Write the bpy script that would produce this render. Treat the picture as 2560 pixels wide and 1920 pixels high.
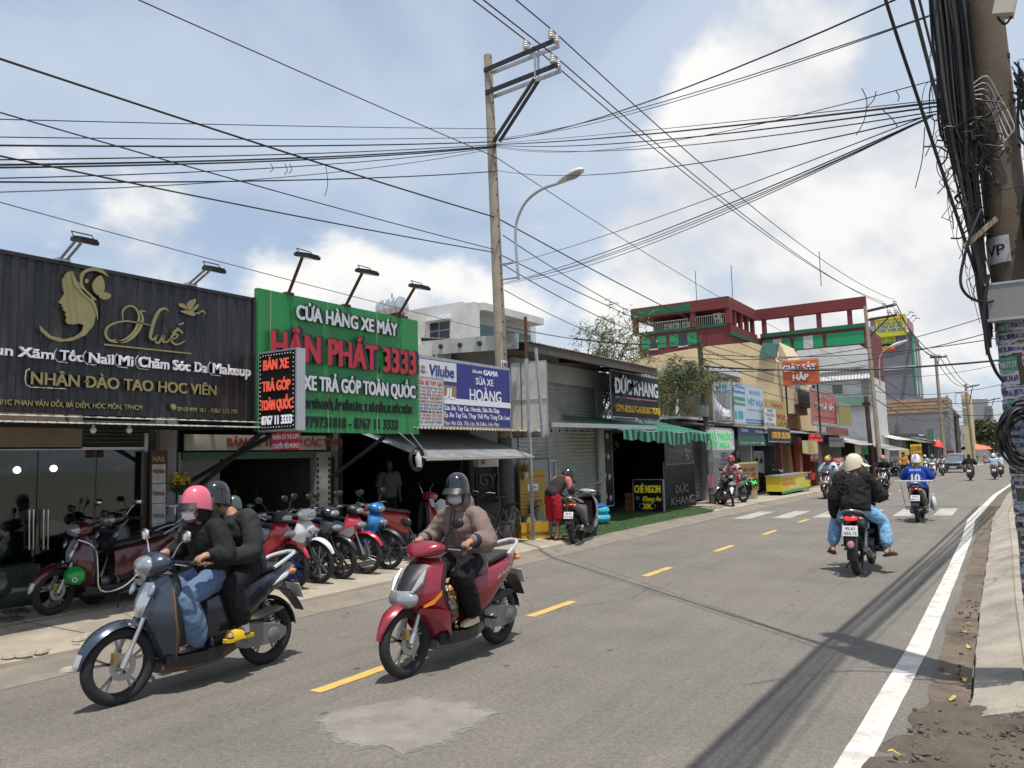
import bpy,bmesh,math,random,unicodedata
from mathutils import Vector,Matrix,noise
sc = bpy.context.scene
for o in list(bpy.data.objects):bpy.data.objects.remove(o)
R_ = math.radians
rnd = random.Random(7)

# ---------------------------------------------------------------- camera
EYE = 1.62
RM = Matrix(((0.83541,0.07325,0.54473),(0.54907,-0.06636,-0.83314),(-0.02488,0.9951,-0.09565)))
cam = bpy.data.cameras.new('camera'); cam_o = bpy.data.objects.new('camera',cam)
sc.collection.objects.link(cam_o)
cam.sensor_width = 36.0; cam.lens = 36.0*1921.0/2560.0; cam.clip_start = 0.05; cam.clip_end = 3000
cam_o.matrix_world = Matrix.Translation((0,0,EYE))@RM.to_4x4()
sc.camera = cam_o

# ---------------------------------------------------------------- light
SUN = Vector((0.20,-0.17,1.0)).normalized()
sl = bpy.data.lights.new('sun','SUN'); sl.energy = 4.7; sl.angle = R_(0.6); sl.color = (1.0,0.95,0.87)
so = bpy.data.objects.new('sun',sl); sc.collection.objects.link(so)
so.rotation_euler = SUN.to_track_quat('Z','Y').to_euler()

def sky_world():
 w = bpy.data.worlds.new('World'); sc.world = w; w.use_nodes = True
 nt = w.node_tree; N = nt.nodes; L = nt.links
 for n in list(N):N.remove(n)
 out = N.new('ShaderNodeOutputWorld')
 sky = N.new('ShaderNodeTexSky'); sky.sky_type = 'NISHITA'; sky.sun_disc = False
 sky.sun_elevation = math.asin(SUN.z); sky.sun_rotation = math.atan2(SUN.x,SUN.y)
 sky.air_density = 1.0; sky.dust_density = 1.6; sky.ozone_density = 1.0
 bg = N.new('ShaderNodeBackground'); bg.inputs[1].default_value = SKY_S
 L.new(sky.outputs[0],bg.inputs[0])
 tc = N.new('ShaderNodeTexCoord')
 def math_(op,a,b=None,clamp=False):
  n = N.new('ShaderNodeMath'); n.operation = op; n.use_clamp = clamp
  for i,x in enumerate((a,b)):
   if x is None:continue
   if isinstance(x,(int,float)):n.inputs[i].default_value = x
   else :L.new(x,n.inputs[i])
  return n.outputs[0]
 def vec(op,a,b=None):
  n = N.new('ShaderNodeVectorMath'); n.operation = op
  for i,x in enumerate((a,b)):
   if x is None:continue
   if isinstance(x,tuple):n.inputs[i].default_value = x
   else :L.new(x,n.inputs[i])
  return n
 def noise_(v,s,d,r=.55,dist=0):
  n = N.new('ShaderNodeTexNoise'); L.new(v,n.inputs['Vector'])
  n.inputs['Scale'].default_value = s; n.inputs['Detail'].default_value = d
  n.inputs['Roughness'].default_value = r; n.inputs['Distortion'].default_value = dist
  return n.outputs[0]
 def ss(x,a,b):
  n = N.new('ShaderNodeMapRange'); n.interpolation_type = 'SMOOTHSTEP'; L.new(x,n.inputs[0])
  n.inputs[1].default_value = a; n.inputs[2].default_value = b
  return n.outputs[0]
 d = tc.outputs['Generated']
 sep = N.new('ShaderNodeSeparateXYZ'); L.new(d,sep.inputs[0]); z = sep.outputs[2]
# heaped clouds: noise on the direction, gathered in some parts of the sky
 dv = vec('MULTIPLY',d,(1.0,1.0,1.35)).outputs[0]
 n1 = noise_(dv,4.2,9,.56,.15)
 n1b = noise_(vec('ADD',dv,(0.02,-0.02,0.075)).outputs[0],4.2,5,.5,.15)
 bias = None
 for (x,y,zz,a0,a1,g_) in CLOUD_SPOTS:
  dt = vec('DOT_PRODUCT',d,(x,y,zz)).outputs['Value']
  t = math_('MULTIPLY',ss(dt,math.cos(R_(a1)),math.cos(R_(a0))),g_)
  bias = t if bias is None else math_('ADD',bias,t)
 dens = math_('SUBTRACT',math_('ADD',n1,bias),.035)
 cum = ss(dens,.52,.69)
 lit = ss(math_('SUBTRACT',n1,n1b),-.13,.12)
 thick = ss(dens,.62,.95)
# thin veil high up
 zz = math_('ADD',z,.18)
 pv = N.new('ShaderNodeVectorMath'); pv.operation = 'SCALE'; L.new(d,pv.inputs[0])
 L.new(math_('DIVIDE',1.0,zz),pv.inputs[3])
 veil = ss(noise_(pv.outputs[0],1.1,7,.5,.6),.28,.62)
 veil = math_('ADD',math_('MULTIPLY',veil,.50),.34)
 haze = math_('MULTIPLY',math_('SUBTRACT',1.0,ss(z,-.02,.30)),.55)
 veil = math_('MAXIMUM',veil,haze)
 cr = N.new('ShaderNodeMix'); cr.data_type = 'RGBA'
 cr.inputs[6].default_value = (.72,.75,.80,1); cr.inputs[7].default_value = (1.0,.99,.97,1)
 shade = math_('SUBTRACT',lit,math_('MULTIPLY',thick,.12),True)
 L.new(shade,cr.inputs[0])
 bc = N.new('ShaderNodeBackground'); bc.inputs[1].default_value = CLOUD_S; L.new(cr.outputs[2],bc.inputs[0])
 bv = N.new('ShaderNodeBackground'); bv.inputs[1].default_value = VEIL_S; bv.inputs[0].default_value = (.745,.85,1.0,1)
 m1 = N.new('ShaderNodeMixShader'); L.new(veil,m1.inputs[0]); L.new(bg.outputs[0],m1.inputs[1]); L.new(bv.outputs[0],m1.inputs[2])
 m2 = N.new('ShaderNodeMixShader'); L.new(cum,m2.inputs[0]); L.new(m1.outputs[0],m2.inputs[1]); L.new(bc.outputs[0],m2.inputs[2])
 L.new(m2.outputs[0],out.inputs[0])

SKY_S,CLOUD_S,VEIL_S = 0.15,1.0,0.84
# direction, full within a0 degrees, gone beyond a1 degrees, gain
CLOUD_SPOTS = [
(-.872,.420,.251,4,11,.17),(-.782,.567,.257,3,9,.16),(-.598,.754,.272,4,11,.17),
(-.456,.860,.228,4,10,.14),(-.266,.929,.258,6,15,.17),(-.095,.972,.216,5,13,.16),
(-.226,.864,.450,3,9,.15),(-.154,.927,.342,4,11,.15),(-.028,.978,.206,4,10,.12),
(-.713,.666,.219,3,8,.12),(-.608,.722,.332,1,6,-.14),(-.386,.837,.387,2,8,-.14),
(-.072,.913,.401,1,6,-.16),(-.777,.455,.435,10,20,-.10),(-.610,.643,.463,8,18,-.10)]
sky_world()
sc.view_settings.view_transform = 'Standard'; sc.view_settings.look = 'None'
sc.view_settings.exposure = 0.0; sc.view_settings.gamma = 1.0
sc.view_settings.use_curve_mapping = False
sc.cycles.max_bounces = 6; sc.cycles.diffuse_bounces = 3; sc.cycles.glossy_bounces = 3
sc.cycles.transmission_bounces = 4; sc.cycles.transparent_max_bounces = 8
sc.cycles.use_denoising = True
# ---------------------------------------------------------------- tools
C = sc.collection
V = Vector
def ray(px,py):return RM@V((px-1280,-(py-960),-1921.))
def onX(px,py,X):
 r = ray(px,py); t = X/r.x; return V((X,r.y*t,r.z*t+EYE))
def onY(px,py,Y):
 r = ray(px,py); t = Y/r.y; return V((r.x*t,Y,r.z*t+EYE))
def onZ(px,py,Z=0.):
 r = ray(px,py); t = (Z-EYE)/r.z; return V((r.x*t,r.y*t,Z))

def M(name,c,rough=.6,metal=0.,var=.10,vs=3.,bump=0.,bs=60.,coat=0.,emit=0.,alpha=1.,trans=0.,spec=.5,dirt=None,dscale=1.2,damt=.5,stretch=None):
 m = bpy.data.materials.new(name); m.use_nodes = True
 nt = m.node_tree; N = nt.nodes; L = nt.links; b = N['Principled BSDF']
 b.inputs['Roughness'].default_value = rough; b.inputs['Metallic'].default_value = metal
 b.inputs['Coat Weight'].default_value = coat; b.inputs['Coat Roughness'].default_value = .08
 b.inputs['Specular IOR Level'].default_value = spec
 b.inputs['Alpha'].default_value = alpha; b.inputs['Transmission Weight'].default_value = trans
 tc = N.new('ShaderNodeTexCoord'); vec = tc.outputs['Object']
 if stretch:
  mp = N.new('ShaderNodeMapping'); mp.inputs['Scale'].default_value = stretch; L.new(vec,mp.inputs[0]); vec = mp.outputs[0]
 col = None
 if var>0:
  n = N.new('ShaderNodeTexNoise'); n.inputs['Scale'].default_value = vs; n.inputs['Detail'].default_value = 8; n.inputs['Roughness'].default_value = .65
  L.new(vec,n.inputs['Vector'])
  mr = N.new('ShaderNodeMapRange'); mr.inputs[1].default_value = .25; mr.inputs[2].default_value = .75
  mr.inputs[3].default_value = 1-var; mr.inputs[4].default_value = 1+var; L.new(n.outputs[0],mr.inputs[0])
  vm = N.new('ShaderNodeVectorMath'); vm.operation = 'SCALE'; vm.inputs[0].default_value = c; L.new(mr.outputs[0],vm.inputs[3])
  col = vm.outputs[0]
  if rough>.15:
   m2 = N.new('ShaderNodeMapRange'); m2.inputs[1].default_value = .3; m2.inputs[2].default_value = .7
   m2.inputs[3].default_value = max(0,rough-.1); m2.inputs[4].default_value = min(1,rough+.1)
   L.new(n.outputs[0],m2.inputs[0]); L.new(m2.outputs[0],b.inputs['Roughness'])
 else :b.inputs['Base Color'].default_value = (*c,1)
 if dirt:
  n = N.new('ShaderNodeTexNoise'); n.inputs['Scale'].default_value = dscale; n.inputs['Detail'].default_value = 10; n.inputs['Roughness'].default_value = .7
  L.new(vec,n.inputs['Vector'])
  mr = N.new('ShaderNodeMapRange'); mr.inputs[1].default_value = .48; mr.inputs[2].default_value = .68; mr.inputs[4].default_value = damt; L.new(n.outputs[0],mr.inputs[0])
  mx = N.new('ShaderNodeMix'); mx.data_type = 'RGBA'; L.new(mr.outputs[0],mx.inputs[0])
  if col is not None:L.new(col,mx.inputs[6])
  else :mx.inputs[6].default_value = (*c,1)
  mx.inputs[7].default_value = (*dirt,1); col = mx.outputs[2]
 if col is not None:L.new(col,b.inputs['Base Color'])
 if emit:b.inputs['Emission Color'].default_value = (*c,1); b.inputs['Emission Strength'].default_value = emit
 if bump:
  n = N.new('ShaderNodeTexNoise'); n.inputs['Scale'].default_value = bs; n.inputs['Detail'].default_value = 6; L.new(vec,n.inputs['Vector'])
  bp = N.new('ShaderNodeBump'); bp.inputs['Strength'].default_value = bump; bp.inputs['Distance'].default_value = .02
  L.new(n.outputs[0],bp.inputs['Height']); L.new(bp.outputs[0],b.inputs['Normal'])
 return m
_mc = {}
def mc(c,rough=.55,**k):  # a material by colour, made once
 key = (tuple(c),rough,tuple(sorted(k.items())))
 if key not in _mc:_mc[key] = M('paint',c,rough,**k)
 return _mc[key]

def stripes_mat(name,ca,cb,axis,period,duty=.5,rough=.6,bump=0.):
 m = M(name,ca,rough,var=0); nt = m.node_tree; N = nt.nodes; L = nt.links; b = N['Principled BSDF']
 tc = N.new('ShaderNodeTexCoord'); s = N.new('ShaderNodeSeparateXYZ'); L.new(tc.outputs['Object'],s.inputs[0])
 a = N.new('ShaderNodeMath'); a.operation = 'DIVIDE'; L.new(s.outputs[axis],a.inputs[0]); a.inputs[1].default_value = period
 f = N.new('ShaderNodeMath'); f.operation = 'FRACT'; L.new(a.outputs[0],f.inputs[0])
 g = N.new('ShaderNodeMath'); g.operation = 'GREATER_THAN'; L.new(f.outputs[0],g.inputs[0]); g.inputs[1].default_value = duty
 mx = N.new('ShaderNodeMix'); mx.data_type = 'RGBA'; L.new(g.outputs[0],mx.inputs[0])
 mx.inputs[6].default_value = (*ca,1); mx.inputs[7].default_value = (*cb,1); L.new(mx.outputs[2],b.inputs['Base Color'])
 return m

class MB:
 def __init__(s):s.v = []; s.f = []
 def add(s,vs,fs):
  n = len(s.v); s.v+=[V(p) for p in vs]; s.f+=[tuple(n+i for i in f) for f in fs]; return s
 def bx(s,x0,x1,y0,y1,z0,z1):
  return s.add([(x0,y0,z0),(x1,y0,z0),(x1,y1,z0),(x0,y1,z0),(x0,y0,z1),(x1,y0,z1),(x1,y1,z1),(x0,y1,z1)],
[(0,3,2,1),(4,5,6,7),(0,1,5,4),(1,2,6,5),(2,3,7,6),(3,0,4,7)])
 def bar(s,a,b,w,h=None,up=(0,0,1)):  # rectangular bar from a to b
  a,b = V(a),V(b); h = h or w; d = (b-a).normalized(); u = d.cross(V(up))
  if u.length<1e-4:u = d.cross(V((1,0,0)))
  u.normalize(); n = u.cross(d); p = []
  for q in (a,b):
   for i,j in ((-1,-1),(1,-1),(1,1),(-1,1)):p.append(q+u*(i*w/2)+n*(j*h/2))
  return s.add(p,[(3,2,1,0),(4,5,6,7),(0,1,5,4),(1,2,6,5),(2,3,7,6),(3,0,4,7)])
 def tube(s,pts,r,n=8,cap=True):
  pts = [V(p) for p in pts]; k = len(pts); rs = r if isinstance(r,(list,tuple)) else [r]*k
  t0 = (pts[1]-pts[0]).normalized(); u = t0.cross(V((0,0,1)))
  if u.length<.05:u = t0.cross(V((1,0,0)))
  u.normalize(); vs = []; fs = []
  for i in range(k):
   t = (pts[min(i+1,k-1)]-pts[max(i-1,0)]).normalized()
   u = (u-t*u.dot(t)).normalized(); w = t.cross(u)
   for j in range(n):
    a = 2*math.pi*j/n; vs.append(pts[i]+(u*math.cos(a)+w*math.sin(a))*rs[i])
  for i in range(k-1):
   for j in range(n):
    fs.append((i*n+j,i*n+(j+1)%n,(i+1)*n+(j+1)%n,(i+1)*n+j))
  if cap:fs+=[tuple(range(n-1,-1,-1)),tuple((k-1)*n+j for j in range(n))]
  return s.add(vs,fs)
 def loft(s,rings,cap=True,closed=True):
  n = len(rings[0]); vs = [p for r in rings for p in r]; fs = []
  for i in range(len(rings)-1):
   for j in range(n if closed else n-1):
    fs.append((i*n+j,i*n+(j+1)%n,(i+1)*n+(j+1)%n,(i+1)*n+j))
  if cap:fs+=[tuple(range(n-1,-1,-1)),tuple((len(rings)-1)*n+j for j in range(n))]
  return s.add(vs,fs)
 def lathe(s,prof,n=24,o=(0,0,0),ax=(0,0,1),cap=False):  # prof: (radius, along)
  o = V(o); ax = V(ax).normalized(); u = ax.orthogonal().normalized(); w = ax.cross(u)
  return s.loft([[o+ax*z+(u*math.cos(2*math.pi*j/n)+w*math.sin(2*math.pi*j/n))*max(r,1e-4) for j in range(n)] for r,z in prof],cap)
 def ell(s,c,r,rot=None,n=16,m=10,zmin=-1.,zmax=1.):
  c = V(c); rings = []
  a0,a1 = math.asin(max(-1,zmin)),math.asin(min(1,zmax))
  for i in range(m+1):
   t = a0+(a1-a0)*i/m; cz,sz = max(math.cos(t),1e-3),math.sin(t); ring = []
   for j in range(n):
    a = 2*math.pi*j/n; p = V((r[0]*cz*math.cos(a),r[1]*cz*math.sin(a),r[2]*sz))
    ring.append(c+(rot@p if rot else p))
   rings.append(ring)
  return s.loft(rings)
 def torus(s,c,R,r,ax=(0,1,0),n=32,m=10,ry=None):
  c = V(c); ax = V(ax).normalized(); u = ax.orthogonal().normalized(); w = ax.cross(u); ry = ry or r; vs = []; fs = []
  for i in range(n):
   a = 2*math.pi*i/n; d = u*math.cos(a)+w*math.sin(a)
   for j in range(m):
    b = 2*math.pi*j/m; vs.append(c+d*(R+r*math.cos(b))+ax*(ry*math.sin(b)))
  for i in range(n):
   for j in range(m):
    fs.append((i*m+j,((i+1)%n)*m+j,((i+1)%n)*m+(j+1)%m,i*m+(j+1)%m))
  return s.add(vs,fs)
 def prism(s,poly,o,u,v,d):  # polygon in the u,v plane at o, pushed along d
  o,u,v,d = V(o),V(u),V(v),V(d); n = len(poly)
  a = [o+u*x+v*y for x,y in poly]
  return s.add(a+[p+d for p in a],[tuple(range(n)),tuple(range(2*n-1,n-1,-1))]+[(i,n+i,n+(i+1)%n,(i+1)%n) for i in range(n)])
 def grid(s,fn,nu,nv):
  vs = [fn(i/nu,j/nv) for j in range(nv+1) for i in range(nu+1)]
  return s.add(vs,[(j*(nu+1)+i,j*(nu+1)+i+1,(j+1)*(nu+1)+i+1,(j+1)*(nu+1)+i) for j in range(nv) for i in range(nu)])
 def xf(s,m,start=0):
  for i in range(start,len(s.v)):s.v[i] = m@s.v[i]
  return s
 def join(s,o,m=None):return s.add([m@p for p in o.v] if m else o.v,o.f)
 def build(s,name,mat,parent=None,smooth=35,world=True,flip=True):
  off = V((0,0,0)); p = parent
  while p is not None and world:off+=p.location; p = p.parent
  me = bpy.data.meshes.new(name)
  me.from_pydata([tuple(q-off) for q in s.v],[],s.f)
  if flip:
   bm = bmesh.new(); bm.from_mesh(me); bmesh.ops.recalc_face_normals(bm,faces=bm.faces); bm.to_mesh(me); bm.free()
  if isinstance(mat,(list,tuple)):
   for m in mat:me.materials.append(m)
  elif mat:me.materials.append(mat)
  if smooth:
   me.shade_smooth(); me.set_sharp_from_angle(angle=R_(smooth))
  o = bpy.data.objects.new(name,me); C.objects.link(o)
  if parent:o.parent = parent
  return o

def tag(o,label=None,cat=None,group=None,kind=None):
 for k,x in (('label',label),('category',cat),('group',group),('kind',kind)):
  if x:o[k] = x
 return o
def thing(name,label,cat,loc=(0,0,0),rz=0.,group=None):
 o = bpy.data.objects.new(name,None); C.objects.link(o); o.location = loc; o.rotation_euler = (0,0,rz)
 return tag(o,label,cat,group)
def box(name,mat,parent,*a,smooth=0):
 return MB().bx(*a).build(name,mat,parent,smooth)
def copy_tree(o,parent=None):
 c = o.copy(); C.objects.link(c); c.parent = parent
 for ch in o.children:copy_tree(ch,c)
 return c

# ---------------------------------------------------------------- lettering
_gl = {}
def _raw(t):
 c = bpy.data.curves.new('lettering','FONT'); c.body = t; c.size = 1; c.resolution_u = 3
 o = bpy.data.objects.new('lettering',c); m = bpy.data.meshes.new_from_object(o)
 vs = [tuple(v.co) for v in m.vertices]; fs = [tuple(p.vertices) for p in m.polygons]
 bpy.data.objects.remove(o); bpy.data.curves.remove(c); bpy.data.meshes.remove(m)
 return vs,fs
def glyph(ch):
 if ch not in _gl:
  vs,fs = _raw(ch)
  w = lambda t:max(p[0] for p in _raw(t)[0])
  adv = (w('H'+ch+'H')-w('HH'))
  _gl[ch] = (vs,fs,adv)
 return _gl[ch]
def _stroke(pts,r):
 vs,fs = [],[]
 for i,(x,y) in enumerate(pts):
  a = pts[max(i-1,0)]; b = pts[min(i+1,len(pts)-1)]; dx,dy = b[0]-a[0],b[1]-a[1]; l = math.hypot(dx,dy) or 1
  vs+=[(x-dy/l*r,y+dx/l*r,0),(x+dy/l*r,y-dx/l*r,0)]
 for i in range(len(pts)-1):fs.append((2*i,2*i+1,2*i+3,2*i+2))
 return vs,fs
MARK = {0x301:[[(-.03,0),(.07,.12)]],0x300:[[(.03,0),(-.07,.12)]],0x302:[[(-.11,0),(0,.09),(.11,0)]],
0x306:[[(-.11,.09),(-.05,.02),(.05,.02),(.11,.09)]],0x303:[[(-.12,.02),(-.05,.07),(.05,.02),(.12,.07)]],
0x309:[[(-.04,.12),(.03,.12),(.05,.08),(0,.05),(0,0)]]}
def flat_text(s,r=.035):
 """Vertices and faces of one line of letters, accents drawn as strokes; cap height about .73"""
 vs,fs,x = [],[],0.
 def put(a,b,dx=0,dy=0):
  n = len(vs); vs.extend((p[0]+dx,p[1]+dy,p[2]) for p in a); fs.extend(tuple(n+i for i in f) for f in b)
 for ch in s:
  if ch==' ':x+=.28; continue
  if ch in 'Đđ':base,marks = ('D' if ch=='Đ' else 'd'),['bar']
  else :
   d = unicodedata.normalize('NFD',ch); base,marks = d[0],[ord(k) for k in d[1:]]
  if marks and base=='i':base = 'ı'
  if base=='ı':g = glyph('l'); a = [(p[0],p[1]*.66,p[2]) for p in g[0]]; b,adv = g[1],g[2]
  else :a,b,adv = glyph(base)
  put(a,b,x)
  x0,x1 = min(p[0] for p in a),max(p[0] for p in a); top = max(p[1] for p in a); cx = x+(x0+x1)/2; up = 0
  for k in marks:
   if k=='bar':
    y = top*.5 if ch=='Đ' else top*.8; xx = x+x0 if ch=='Đ' else x+x1
    put(*_stroke([(xx-.10,y),(xx+.16 if ch=='Đ' else xx+.08,y)],r*.9))
   elif k==0x323:put(*_stroke([(cx-r,-.12),(cx+r,-.12)],r))
   elif k==0x31b:put(*_stroke([(x+x1-.06,top-.03),(x+x1+.05,top),(x+x1+.06,top+.10)],r*.8))
   elif k in MARK:
    for st in MARK[k]:put(*_stroke([(cx+p,top+.06+up+q) for p,q in st],r*.9))
    up+=.11 if k in (0x302,0x306) else 0
  x+=adv
 return vs,fs
def text_mb(mb,s,o,u,v,n,w,h,depth=.004,bold=.0,italic=0.,align='c',front=False):
 """One line of raised letters: o is the middle of the line, u right, v up, n out; cap height h, width fitted to w (None: natural)"""
 vs,fs = flat_text(s)
 x0,x1 = min(p[0] for p in vs),max(p[0] for p in vs); sy = h/.73; sx = (w/(x1-x0)) if w else sy*.92
 o,u,v,n = V(o),V(u),V(v),V(n); cx = (x0+x1)/2
 bold*=.52
 shifts = [(0,0)] if not bold else [(0,0),(-bold,-bold*.5),(bold,bold*.5),(-bold,bold*.5),(bold,-bold*.5)]
 for k,(dx,dy) in enumerate(shifts):
  d = depth-k*depth*.03
  P = [o+u*((p[0]-cx)*sx+dx*h+p[1]*italic*sy)+v*((p[1]-.365)*sy+dy*h) for p in vs]
  m = len(P)
  F = [tuple(f) for f in fs]
  if front:mb.add([p+n*d for p in P],F); continue
  ed = {}
  for f in fs:
   for i in range(len(f)):
    e = (f[i],f[(i+1)%len(f)]); ed[e] = 1
  side = [(a,b,b+m,a+m) for (a,b) in ed if (b,a) not in ed]
  mb.add(P+[p+n*d for p in P],[tuple(i+m for i in f) for f in fs]+side)
 return mb
def text(parent,s,o,u,v,n,w,h,mat,depth=.006,bold=.05,italic=0.,name='lettering'):
 lift = V(n)*.0015
 return text_mb(MB(),s,V(o)+lift,u,v,n,w,h,depth,bold,italic).build(name,mat,parent,smooth=0,flip=False)
FX = (V((0,1,0)),V((0,0,1)),V((1,0,0)))  # a face looking across the street: right, up, out
FY = (V((1,0,0)),V((0,0,1)),V((0,-1,0)))  # a face looking along the street towards the camera

def board(name,label,cat,o,F,w,h,d,mat,frame=None,group=None,fw=.03,pname='panel'):
 """A sign: o is the middle of its face; a panel, a frame round it; letters are added by text()"""
 u,v,n = F; o = V(o)
 t = thing(name,label,cat,o-v*(h/2)-n*d,0,group)
 mb = MB().prism([(-w/2,-h/2),(w/2,-h/2),(w/2,h/2),(-w/2,h/2)],o-n*d,u,v,n*d)
 mb.build(pname,mat,t,0)
 if frame:
  m2 = MB(); e = .004
  for a,b in (((-w/2-fw/2,-h/2-fw/2),(w/2+fw/2,-h/2-fw/2)),((w/2,-h/2+fw/2-fw/2),(w/2,h/2)),((w/2+fw/2,h/2+fw/2),(-w/2-fw/2,h/2+fw/2)),((-w/2,h/2),(-w/2,-h/2))):
   m2.bar(o+u*a[0]+v*a[1]-n*(d/2-e),o+u*b[0]+v*b[1]-n*(d/2-e),fw,d+4*e,up=n.cross(u*(b[0]-a[0])+v*(b[1]-a[1])))
  m2.build('frame',frame,t,0)
 return t
def corrugated(mb,o,u,v,n,L,H,pitch,amp,square=True,t=.004):
 """A ribbed metal sheet: ribs run along v, repeat along u"""
 o,u,v,n = V(o),V(u),V(v),V(n); k = max(1,int(L/pitch)); prof = []
 for i in range(k):
  for a,b in (((0,0),(.42,0),(.5,1),(.92,1)) if square else ((0,0),(.17,.6),(.25,1),(.42,.6),(.5,0),(.67,-.6),(.75,-1),(.92,-.6))):
   prof.append(((i+a)*L/k,b*amp))
 prof.append((L,0))
 A = [o+u*x+n*y for x,y in prof]; m = len(A)
 B = [p+v*H for p in A]
 mb.add(A+B+[p-n*t for p in A]+[p-n*t for p in B],
[(i,i+1,m+i+1,m+i) for i in range(m-1)]+[(2*m+i,3*m+i,3*m+i+1,2*m+i+1) for i in range(m-1)]+
[(i,2*m+i,2*m+i+1,i+1) for i in range(m-1)]+[(m+i,m+i+1,3*m+i+1,3*m+i) for i in range(m-1)])
 return mb
# ---------------------------------------------------------------- ground and road
random.seed(3)
asphalt = M('asphalt',(.192,.175,.152),.86,var=.12,vs=.9,bump=.5,bs=260,spec=.3,dirt=(.125,.119,.108),dscale=.55,damt=.55)
def speckle(m,amt=.35,sc_=420):  # aggregate grains
 nt = m.node_tree; N = nt.nodes; L = nt.links; b = N['Principled BSDF']; src = b.inputs['Base Color'].links[0].from_socket
 tc = N.new('ShaderNodeTexCoord'); n = N.new('ShaderNodeTexNoise'); n.inputs['Scale'].default_value = sc_; n.inputs['Detail'].default_value = 2; L.new(tc.outputs['Object'],n.inputs['Vector'])
 mr = N.new('ShaderNodeMapRange'); mr.inputs[1].default_value = .3; mr.inputs[2].default_value = .7; mr.inputs[3].default_value = 1-amt; mr.inputs[4].default_value = 1+amt; L.new(n.outputs[0],mr.inputs[0])
 vm = N.new('ShaderNodeVectorMath'); vm.operation = 'SCALE'; L.new(src,vm.inputs[0]); L.new(mr.outputs[0],vm.inputs[3]); L.new(vm.outputs[0],b.inputs['Base Color'])
def streaks(m,dark=(.6,.6,.6),sx=1.6,sy=.02,lo=.5,hi=.72,amt=.5):  # long wear marks along the street
 nt = m.node_tree; N = nt.nodes; L = nt.links; b = N['Principled BSDF']; src = b.inputs['Base Color'].links[0].from_socket
 tc = N.new('ShaderNodeTexCoord'); mp = N.new('ShaderNodeMapping'); mp.inputs['Scale'].default_value = (sx,sy,1); L.new(tc.outputs['Object'],mp.inputs[0])
 n = N.new('ShaderNodeTexNoise'); n.inputs['Scale'].default_value = 1.5; n.inputs['Detail'].default_value = 5; L.new(mp.outputs[0],n.inputs['Vector'])
 mr = N.new('ShaderNodeMapRange'); mr.inputs[1].default_value = lo; mr.inputs[2].default_value = hi; mr.inputs[4].default_value = amt; L.new(n.outputs[0],mr.inputs[0])
 vm = N.new('ShaderNodeVectorMath'); vm.operation = 'MULTIPLY'; L.new(src,vm.inputs[0]); vm.inputs[1].default_value = dark
 mx = N.new('ShaderNodeMix'); mx.data_type = 'RGBA'; L.new(mr.outputs[0],mx.inputs[0]); L.new(src,mx.inputs[6]); L.new(vm.outputs[0],mx.inputs[7]); L.new(mx.outputs[2],b.inputs['Base Color'])
def cracks(m,scale=.45,w=.012,dark=.35,amt=1.):
 nt = m.node_tree; N = nt.nodes; L = nt.links; b = N['Principled BSDF']; src = b.inputs['Base Color'].links[0].from_socket
 tc = N.new('ShaderNodeTexCoord'); nz = N.new('ShaderNodeTexNoise'); nz.inputs['Scale'].default_value = 1.2; nz.inputs['Detail'].default_value = 6; L.new(tc.outputs['Object'],nz.inputs['Vector'])
 ad = N.new('ShaderNodeVectorMath'); ad.operation = 'ADD'; L.new(tc.outputs['Object'],ad.inputs[0]); L.new(nz.outputs['Color'],ad.inputs[1])
 v = N.new('ShaderNodeTexVoronoi'); v.feature = 'DISTANCE_TO_EDGE'; v.inputs['Scale'].default_value = scale; L.new(ad.outputs[0],v.inputs['Vector'])
 lt = N.new('ShaderNodeMapRange'); lt.inputs[1].default_value = 0; lt.inputs[2].default_value = w; lt.inputs[3].default_value = dark; lt.inputs[4].default_value = 1; L.new(v.outputs[0],lt.inputs[0])
 n2 = N.new('ShaderNodeTexNoise'); n2.inputs['Scale'].default_value = .35; L.new(tc.outputs['Object'],n2.inputs['Vector'])
 gt = N.new('ShaderNodeMapRange'); gt.inputs[1].default_value = .5; gt.inputs[2].default_value = .58; gt.inputs[4].default_value = amt; L.new(n2.outputs[0],gt.inputs[0])
 vm = N.new('ShaderNodeVectorMath'); vm.operation = 'SCALE'; L.new(src,vm.inputs[0]); L.new(lt.outputs[0],vm.inputs[3])
 mx = N.new('ShaderNodeMix'); mx.data_type = 'RGBA'; L.new(gt.outputs[0],mx.inputs[0]); L.new(src,mx.inputs[6]); L.new(vm.outputs[0],mx.inputs[7]); L.new(mx.outputs[2],b.inputs['Base Color'])
def spots(m,scale=2.2,thr=.09,dark=.45):  # oil drops and tar marks
 nt = m.node_tree; N = nt.nodes; L = nt.links; b = N['Principled BSDF']; src = b.inputs['Base Color'].links[0].from_socket
 tc = N.new('ShaderNodeTexCoord'); v = N.new('ShaderNodeTexVoronoi'); v.inputs['Scale'].default_value = scale; L.new(tc.outputs['Object'],v.inputs['Vector'])
 nz = N.new('ShaderNodeTexNoise'); nz.inputs['Scale'].default_value = 18; L.new(tc.outputs['Object'],nz.inputs['Vector'])
 ad = N.new('ShaderNodeMath'); ad.operation = 'MULTIPLY_ADD'; L.new(nz.outputs[0],ad.inputs[0]); ad.inputs[1].default_value = .14; L.new(v.outputs['Distance'],ad.inputs[2])
 lt = N.new('ShaderNodeMapRange'); lt.inputs[1].default_value = thr; lt.inputs[2].default_value = thr+.05; lt.inputs[3].default_value = dark; lt.inputs[4].default_value = 1; L.new(ad.outputs[0],lt.inputs[0])
 vm = N.new('ShaderNodeVectorMath'); vm.operation = 'SCALE'; L.new(src,vm.inputs[0]); L.new(lt.outputs[0],vm.inputs[3]); L.new(vm.outputs[0],b.inputs['Base Color'])
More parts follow.
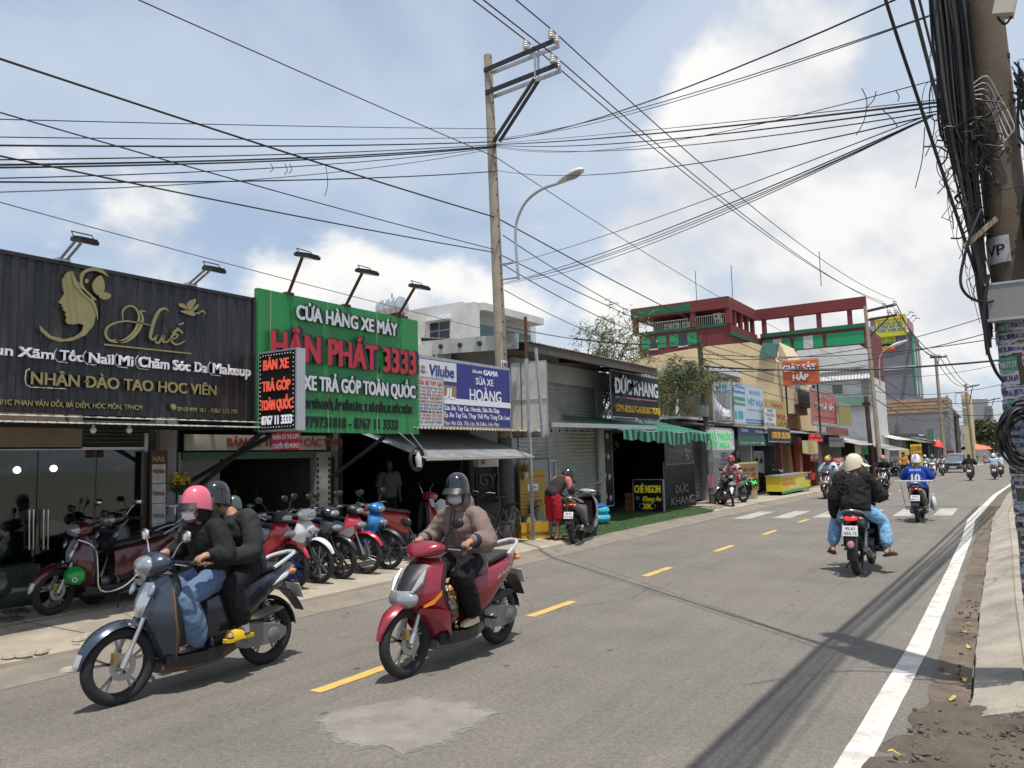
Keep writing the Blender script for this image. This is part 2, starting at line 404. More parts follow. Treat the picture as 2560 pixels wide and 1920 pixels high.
speckle(asphalt); speckle(asphalt,.30,95); speckle(asphalt,.16,28); streaks(asphalt,(.82,.82,.82),1.1,.025); streaks(asphalt,(.88,.88,.87),5,.06,.52,.62,.6); cracks(asphalt,.42,.008,.5,.8); spots(asphalt,2.4,.115,.55); spots(asphalt,11,.085,.55)
conc = M('pavement concrete',(.37,.325,.255),.85,var=.2,vs=1.6,bump=.4,bs=90,dirt=(.20,.17,.135),dscale=1.1,damt=.75)
cracks(conc,.55,.012,.4); spots(conc,3.5,.10,.6)
conc_r = M('kerb concrete',(.33,.295,.24),.88,var=.28,vs=2.2,bump=.6,bs=70,dirt=(.15,.13,.105),dscale=2.5,damt=.7)
cracks(conc_r,.9,.012,.35); speckle(conc_r,.2,160)
gutter_m = M('gutter concrete',(.15,.115,.082),.9,var=.35,vs=3,bump=.8,bs=60,dirt=(.05,.042,.034),dscale=2.4,damt=.95)
soil = M('soil',(.11,.088,.065),.95,var=.4,vs=6,bump=1.,bs=45,dirt=(.045,.036,.028),dscale=3,damt=.9)
moss = M('mossy soil',(.085,.085,.04),.95,var=.4,vs=9,bump=1.,bs=80,dirt=(.13,.11,.08),dscale=4,damt=.8)
earth = M('earth',(.20,.18,.15),.95,var=.25,vs=.05)
yellow_p = M('yellow road paint',(.62,.40,.10),.8,var=.2,vs=9,bump=.3,bs=150,dirt=(.22,.19,.13),dscale=9,damt=.8)
white_p = M('white road paint',(.60,.575,.52),.8,var=.15,vs=6,bump=.3,bs=150,dirt=(.25,.235,.21),dscale=5,damt=.7)
white_z = M('worn crossing paint',(.40,.39,.36),.8,var=.25,vs=6,dirt=(.18,.17,.155),dscale=3,damt=1.)

BEND,SLOPE = 18.,.0088  # the street falls away gently beyond here
def gz(y):return -SLOPE*max(0.,min(y,340.)-BEND)
def onG(px,py,dz=0.):
 p = onZ(px,py,dz)
 for _ in range(30):p = onZ(px,py,gz(p.y)+dz)
 return p
def bend(o):
 bm = bmesh.new(); bm.from_mesh(o.data)
 for y in (BEND,340.):bmesh.ops.bisect_plane(bm,geom=bm.verts[:]+bm.edges[:]+bm.faces[:],plane_co=(0,y,0),plane_no=(0,1,0))
 for v in bm.verts:v.co.z+=gz(v.co.y)
 bm.to_mesh(o.data); bm.free()
def sl(P):  # flat-ground reading -> falling street
 out = []
 for x,y in P:
  k = 1. if y<18 else .9022/(1-.00543*min(y,62)); out.append((x*k,y*k))
 return out
def S(name,mb,mat,smooth=0):
 o = mb.build(name,mat,None,smooth); bend(o); o['kind'] = 'structure'; return o
def sheet(poly,z):
 return MB().add([(x,y,z) for x,y in poly],[tuple(range(len(poly)))])
KERB = [(-6.84,-8),(-6.84,18),(-6.92,88),(-5.2,110),(-2.2,135),(2.2,165),(11,215),(34,340)]
RED_ = [(-.62,-8),(-.64,8),(-.72,13.5),(-.86,21),(-.70,30),(-.36,38),(.6,58)]
RED_ = sl(RED_)+[(1.8,92),(3.7,110),(6.9,135),(11.5,165),(21,215),(44,340)]
S('ground',sheet([(-900,-60),(900,-60),(900,1500),(-900,1500)],-.06),earth)
mb = MB(); L_ = [(-7.3,-8)]+[(x-.15,y) for x,y in KERB[1:]]
road_pts = L_+[(x+.12,y) for x,y in reversed(RED_)]
S('road',sheet(road_pts,0.),asphalt)
random.seed(5)
pp = [(-3.84,3.49),(-3.45,3.34),(-3.0,3.36),(-2.88,3.66),(-2.92,4.15),(-3.25,4.22),(-3.55,4.15),(-3.80,3.85)]
poly = []
for i in range(len(pp)):
 a,b = pp[i],pp[(i+1)%len(pp)]
 for k in range(22):
  x,y = a[0]+(b[0]-a[0])*k/22,a[1]+(b[1]-a[1])*k/22; q = .07*noise.noise((x*5,y*5,0))+.04*noise.noise((x*17,y*17,3))+.02*noise.noise((x*50,y*50,6)); poly.append((x+q*(x+3.4)/.5,y+q*(y-3.75)/.4))
patch_m = M('old patch',(.245,.225,.195),.9,var=.22,vs=4,bump=.6,bs=120,dirt=(.14,.13,.115),dscale=3,damt=.6); speckle(patch_m,.3,260)
S('road_patch',sheet(poly,.004),patch_m)
worn_m = M('worn asphalt',(.205,.191,.168),.9,var=.2,vs=4,bump=.6,bs=120,dirt=(.15,.14,.125),dscale=3,damt=.7); speckle(worn_m,.35,260)
S('worn_edge',sheet([(-3.38+(x+3.38)*(1.07+.09*noise.noise((x*9,y*9,8))),3.75+(y-3.75)*(1.10+.14*noise.noise((x*9,y*9,5)))) for x,y in poly],.002),worn_m)
dash = MB()
for k in range(-2,26):
 y = 3.92+2.88*k
 x = -4.30
 n = 8; pts = [(x-.055+random.uniform(-.006,.006),y+.92*i/n) for i in range(n+1)]+[(x+.055+random.uniform(-.006,.006),y+.92*(n-i)/n) for i in range(n+1)]
 dash.join(sheet(pts,.004))
S('centre_line_marking',dash,yellow_p)
WL = [(-.84,-6),(-.84,3.8),(-.80,7.2),(-.83,11),(-.885,16),(-.99,20),(-.9,24),(-.76,30),(-.52,35),(-.30,40),(.4,58)]
WL = sl(WL)+[(1.6,92),(3.4,110),(6.5,135)]
el = MB()
def edge_pts(off):
 out = []
 for i in range(len(WL)-1):
  a,b = WL[i],WL[i+1]; n = max(2,int((b[1]-a[1])/.25))
  for k in range(n):out.append((a[0]+(b[0]-a[0])*k/n+off+random.uniform(-.0025,.0025),a[1]+(b[1]-a[1])*k/n))
 return out
A,B = edge_pts(-.075),edge_pts(.075)
for i in range(len(A)-1):el.add([(*A[i],.004),(*B[i],.004),(*B[i+1],.004),(*A[i+1],.004)],[(0,1,2,3)])
S('edge_line_marking',el,white_p)
zb = MB()
for k in range(7):
 x = -1.62-.83*k; y = 21.0+(x+1.8)*.52
 zb.join(sheet(sl([(x-.21,y-.1),(x+.19,y),(x+.17,y+2.45),(x-.23,y+2.35)]),.004))
S('zebra_crossing_marking',zb,white_z)

# left pavement with a real kerb step
def strip(poly_l,poly_r,zl,zr,n=1):
 m = MB()
 for i in range(len(poly_l)-1):
  m.add([(*poly_l[i],zl),(*poly_r[i],zr),(*poly_r[i+1],zr),(*poly_l[i+1],zl)],[(0,1,2,3)])
 return m
kb = []
for i in range(len(KERB)-1):
 a,b = KERB[i],KERB[i+1]; n = max(1,int((b[1]-a[1])/.5)) if a[1]<60 else 1
 for k in range(n):
  y = a[1]+(b[1]-a[1])*k/n; kb.append((a[0]+(b[0]-a[0])*k/n+random.uniform(-.018,.018),y))
kb.append(KERB[-1])
pv = MB()
far_l = [(-22 if y<60 else -40,y) for x,y in kb]
inner = [(x-.16,y) for x,y in kb]
pv.join(strip(far_l,inner,.1,.1)); pv.join(strip(inner,[(x-.02,y) for x,y in kb],.1,.092)); pv.join(strip([(x-.02,y) for x,y in kb],kb,.092,-.02))
S('left_pavement',pv,conc)
jm = M('joint dirt',(.13,.11,.09),.95,var=.3)
jt = MB()
for k in range(30):
 y = 1.2+k*1.35; jt.join(sheet([(-9.3,y),(-7.2,y+.01),(-7.2,y+.025),(-9.3,y+.013)],.104))
jt.join(sheet([(-8.42,-2),(-8.405,-2),(-8.405,12),(-8.42,12)],.104))
S('pavement_joints',jt,jm)
shoulder_m = M('dusty asphalt',(.225,.195,.155),.92,var=.2,vs=3,bump=.4,bs=160,dirt=(.15,.135,.115),dscale=2,damt=.7); speckle(shoulder_m,.3)
kd = MB()
random.seed(8)
for i in range(len(kb)-1):
 if kb[i][1]>45:break
 w1 = .42+.10*noise.noise((kb[i+1][1]*.8,0,0)); w0 = .42+.10*noise.noise((kb[i][1]*.8,0,0))
 kd.add([(kb[i][0]-.02,kb[i][1],.058),(kb[i][0]+w0,kb[i][1],.003),(kb[i+1][0]+w1,kb[i+1][1],.003),(kb[i+1][0]-.02,kb[i+1][1],.058)],[(0,1,2,3)])
S('road_shoulder',kd,shoulder_m)
# broken edge of the pavement and its rubble
rb = MB(); random.seed(4)
for k in range(32):
 x,y = random.gauss(-6.98,.14),random.uniform(2.4,4.7); s_ = random.uniform(.012,.06)
 rb.ell((x,y,(.1 if x<-6.86 else 0)+s_*.2),(s_*1.3,s_,s_*.55),Matrix.Rotation(random.uniform(0,3),3,'Z'),7,4)
tag(rb.build('rubble',conc,None,0),kind='stuff')

# right side: gutter, sloping kerb, pavement
def polyx(dx):return [(x+dx,y) for x,y in GUT]
GUT = [(-.62,3.2),(-.60,4.8),(-.61,6.2),(-.66,7.7),(-.65,9.3),(-.71,13.4),(-.85,21),(-.68,30),(-.34,38),(.6,58)]
GUT = sl(GUT)+[(1.85,92),(3.75,110),(6.95,135)]
SB = [(-.36,3.2),(-.365,5.4),(-.40,6.8),(-.45,9.1),(-.51,14),(-.61,20.2),(-.44,30),(-.1,38),(.85,58)]
SB = sl(SB)+[(2.1,92),(4.0,110),(7.2,135)]
def dens(P,step=.25,jit=.012):
 out = []
 for i in range(len(P)-1):
  a,b = P[i],P[i+1]; n = max(1,int((b[1]-a[1])/step)) if a[1]<25 else 1
  for k in range(n):out.append((a[0]+(b[0]-a[0])*k/n+random.uniform(-jit,jit),a[1]+(b[1]-a[1])*k/n))
 return out+[P[-1]]
gl = [(-.62+random.uniform(-.02,.02),.25*k+3.2) for k in range(0)]
ys = [3.0+.25*k for k in range(100)]
def interp(P,y):
 for i in range(len(P)-1):
  if P[i][1]<=y<=P[i+1][1]:return P[i][0]+(P[i+1][0]-P[i][0])*(y-P[i][1])/(P[i+1][1]-P[i][1])
 return P[0][0] if y<P[0][1] else P[-1][0]
ys = [4.7+.2*k for k in range(150)]+[45,60,84,92,110,135]
gA = [(interp(GUT,y)+random.uniform(-.02,.02),y) for y in ys]; gB = [(interp(SB,y),y) for y in ys]
S('gutter',strip(gA,gB,.005,.008),gutter_m)
ys2 = [5.42+.25*k for k in range(120)]+[45,60,84,92,110,135]
sA = [(interp(SB,y)+random.uniform(-.008,.008),y) for y in ys2]; sB = [(interp(SB,y)+.30,y) for y in ys2]; sC = [(interp(SB,y)+6,y) for y in ys2]
rk = MB().join(strip(sA,[(x+.012,y) for x,y in sA],-.02,.02)).join(strip([(x+.012,y) for x,y in sA],sB,.02,.105))
rk.add([(sA[0][0],5.42,-.03),(sA[0][0],5.42,.0),(sA[0][0]+.012,5.42,.02),(sB[0][0],5.42,.105),(sB[0][0],5.42,-.03)],[(0,1,2,3,4)])
S('right_kerb',rk,conc_r,30)
rp = strip([(x+.018,y) for x,y in sB],sC,.110,.115); rp.join(strip(sB,[(x+.018,y) for x,y in sB],.09,.09))
S('right_pavement',rp,conc_r)
# bare soil by the camera, a real uneven surface
def soil_pt(a,b):
 x = -.98+3.2*a; y = -1+6.6*b
 edge = min(1,max(0,(x+.92-.14*noise.noise((x*3,y*2.5,0))-(0 if y<4.6 else (y-4.6)*.30))/.12))
 z = -.03+.045*edge+.03*edge*noise.noise((x*4,y*4,1))+.018*edge*noise.noise((x*14,y*14,2))+max(0,x+.45)*.12*edge
 return (x,y,z)
S('soil_verge',MB().grid(soil_pt,110,200),soil,60)
def moss_pt(a,b):
 x = -.30+1.6*a; y = 3.6+1.75*b; e = min(1,6*min(a,1-b,b));
 return (x,y,-.03+.10*e*(.7+.5*noise.noise((x*4,y*4,5)))+.03*noise.noise((x*16,y*16,4)))
S('mossy_bank',MB().grid(moss_pt,60,60),moss,60)
random.seed(12)
st = MB()
for k in range(300):
 x,y = random.uniform(-.66,-.05),random.uniform(4.3,5.5) if k<260 else random.uniform(5.4,9.5)
 if k>=260:x = random.gauss(interp(SB,y)-.06,.05)
 s_ = random.uniform(.004,.016)
 if -.88<x<0:st.ell((x,y,.012+s_*.3+(max(0,x+.45)*.1 if y<5.5 else 0)),(s_*1.3,s_,s_*.7),Matrix.Rotation(random.uniform(0,3),3,'Z'),6,4)
tag(st.build('gravel',M('grit',(.11,.09,.07),.9,var=.4,vs=20),None,0),kind='stuff')
leaf_m = M('dry leaf',(.48,.34,.10),.7,var=.25,vs=30)
for k,(px,py,rot,dz) in enumerate([(2237,1884,.3,.05),(2355,1672,1.2,.02),(2408,1578,.4,.02),(2422,1618,2.0,.02),(2382,1747,.8,.02),(2412,1700,1.6,.02),(2425,1562,.2,.02),(2440,1590,2.6,.02)]):
 p = onZ(px,py,dz); r = Matrix.Rotation(rot,3,'Z'); mb = MB()
 pts = []
 for i in range(7):
  t = i/6; w = .016*math.sin(math.pi*min(1,t*1.02))**.8
  for s_ in (-1,0,1):pts.append(p+r@V((t*.075-.037,s_*w,.006*abs(s_)+.012*math.sin(t*5+k))))
 mb.add(pts,[(i*3+j,i*3+j+1,i*3+j+4,i*3+j+3) for i in range(6) for j in (0,1)])
 tag(mb.build('fallen_leaf',leaf_m,None,40),'small dry yellow leaf lying in the dirty gutter by the white line','leaf','dry leaves in the gutter')
# ---------------------------------------------------------------- materials used by several things
black_metal = M('black ribbed steel',(.016,.017,.021),.42,.0,var=.25,vs=2,spec=.5,dirt=(.06,.058,.055),dscale=2,damt=.6,stretch=(1,5,.6))
gold = M('gold acrylic',(.36,.30,.14),.32,.75,var=.12,vs=5)
white_l = M('white acrylic',(.72,.72,.76),.4,var=.05)
dark_edge = M('dark letter edge',(.02,.02,.03),.5)
steel = M('galvanised steel',(.42,.43,.44),.45,.7,var=.2,vs=8)
dsteel = M('dark steel',(.035,.035,.038),.5,.5,var=.2)
rust = M('rusty steel',(.10,.045,.03),.75,.2,var=.4,vs=12)
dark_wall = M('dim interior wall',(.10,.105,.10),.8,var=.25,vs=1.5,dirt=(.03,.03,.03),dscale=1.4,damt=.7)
grey_wall = M('grey plaster',(.30,.30,.29),.85,var=.2,vs=2,bump=.2,dirt=(.13,.12,.11),dscale=1.2,damt=.7)
white_wall = M('white plaster',(.62,.62,.60),.85,var=.08,vs=2,bump=.15,dirt=(.33,.32,.29),dscale=.9,damt=.5)
tan_p = M('tan panel',(.30,.225,.165),.7,var=.12,dirt=(.16,.12,.09),dscale=2,damt=.5)
white_led = M('white led strip',(.75,.74,.62),.5,var=.3,vs=30)
black_p = M('black panel',(.011,.011,.012),.5,var=.3,vs=3,spec=.25)
black_l = M('black letters',(.012,.014,.012),.5)
lamp_glass = M('lamp glass',(.30,.31,.33),.15)
def glass_mat(name,tint=(.9,.95,.95),refl=.10,add=.0):
 m = bpy.data.materials.new(name); m.use_nodes = True; nt = m.node_tree; N = nt.nodes; L = nt.links
 for n in list(N):N.remove(n)
 out = N.new('ShaderNodeOutputMaterial'); tr = N.new('ShaderNodeBsdfTransparent'); tr.inputs[0].default_value = (*tint,1)
 gl = N.new('ShaderNodeBsdfGlossy'); gl.inputs['Roughness'].default_value = .02
 fr = N.new('ShaderNodeFresnel'); fr.inputs[0].default_value = 1.5
 ad = N.new('ShaderNodeMath'); ad.inputs[1].default_value = add; L.new(fr.outputs[0],ad.inputs[0])
 mx = N.new('ShaderNodeMixShader'); L.new(ad.outputs[0],mx.inputs[0]); L.new(tr.outputs[0],mx.inputs[1]); L.new(gl.outputs[0],mx.inputs[2]); L.new(mx.outputs[0],out.inputs[0])
 return m
glass = glass_mat('shop glass',(.74,.81,.79),add=.02)
z1 = lambda a,b:(a/2.553,500+b/2.553)
z2 = lambda a,b:(a/2.514,1000+b/2.514)
z3 = lambda a,b:(600+a/2.766,600+b/2.766)
z4 = lambda a,b:(600+a/2.553,1100+b/2.553)
z5 = lambda a,b:(1150+a/3.017,850+b/3.017)
z6 = lambda a,b:(1500+a/3.017,700+b/3.017)
z7 = lambda a,b:(1900+a/2.765,850+b/2.765)
z9 = lambda a,b:(1020+a/4.739,1050+b/4.739)
def tX(par,s,Z,a,b,h,X,mat,depth=.012,bold=.05,italic=0.,name='lettering'):
 """Letters on a face x = X; a, b: ends of the line's middle, h: cap height, all read off the photograph through Z"""
 p,q = onX(*Z(*a),X),onX(*Z(*b),X); xm,ym = (a[0]+b[0])/2,(a[1]+b[1])/2
 hh = (onX(*Z(xm,ym-h/2),X)-onX(*Z(xm,ym+h/2),X)).z
 return text(par,s,(p+q)/2,*FX,q.y-p.y,hh,mat,depth,bold,italic,name)
def tY(par,s,Z,a,b,h,Y,mat,depth=.012,bold=.05,italic=0.,name='lettering'):
 p,q = onY(*Z(*a),Y),onY(*Z(*b),Y); xm,ym = (a[0]+b[0])/2,(a[1]+b[1])/2
 hh = (onY(*Z(xm,ym-h/2),Y)-onY(*Z(xm,ym+h/2),Y)).z
 return text(par,s,(p+q)/2,*FY,q.x-p.x,hh,mat,depth,bold,italic,name)
def bX(name,label,cat,Z,tl,br,X,d,mat,frame=None,**k):
 p,q = onX(*Z(*tl),X),onX(*Z(*br),X)
 return board(name,label,cat,(X,(p.y+q.y)/2,(p.z+q.z)/2),FX,q.y-p.y,p.z-q.z,d,mat,frame,**k)
def bY(name,label,cat,Z,tl,br,Y,d,mat,frame=None,**k):
 p,q = onY(*Z(*tl),Y),onY(*Z(*br),Y)
 return board(name,label,cat,((p.x+q.x)/2,Y,(p.z+q.z)/2),FY,q.x-p.x,p.z-q.z,d,mat,frame,**k)
def panel(par,Z,tl,br,X,mat,name='panel',d=.006):
 p,q = onX(*Z(*tl),X),onX(*Z(*br),X)
 return box(name,mat,par,X-d,X,p.y,q.y,q.z,p.z)
def panelY(par,Z,tl,br,Y,mat,name='panel',d=.006):
 p,q = onY(*Z(*tl),Y),onY(*Z(*br),Y)
 return box(name,mat,par,p.x,q.x,Y,Y+d,q.z,p.z)
def shop(name,label,y0,y1,xf,xb,h,wall,floor=None,ztop=None,parapet=0.,ceil=None,thick=.08):
 """An open-fronted room: back, two sides, ceiling slab"""
 t = thing(name,label,'building',(xf,(y0+y1)/2,.1))
 mb = MB().bx(xb,xf,y0,y0+thick,.09,h).bx(xb,xf,y1-thick,y1,.09,h).bx(xb-.1,xb,y0,y1,.09,h)
 mb.build('wall',wall,t,0)
 MB().bx(xb-.1,xf+.02,y0-.002,y1+.002,h,h+.14).build('roof',ceil or grey_wall,t,0)
 MB().bx(xb,xf-.01,y0+thick,y1-thick,.09,.112).build('floor',floor or M('shop floor',(.12,.115,.11),.5,var=.15),t,0)
 return t

# ================================================================ the salon
SX = -7.7
GX = -9.3
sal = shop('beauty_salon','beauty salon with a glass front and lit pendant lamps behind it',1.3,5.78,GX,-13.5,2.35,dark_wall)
tr = onX(*z1(1612,632),SX); bl = onX(*z1(1590,1405),SX); SY0 = 1.2
sg = thing('salon_sign','large black ribbed sign with gold woman emblem above the salon','shop sign',(SX,(SY0+tr.y)/2,bl.z))
corrugated(MB(),(SX-.016,SY0,bl.z),(0,1,0),(0,0,1),(1,0,0),tr.y-SY0,tr.z-bl.z,.135,.014).build('panel',black_metal,sg,0)
fr = MB().bx(SX-.07,SX+.02,tr.y,tr.y+.035,bl.z-.03,tr.z+.02).bx(SX-.07,SX+.006,SY0,tr.y-.003,tr.z-.02,tr.z+.018)
fr.build('frame',dsteel,sg,0)
for y in (1.8,3.2,4.6,5.8):MB().bar((SX-.05,y,bl.z),(SX-.05,y,tr.z-.03),.04).bar((SX-.07,y,tr.z-.1),(GX,y,2.45),.035).build('back_strut',dsteel,sg,0)
def poly1(pts,X,d=.03,Z=z1):
 """Cut-out shape standing off a face x = X"""
 q = [onX(*Z(*p),X) for p in pts]
 return MB().prism([(p.y,p.z) for p in q],(X,0,0),(0,1,0),(0,0,1),(d,0,0))
def smooth_pts(P,n=5,closed=False):
 out = []; k = len(P)
 for i in range(k if closed else k-1):
  p0,p1,p2,p3 = (P[(i-1)%k] if closed or i>0 else P[0]),P[i],P[(i+1)%k],(P[(i+2)%k] if closed or i+2<k else P[-1])
  for j in range(n):
   t = j/n; out.append(tuple(.5*((2*p1[a])+(-p0[a]+p2[a])*t+(2*p0[a]-5*p1[a]+4*p2[a]-p3[a])*t*t+(-p0[a]+3*p1[a]-3*p2[a]+p3[a])*t**3) for a in range(len(p1))))
 if not closed:out.append(tuple(P[-1]))
 return out
def ribbon(mb,P,w,X,d,Z=z1):
 """A brush stroke: width swells between its ends"""
 S_ = smooth_pts(P,6); q = [onX(*Z(*p),X) for p in S_]; n = len(q); A = []; B = []
 for i in range(n):
  t = (q[min(i+1,n-1)]-q[max(i-1,0)]).normalized(); nn = V((0,-t.z,t.y)); ww = w*(.35+.65*math.sin(math.pi*min(1,max(0,i/(n-1)))))
  A.append(q[i]+nn*ww/2); B.append(q[i]-nn*ww/2)
 o = V((d,0,0)); vs = A+B+[p+o for p in A]+[p+o for p in B]; fs = []
 for i in range(n-1):
  fs+=[(2*n+i,2*n+i+1,3*n+i+1,3*n+i),(i,i+1,2*n+i+1,2*n+i),(n+i,3*n+i,3*n+i+1,n+i+1)]
 fs+=[(0,2*n,3*n,n),(n-1,2*n-1,4*n-1,3*n-1)]
 return mb.add(vs,fs)
EX = SX+.012
face = [(440,455),(405,478),(388,520),(392,565),(400,600),(390,625),(366,655),(372,664),(388,670),(384,684),(396,692),(390,700),(404,712),(412,726),(404,736),(416,748),(410,772),(420,792),(450,797),(500,790),(524,800),(515,838),(470,873),(400,890),(315,868),(240,800),(250,838),(300,883),(370,907),(450,901),(535,865),(588,802),(603,730),(588,662),(540,592),(482,520),(458,470)]
em = MB().join(poly1(face,EX))
em.join(poly1(smooth_pts([(456,455),(470,520),(520,575),(585,640),(612,710),(613,775),(600,720),(570,655),(505,600),(462,545),(450,500)],3,True),EX+.004,.032))
em.join(poly1(smooth_pts([(500,520),(505,475),(545,442),(600,434),(650,452),(682,492),(655,478),(615,460),(570,456),(530,475),(516,520),(530,565),(570,605),(607,642),(570,632),(520,590),(500,555)],3,True),EX+.002,.034))
em.join(poly1(smooth_pts([(636,484),(600,505),(580,545),(590,585),(622,612),(655,585),(657,535)],3,True),EX))
em.join(poly1(smooth_pts([(622,614),(655,588),(700,610),(680,634),(645,636)],3,True),EX+.003))
em.join(poly1(smooth_pts([(532,510),(552,508),(555,525),(538,535)],3,True),EX))
em.build('woman_emblem',gold,sg,0)
bf = MB()
for pts in ([(1195,700),(1185,665),(1215,640),(1245,635),(1235,670),(1210,705)],[(1190,700),(1160,690),(1138,680),(1140,662),(1170,665)],[(1215,705),(1250,670),(1262,668),(1255,690),(1225,712)],[(1145,712),(1185,705),(1235,718),(1240,740),(1200,735)],[(1240,722),(1265,715),(1290,705),(1305,720),(1300,738),(1297,722),(1280,716),(1262,730)]):
 bf.join(poly1(smooth_pts(pts,3,True),EX,.02))
bf.build('butterfly',gold,sg,0)
hm = MB(); W_ = .030
for P,w in (([(780,770),(776,720),(800,685),(840,680),(872,712),(880,770),(845,850),(775,900),(700,898),(668,860),(690,805),(780,775),(880,785),(955,800)],.026),
([(1068,712),(1050,694),(1015,705),(985,755),(962,830),(955,880),(972,892),(995,870)],.034),
([(925,715),(890,712),(905,760),(880,830),(830,885),(770,908),(720,890)],.030),
([(1000,862),(985,905),(1008,910),(1038,870),(1034,905),(1062,905),(1085,885)],.022),
([(1085,890),(1115,882),(1128,860),(1100,862),(1088,895),(1112,922),(1150,915),(1175,898)],.022)):
 ribbon(hm,P,w,EX,.02)
hm.join(poly1([(1092,850),(1130,815),(1165,848),(1158,856),(1130,835),(1100,858)],EX,.02)); hm.join(poly1([(1130,793),(1165,780),(1168,790),(1138,802)],EX,.02))
hm.build('script_lettering',gold,sg,0)
poly1([(658,918),(1215,978),(1215,986),(658,928)],EX,.02).build('underline',gold,sg,0)
for s,a,b in (('Phun Xăm',-170,332),('Tốc',375,520),('Nail',560,715),('Mi',750,840),('Chăm Sóc Da',880,1315),('Makeup',1350,1590)):
 tX(sg,s,z1,(a,957+.086*a),(b,957+.086*b),66,SX+.003,white_l,.03,.085)
nt_m = M('neon tube',(.45,.46,.5),.3)
for x in (350,535,735,868,1330):
 y = 957+.086*x; nm = MB()
 nm.tube([onX(*z1(x+14,y-40),SX+.02),onX(*z1(x-2,y-15),SX+.02),onX(*z1(x-2,y+20),SX+.02),onX(*z1(x+18,y+45),SX+.02),onX(*z1(x+80,y+52),SX+.02)],.005,6); nm.build('neon_outline',nt_m,sg)
nm = MB().tube([onX(*z1(*p),SX+.02) for p in ((190,1078),(168,1090),(160,1140),(168,1182),(195,1195),(420,1205))],.005,6)
nm.build('neon_outline',nt_m,sg)
tX(sg,'NHÂN ĐÀO TAO HOC VIÊN',z1,(190,1131),(1370,1217),74,SX+.003,gold,.03,.07)
tX(sg,'4/1C PHAN VĂN ĐỐI, BÀ ĐIỂM, HÓC MÔN, TPHCM',z1,(-20,1289),(900,1324),34,SX+.003,gold,.02,.06)
tX(sg,'0918 499 161 - 0367 372 706',z1,(1125,1332),(1510,1352),27,SX+.003,gold,.02,.06)
pc = onX(*z1(1098,1322),SX+.012); MB().lathe([(0,.02),(.036,.02),(.036,0)],24,pc,(1,0,0)).build('telephone_badge',gold,sg)
ph = MB(); ribbon(ph,[(1090,1306),(1085,1318),(1096,1334),(1108,1338)],.012,SX+.033,.004); ph.build('handset_mark',black_l,sg,0)

def floodlight(base,head,label,group,arm_m,double=False,arm_r=.014,hw=.17,hl=.20):
 base,head = V(base),V(head)
 t = thing('floodlight',label,'floodlight',base,0,group); mb = MB()
 offs = (-.03,.03) if double else (0,)
 for d in offs:mb.tube([base+V((0,d,0)),head+V((0,d,.03))],arm_r,8)
 mb.bx(base.x-.04,base.x+.04,base.y-.06,base.y+.06,base.z-.015,base.z+.015)
 mb.build('arm',arm_m,t)
 r = Matrix.Rotation(R_(14),3,'Y'); hb = MB().bx(-hl*.45,hl*.55,-hw/2,hw/2,-.02,.02)
 for k in range(7):hb.bx(-hl*.4+k*hl*.14,-hl*.4+k*hl*.14+.008,-hw/2+.01,hw/2-.01,.02,.036)
 hb.xf(Matrix.Translation(head+V((.05,0,-.01)))@r.to_4x4()).build('lamp_head',dsteel,t,0)
 MB().bx(-hl*.38,hl*.48,-hw/2+.015,hw/2-.015,-.0245,-.0205).xf(Matrix.Translation(head+V((.05,0,-.01)))@r.to_4x4()).build('lamp_glass',lamp_glass,t,0)
 br = MB().tube([head+V((.06,-hw/2-.012,0)),head+V((0,-hw/2-.012,.075)),head+V((0,hw/2+.012,.075)),head+V((.06,hw/2+.012,0))],.006,6)
 br.build('bracket',dsteel,t)
 return t
for (bx_,hx,lab) in (((400,384),(520,262),'twin-armed floodlight above the woman emblem of the black salon sign'),((1215,545),(1345,445),'twin-armed floodlight above the butterfly on the black salon sign')):
 b = onX(*z1(*bx_),SX-.02); b.z = tr.z+.03
 floodlight(b,onX(*z1(*hx),SX+.38),lab,'floodlights on the salon sign',steel,True)

cz = 2.06
cn = thing('salon_canopy','thin sheet canopy with light strips under the black salon sign','canopy',(-8.4,3.6,cz))
corrugated(MB(),(SX+.10,1.2,cz),(0,1,0),V((GX-SX-.10,0,.05)).normalized(),(0,0,1),5.02,SX+.10-GX,.08,.012,False).build('sheet',dsteel,cn,30)
for dz,dx,x0 in ((.065,.045,0),(.0,.115,7)):
 ls = MB().bx(SX+dx,SX+dx+.004,1.25,6.25,cz+dz-.004,cz+dz+.004); y = 1.25+x0*.003; k = 0
 while y<6.2:
  l = .05+.05*((k*37)%7)/7; ls.bx(SX+dx,SX+dx+.012,y,y+l,cz+dz-.006,cz+dz+.008); y+=l+(.02 if x0 else .06); k+=1
 ls.build('light_strip',white_led,cn,0)
for px in (595,825):
 p = onX(*z1(px,1462),SX+.02); t = thing('light_bulb','unlit round bulb hanging from the edge of the salon canopy','light bulb',(p.x,p.y,p.z-.04),0,'bulbs under the salon canopy')
 MB().ell(p+V((0,0,-.01)),(.03,.03,.036)).build('globe',M('bulb',(.55,.53,.48),.25),t); MB().tube([p+V((0,0,.02)),(p.x,p.y,cz-.003)],.012).build('socket',white_l,t)
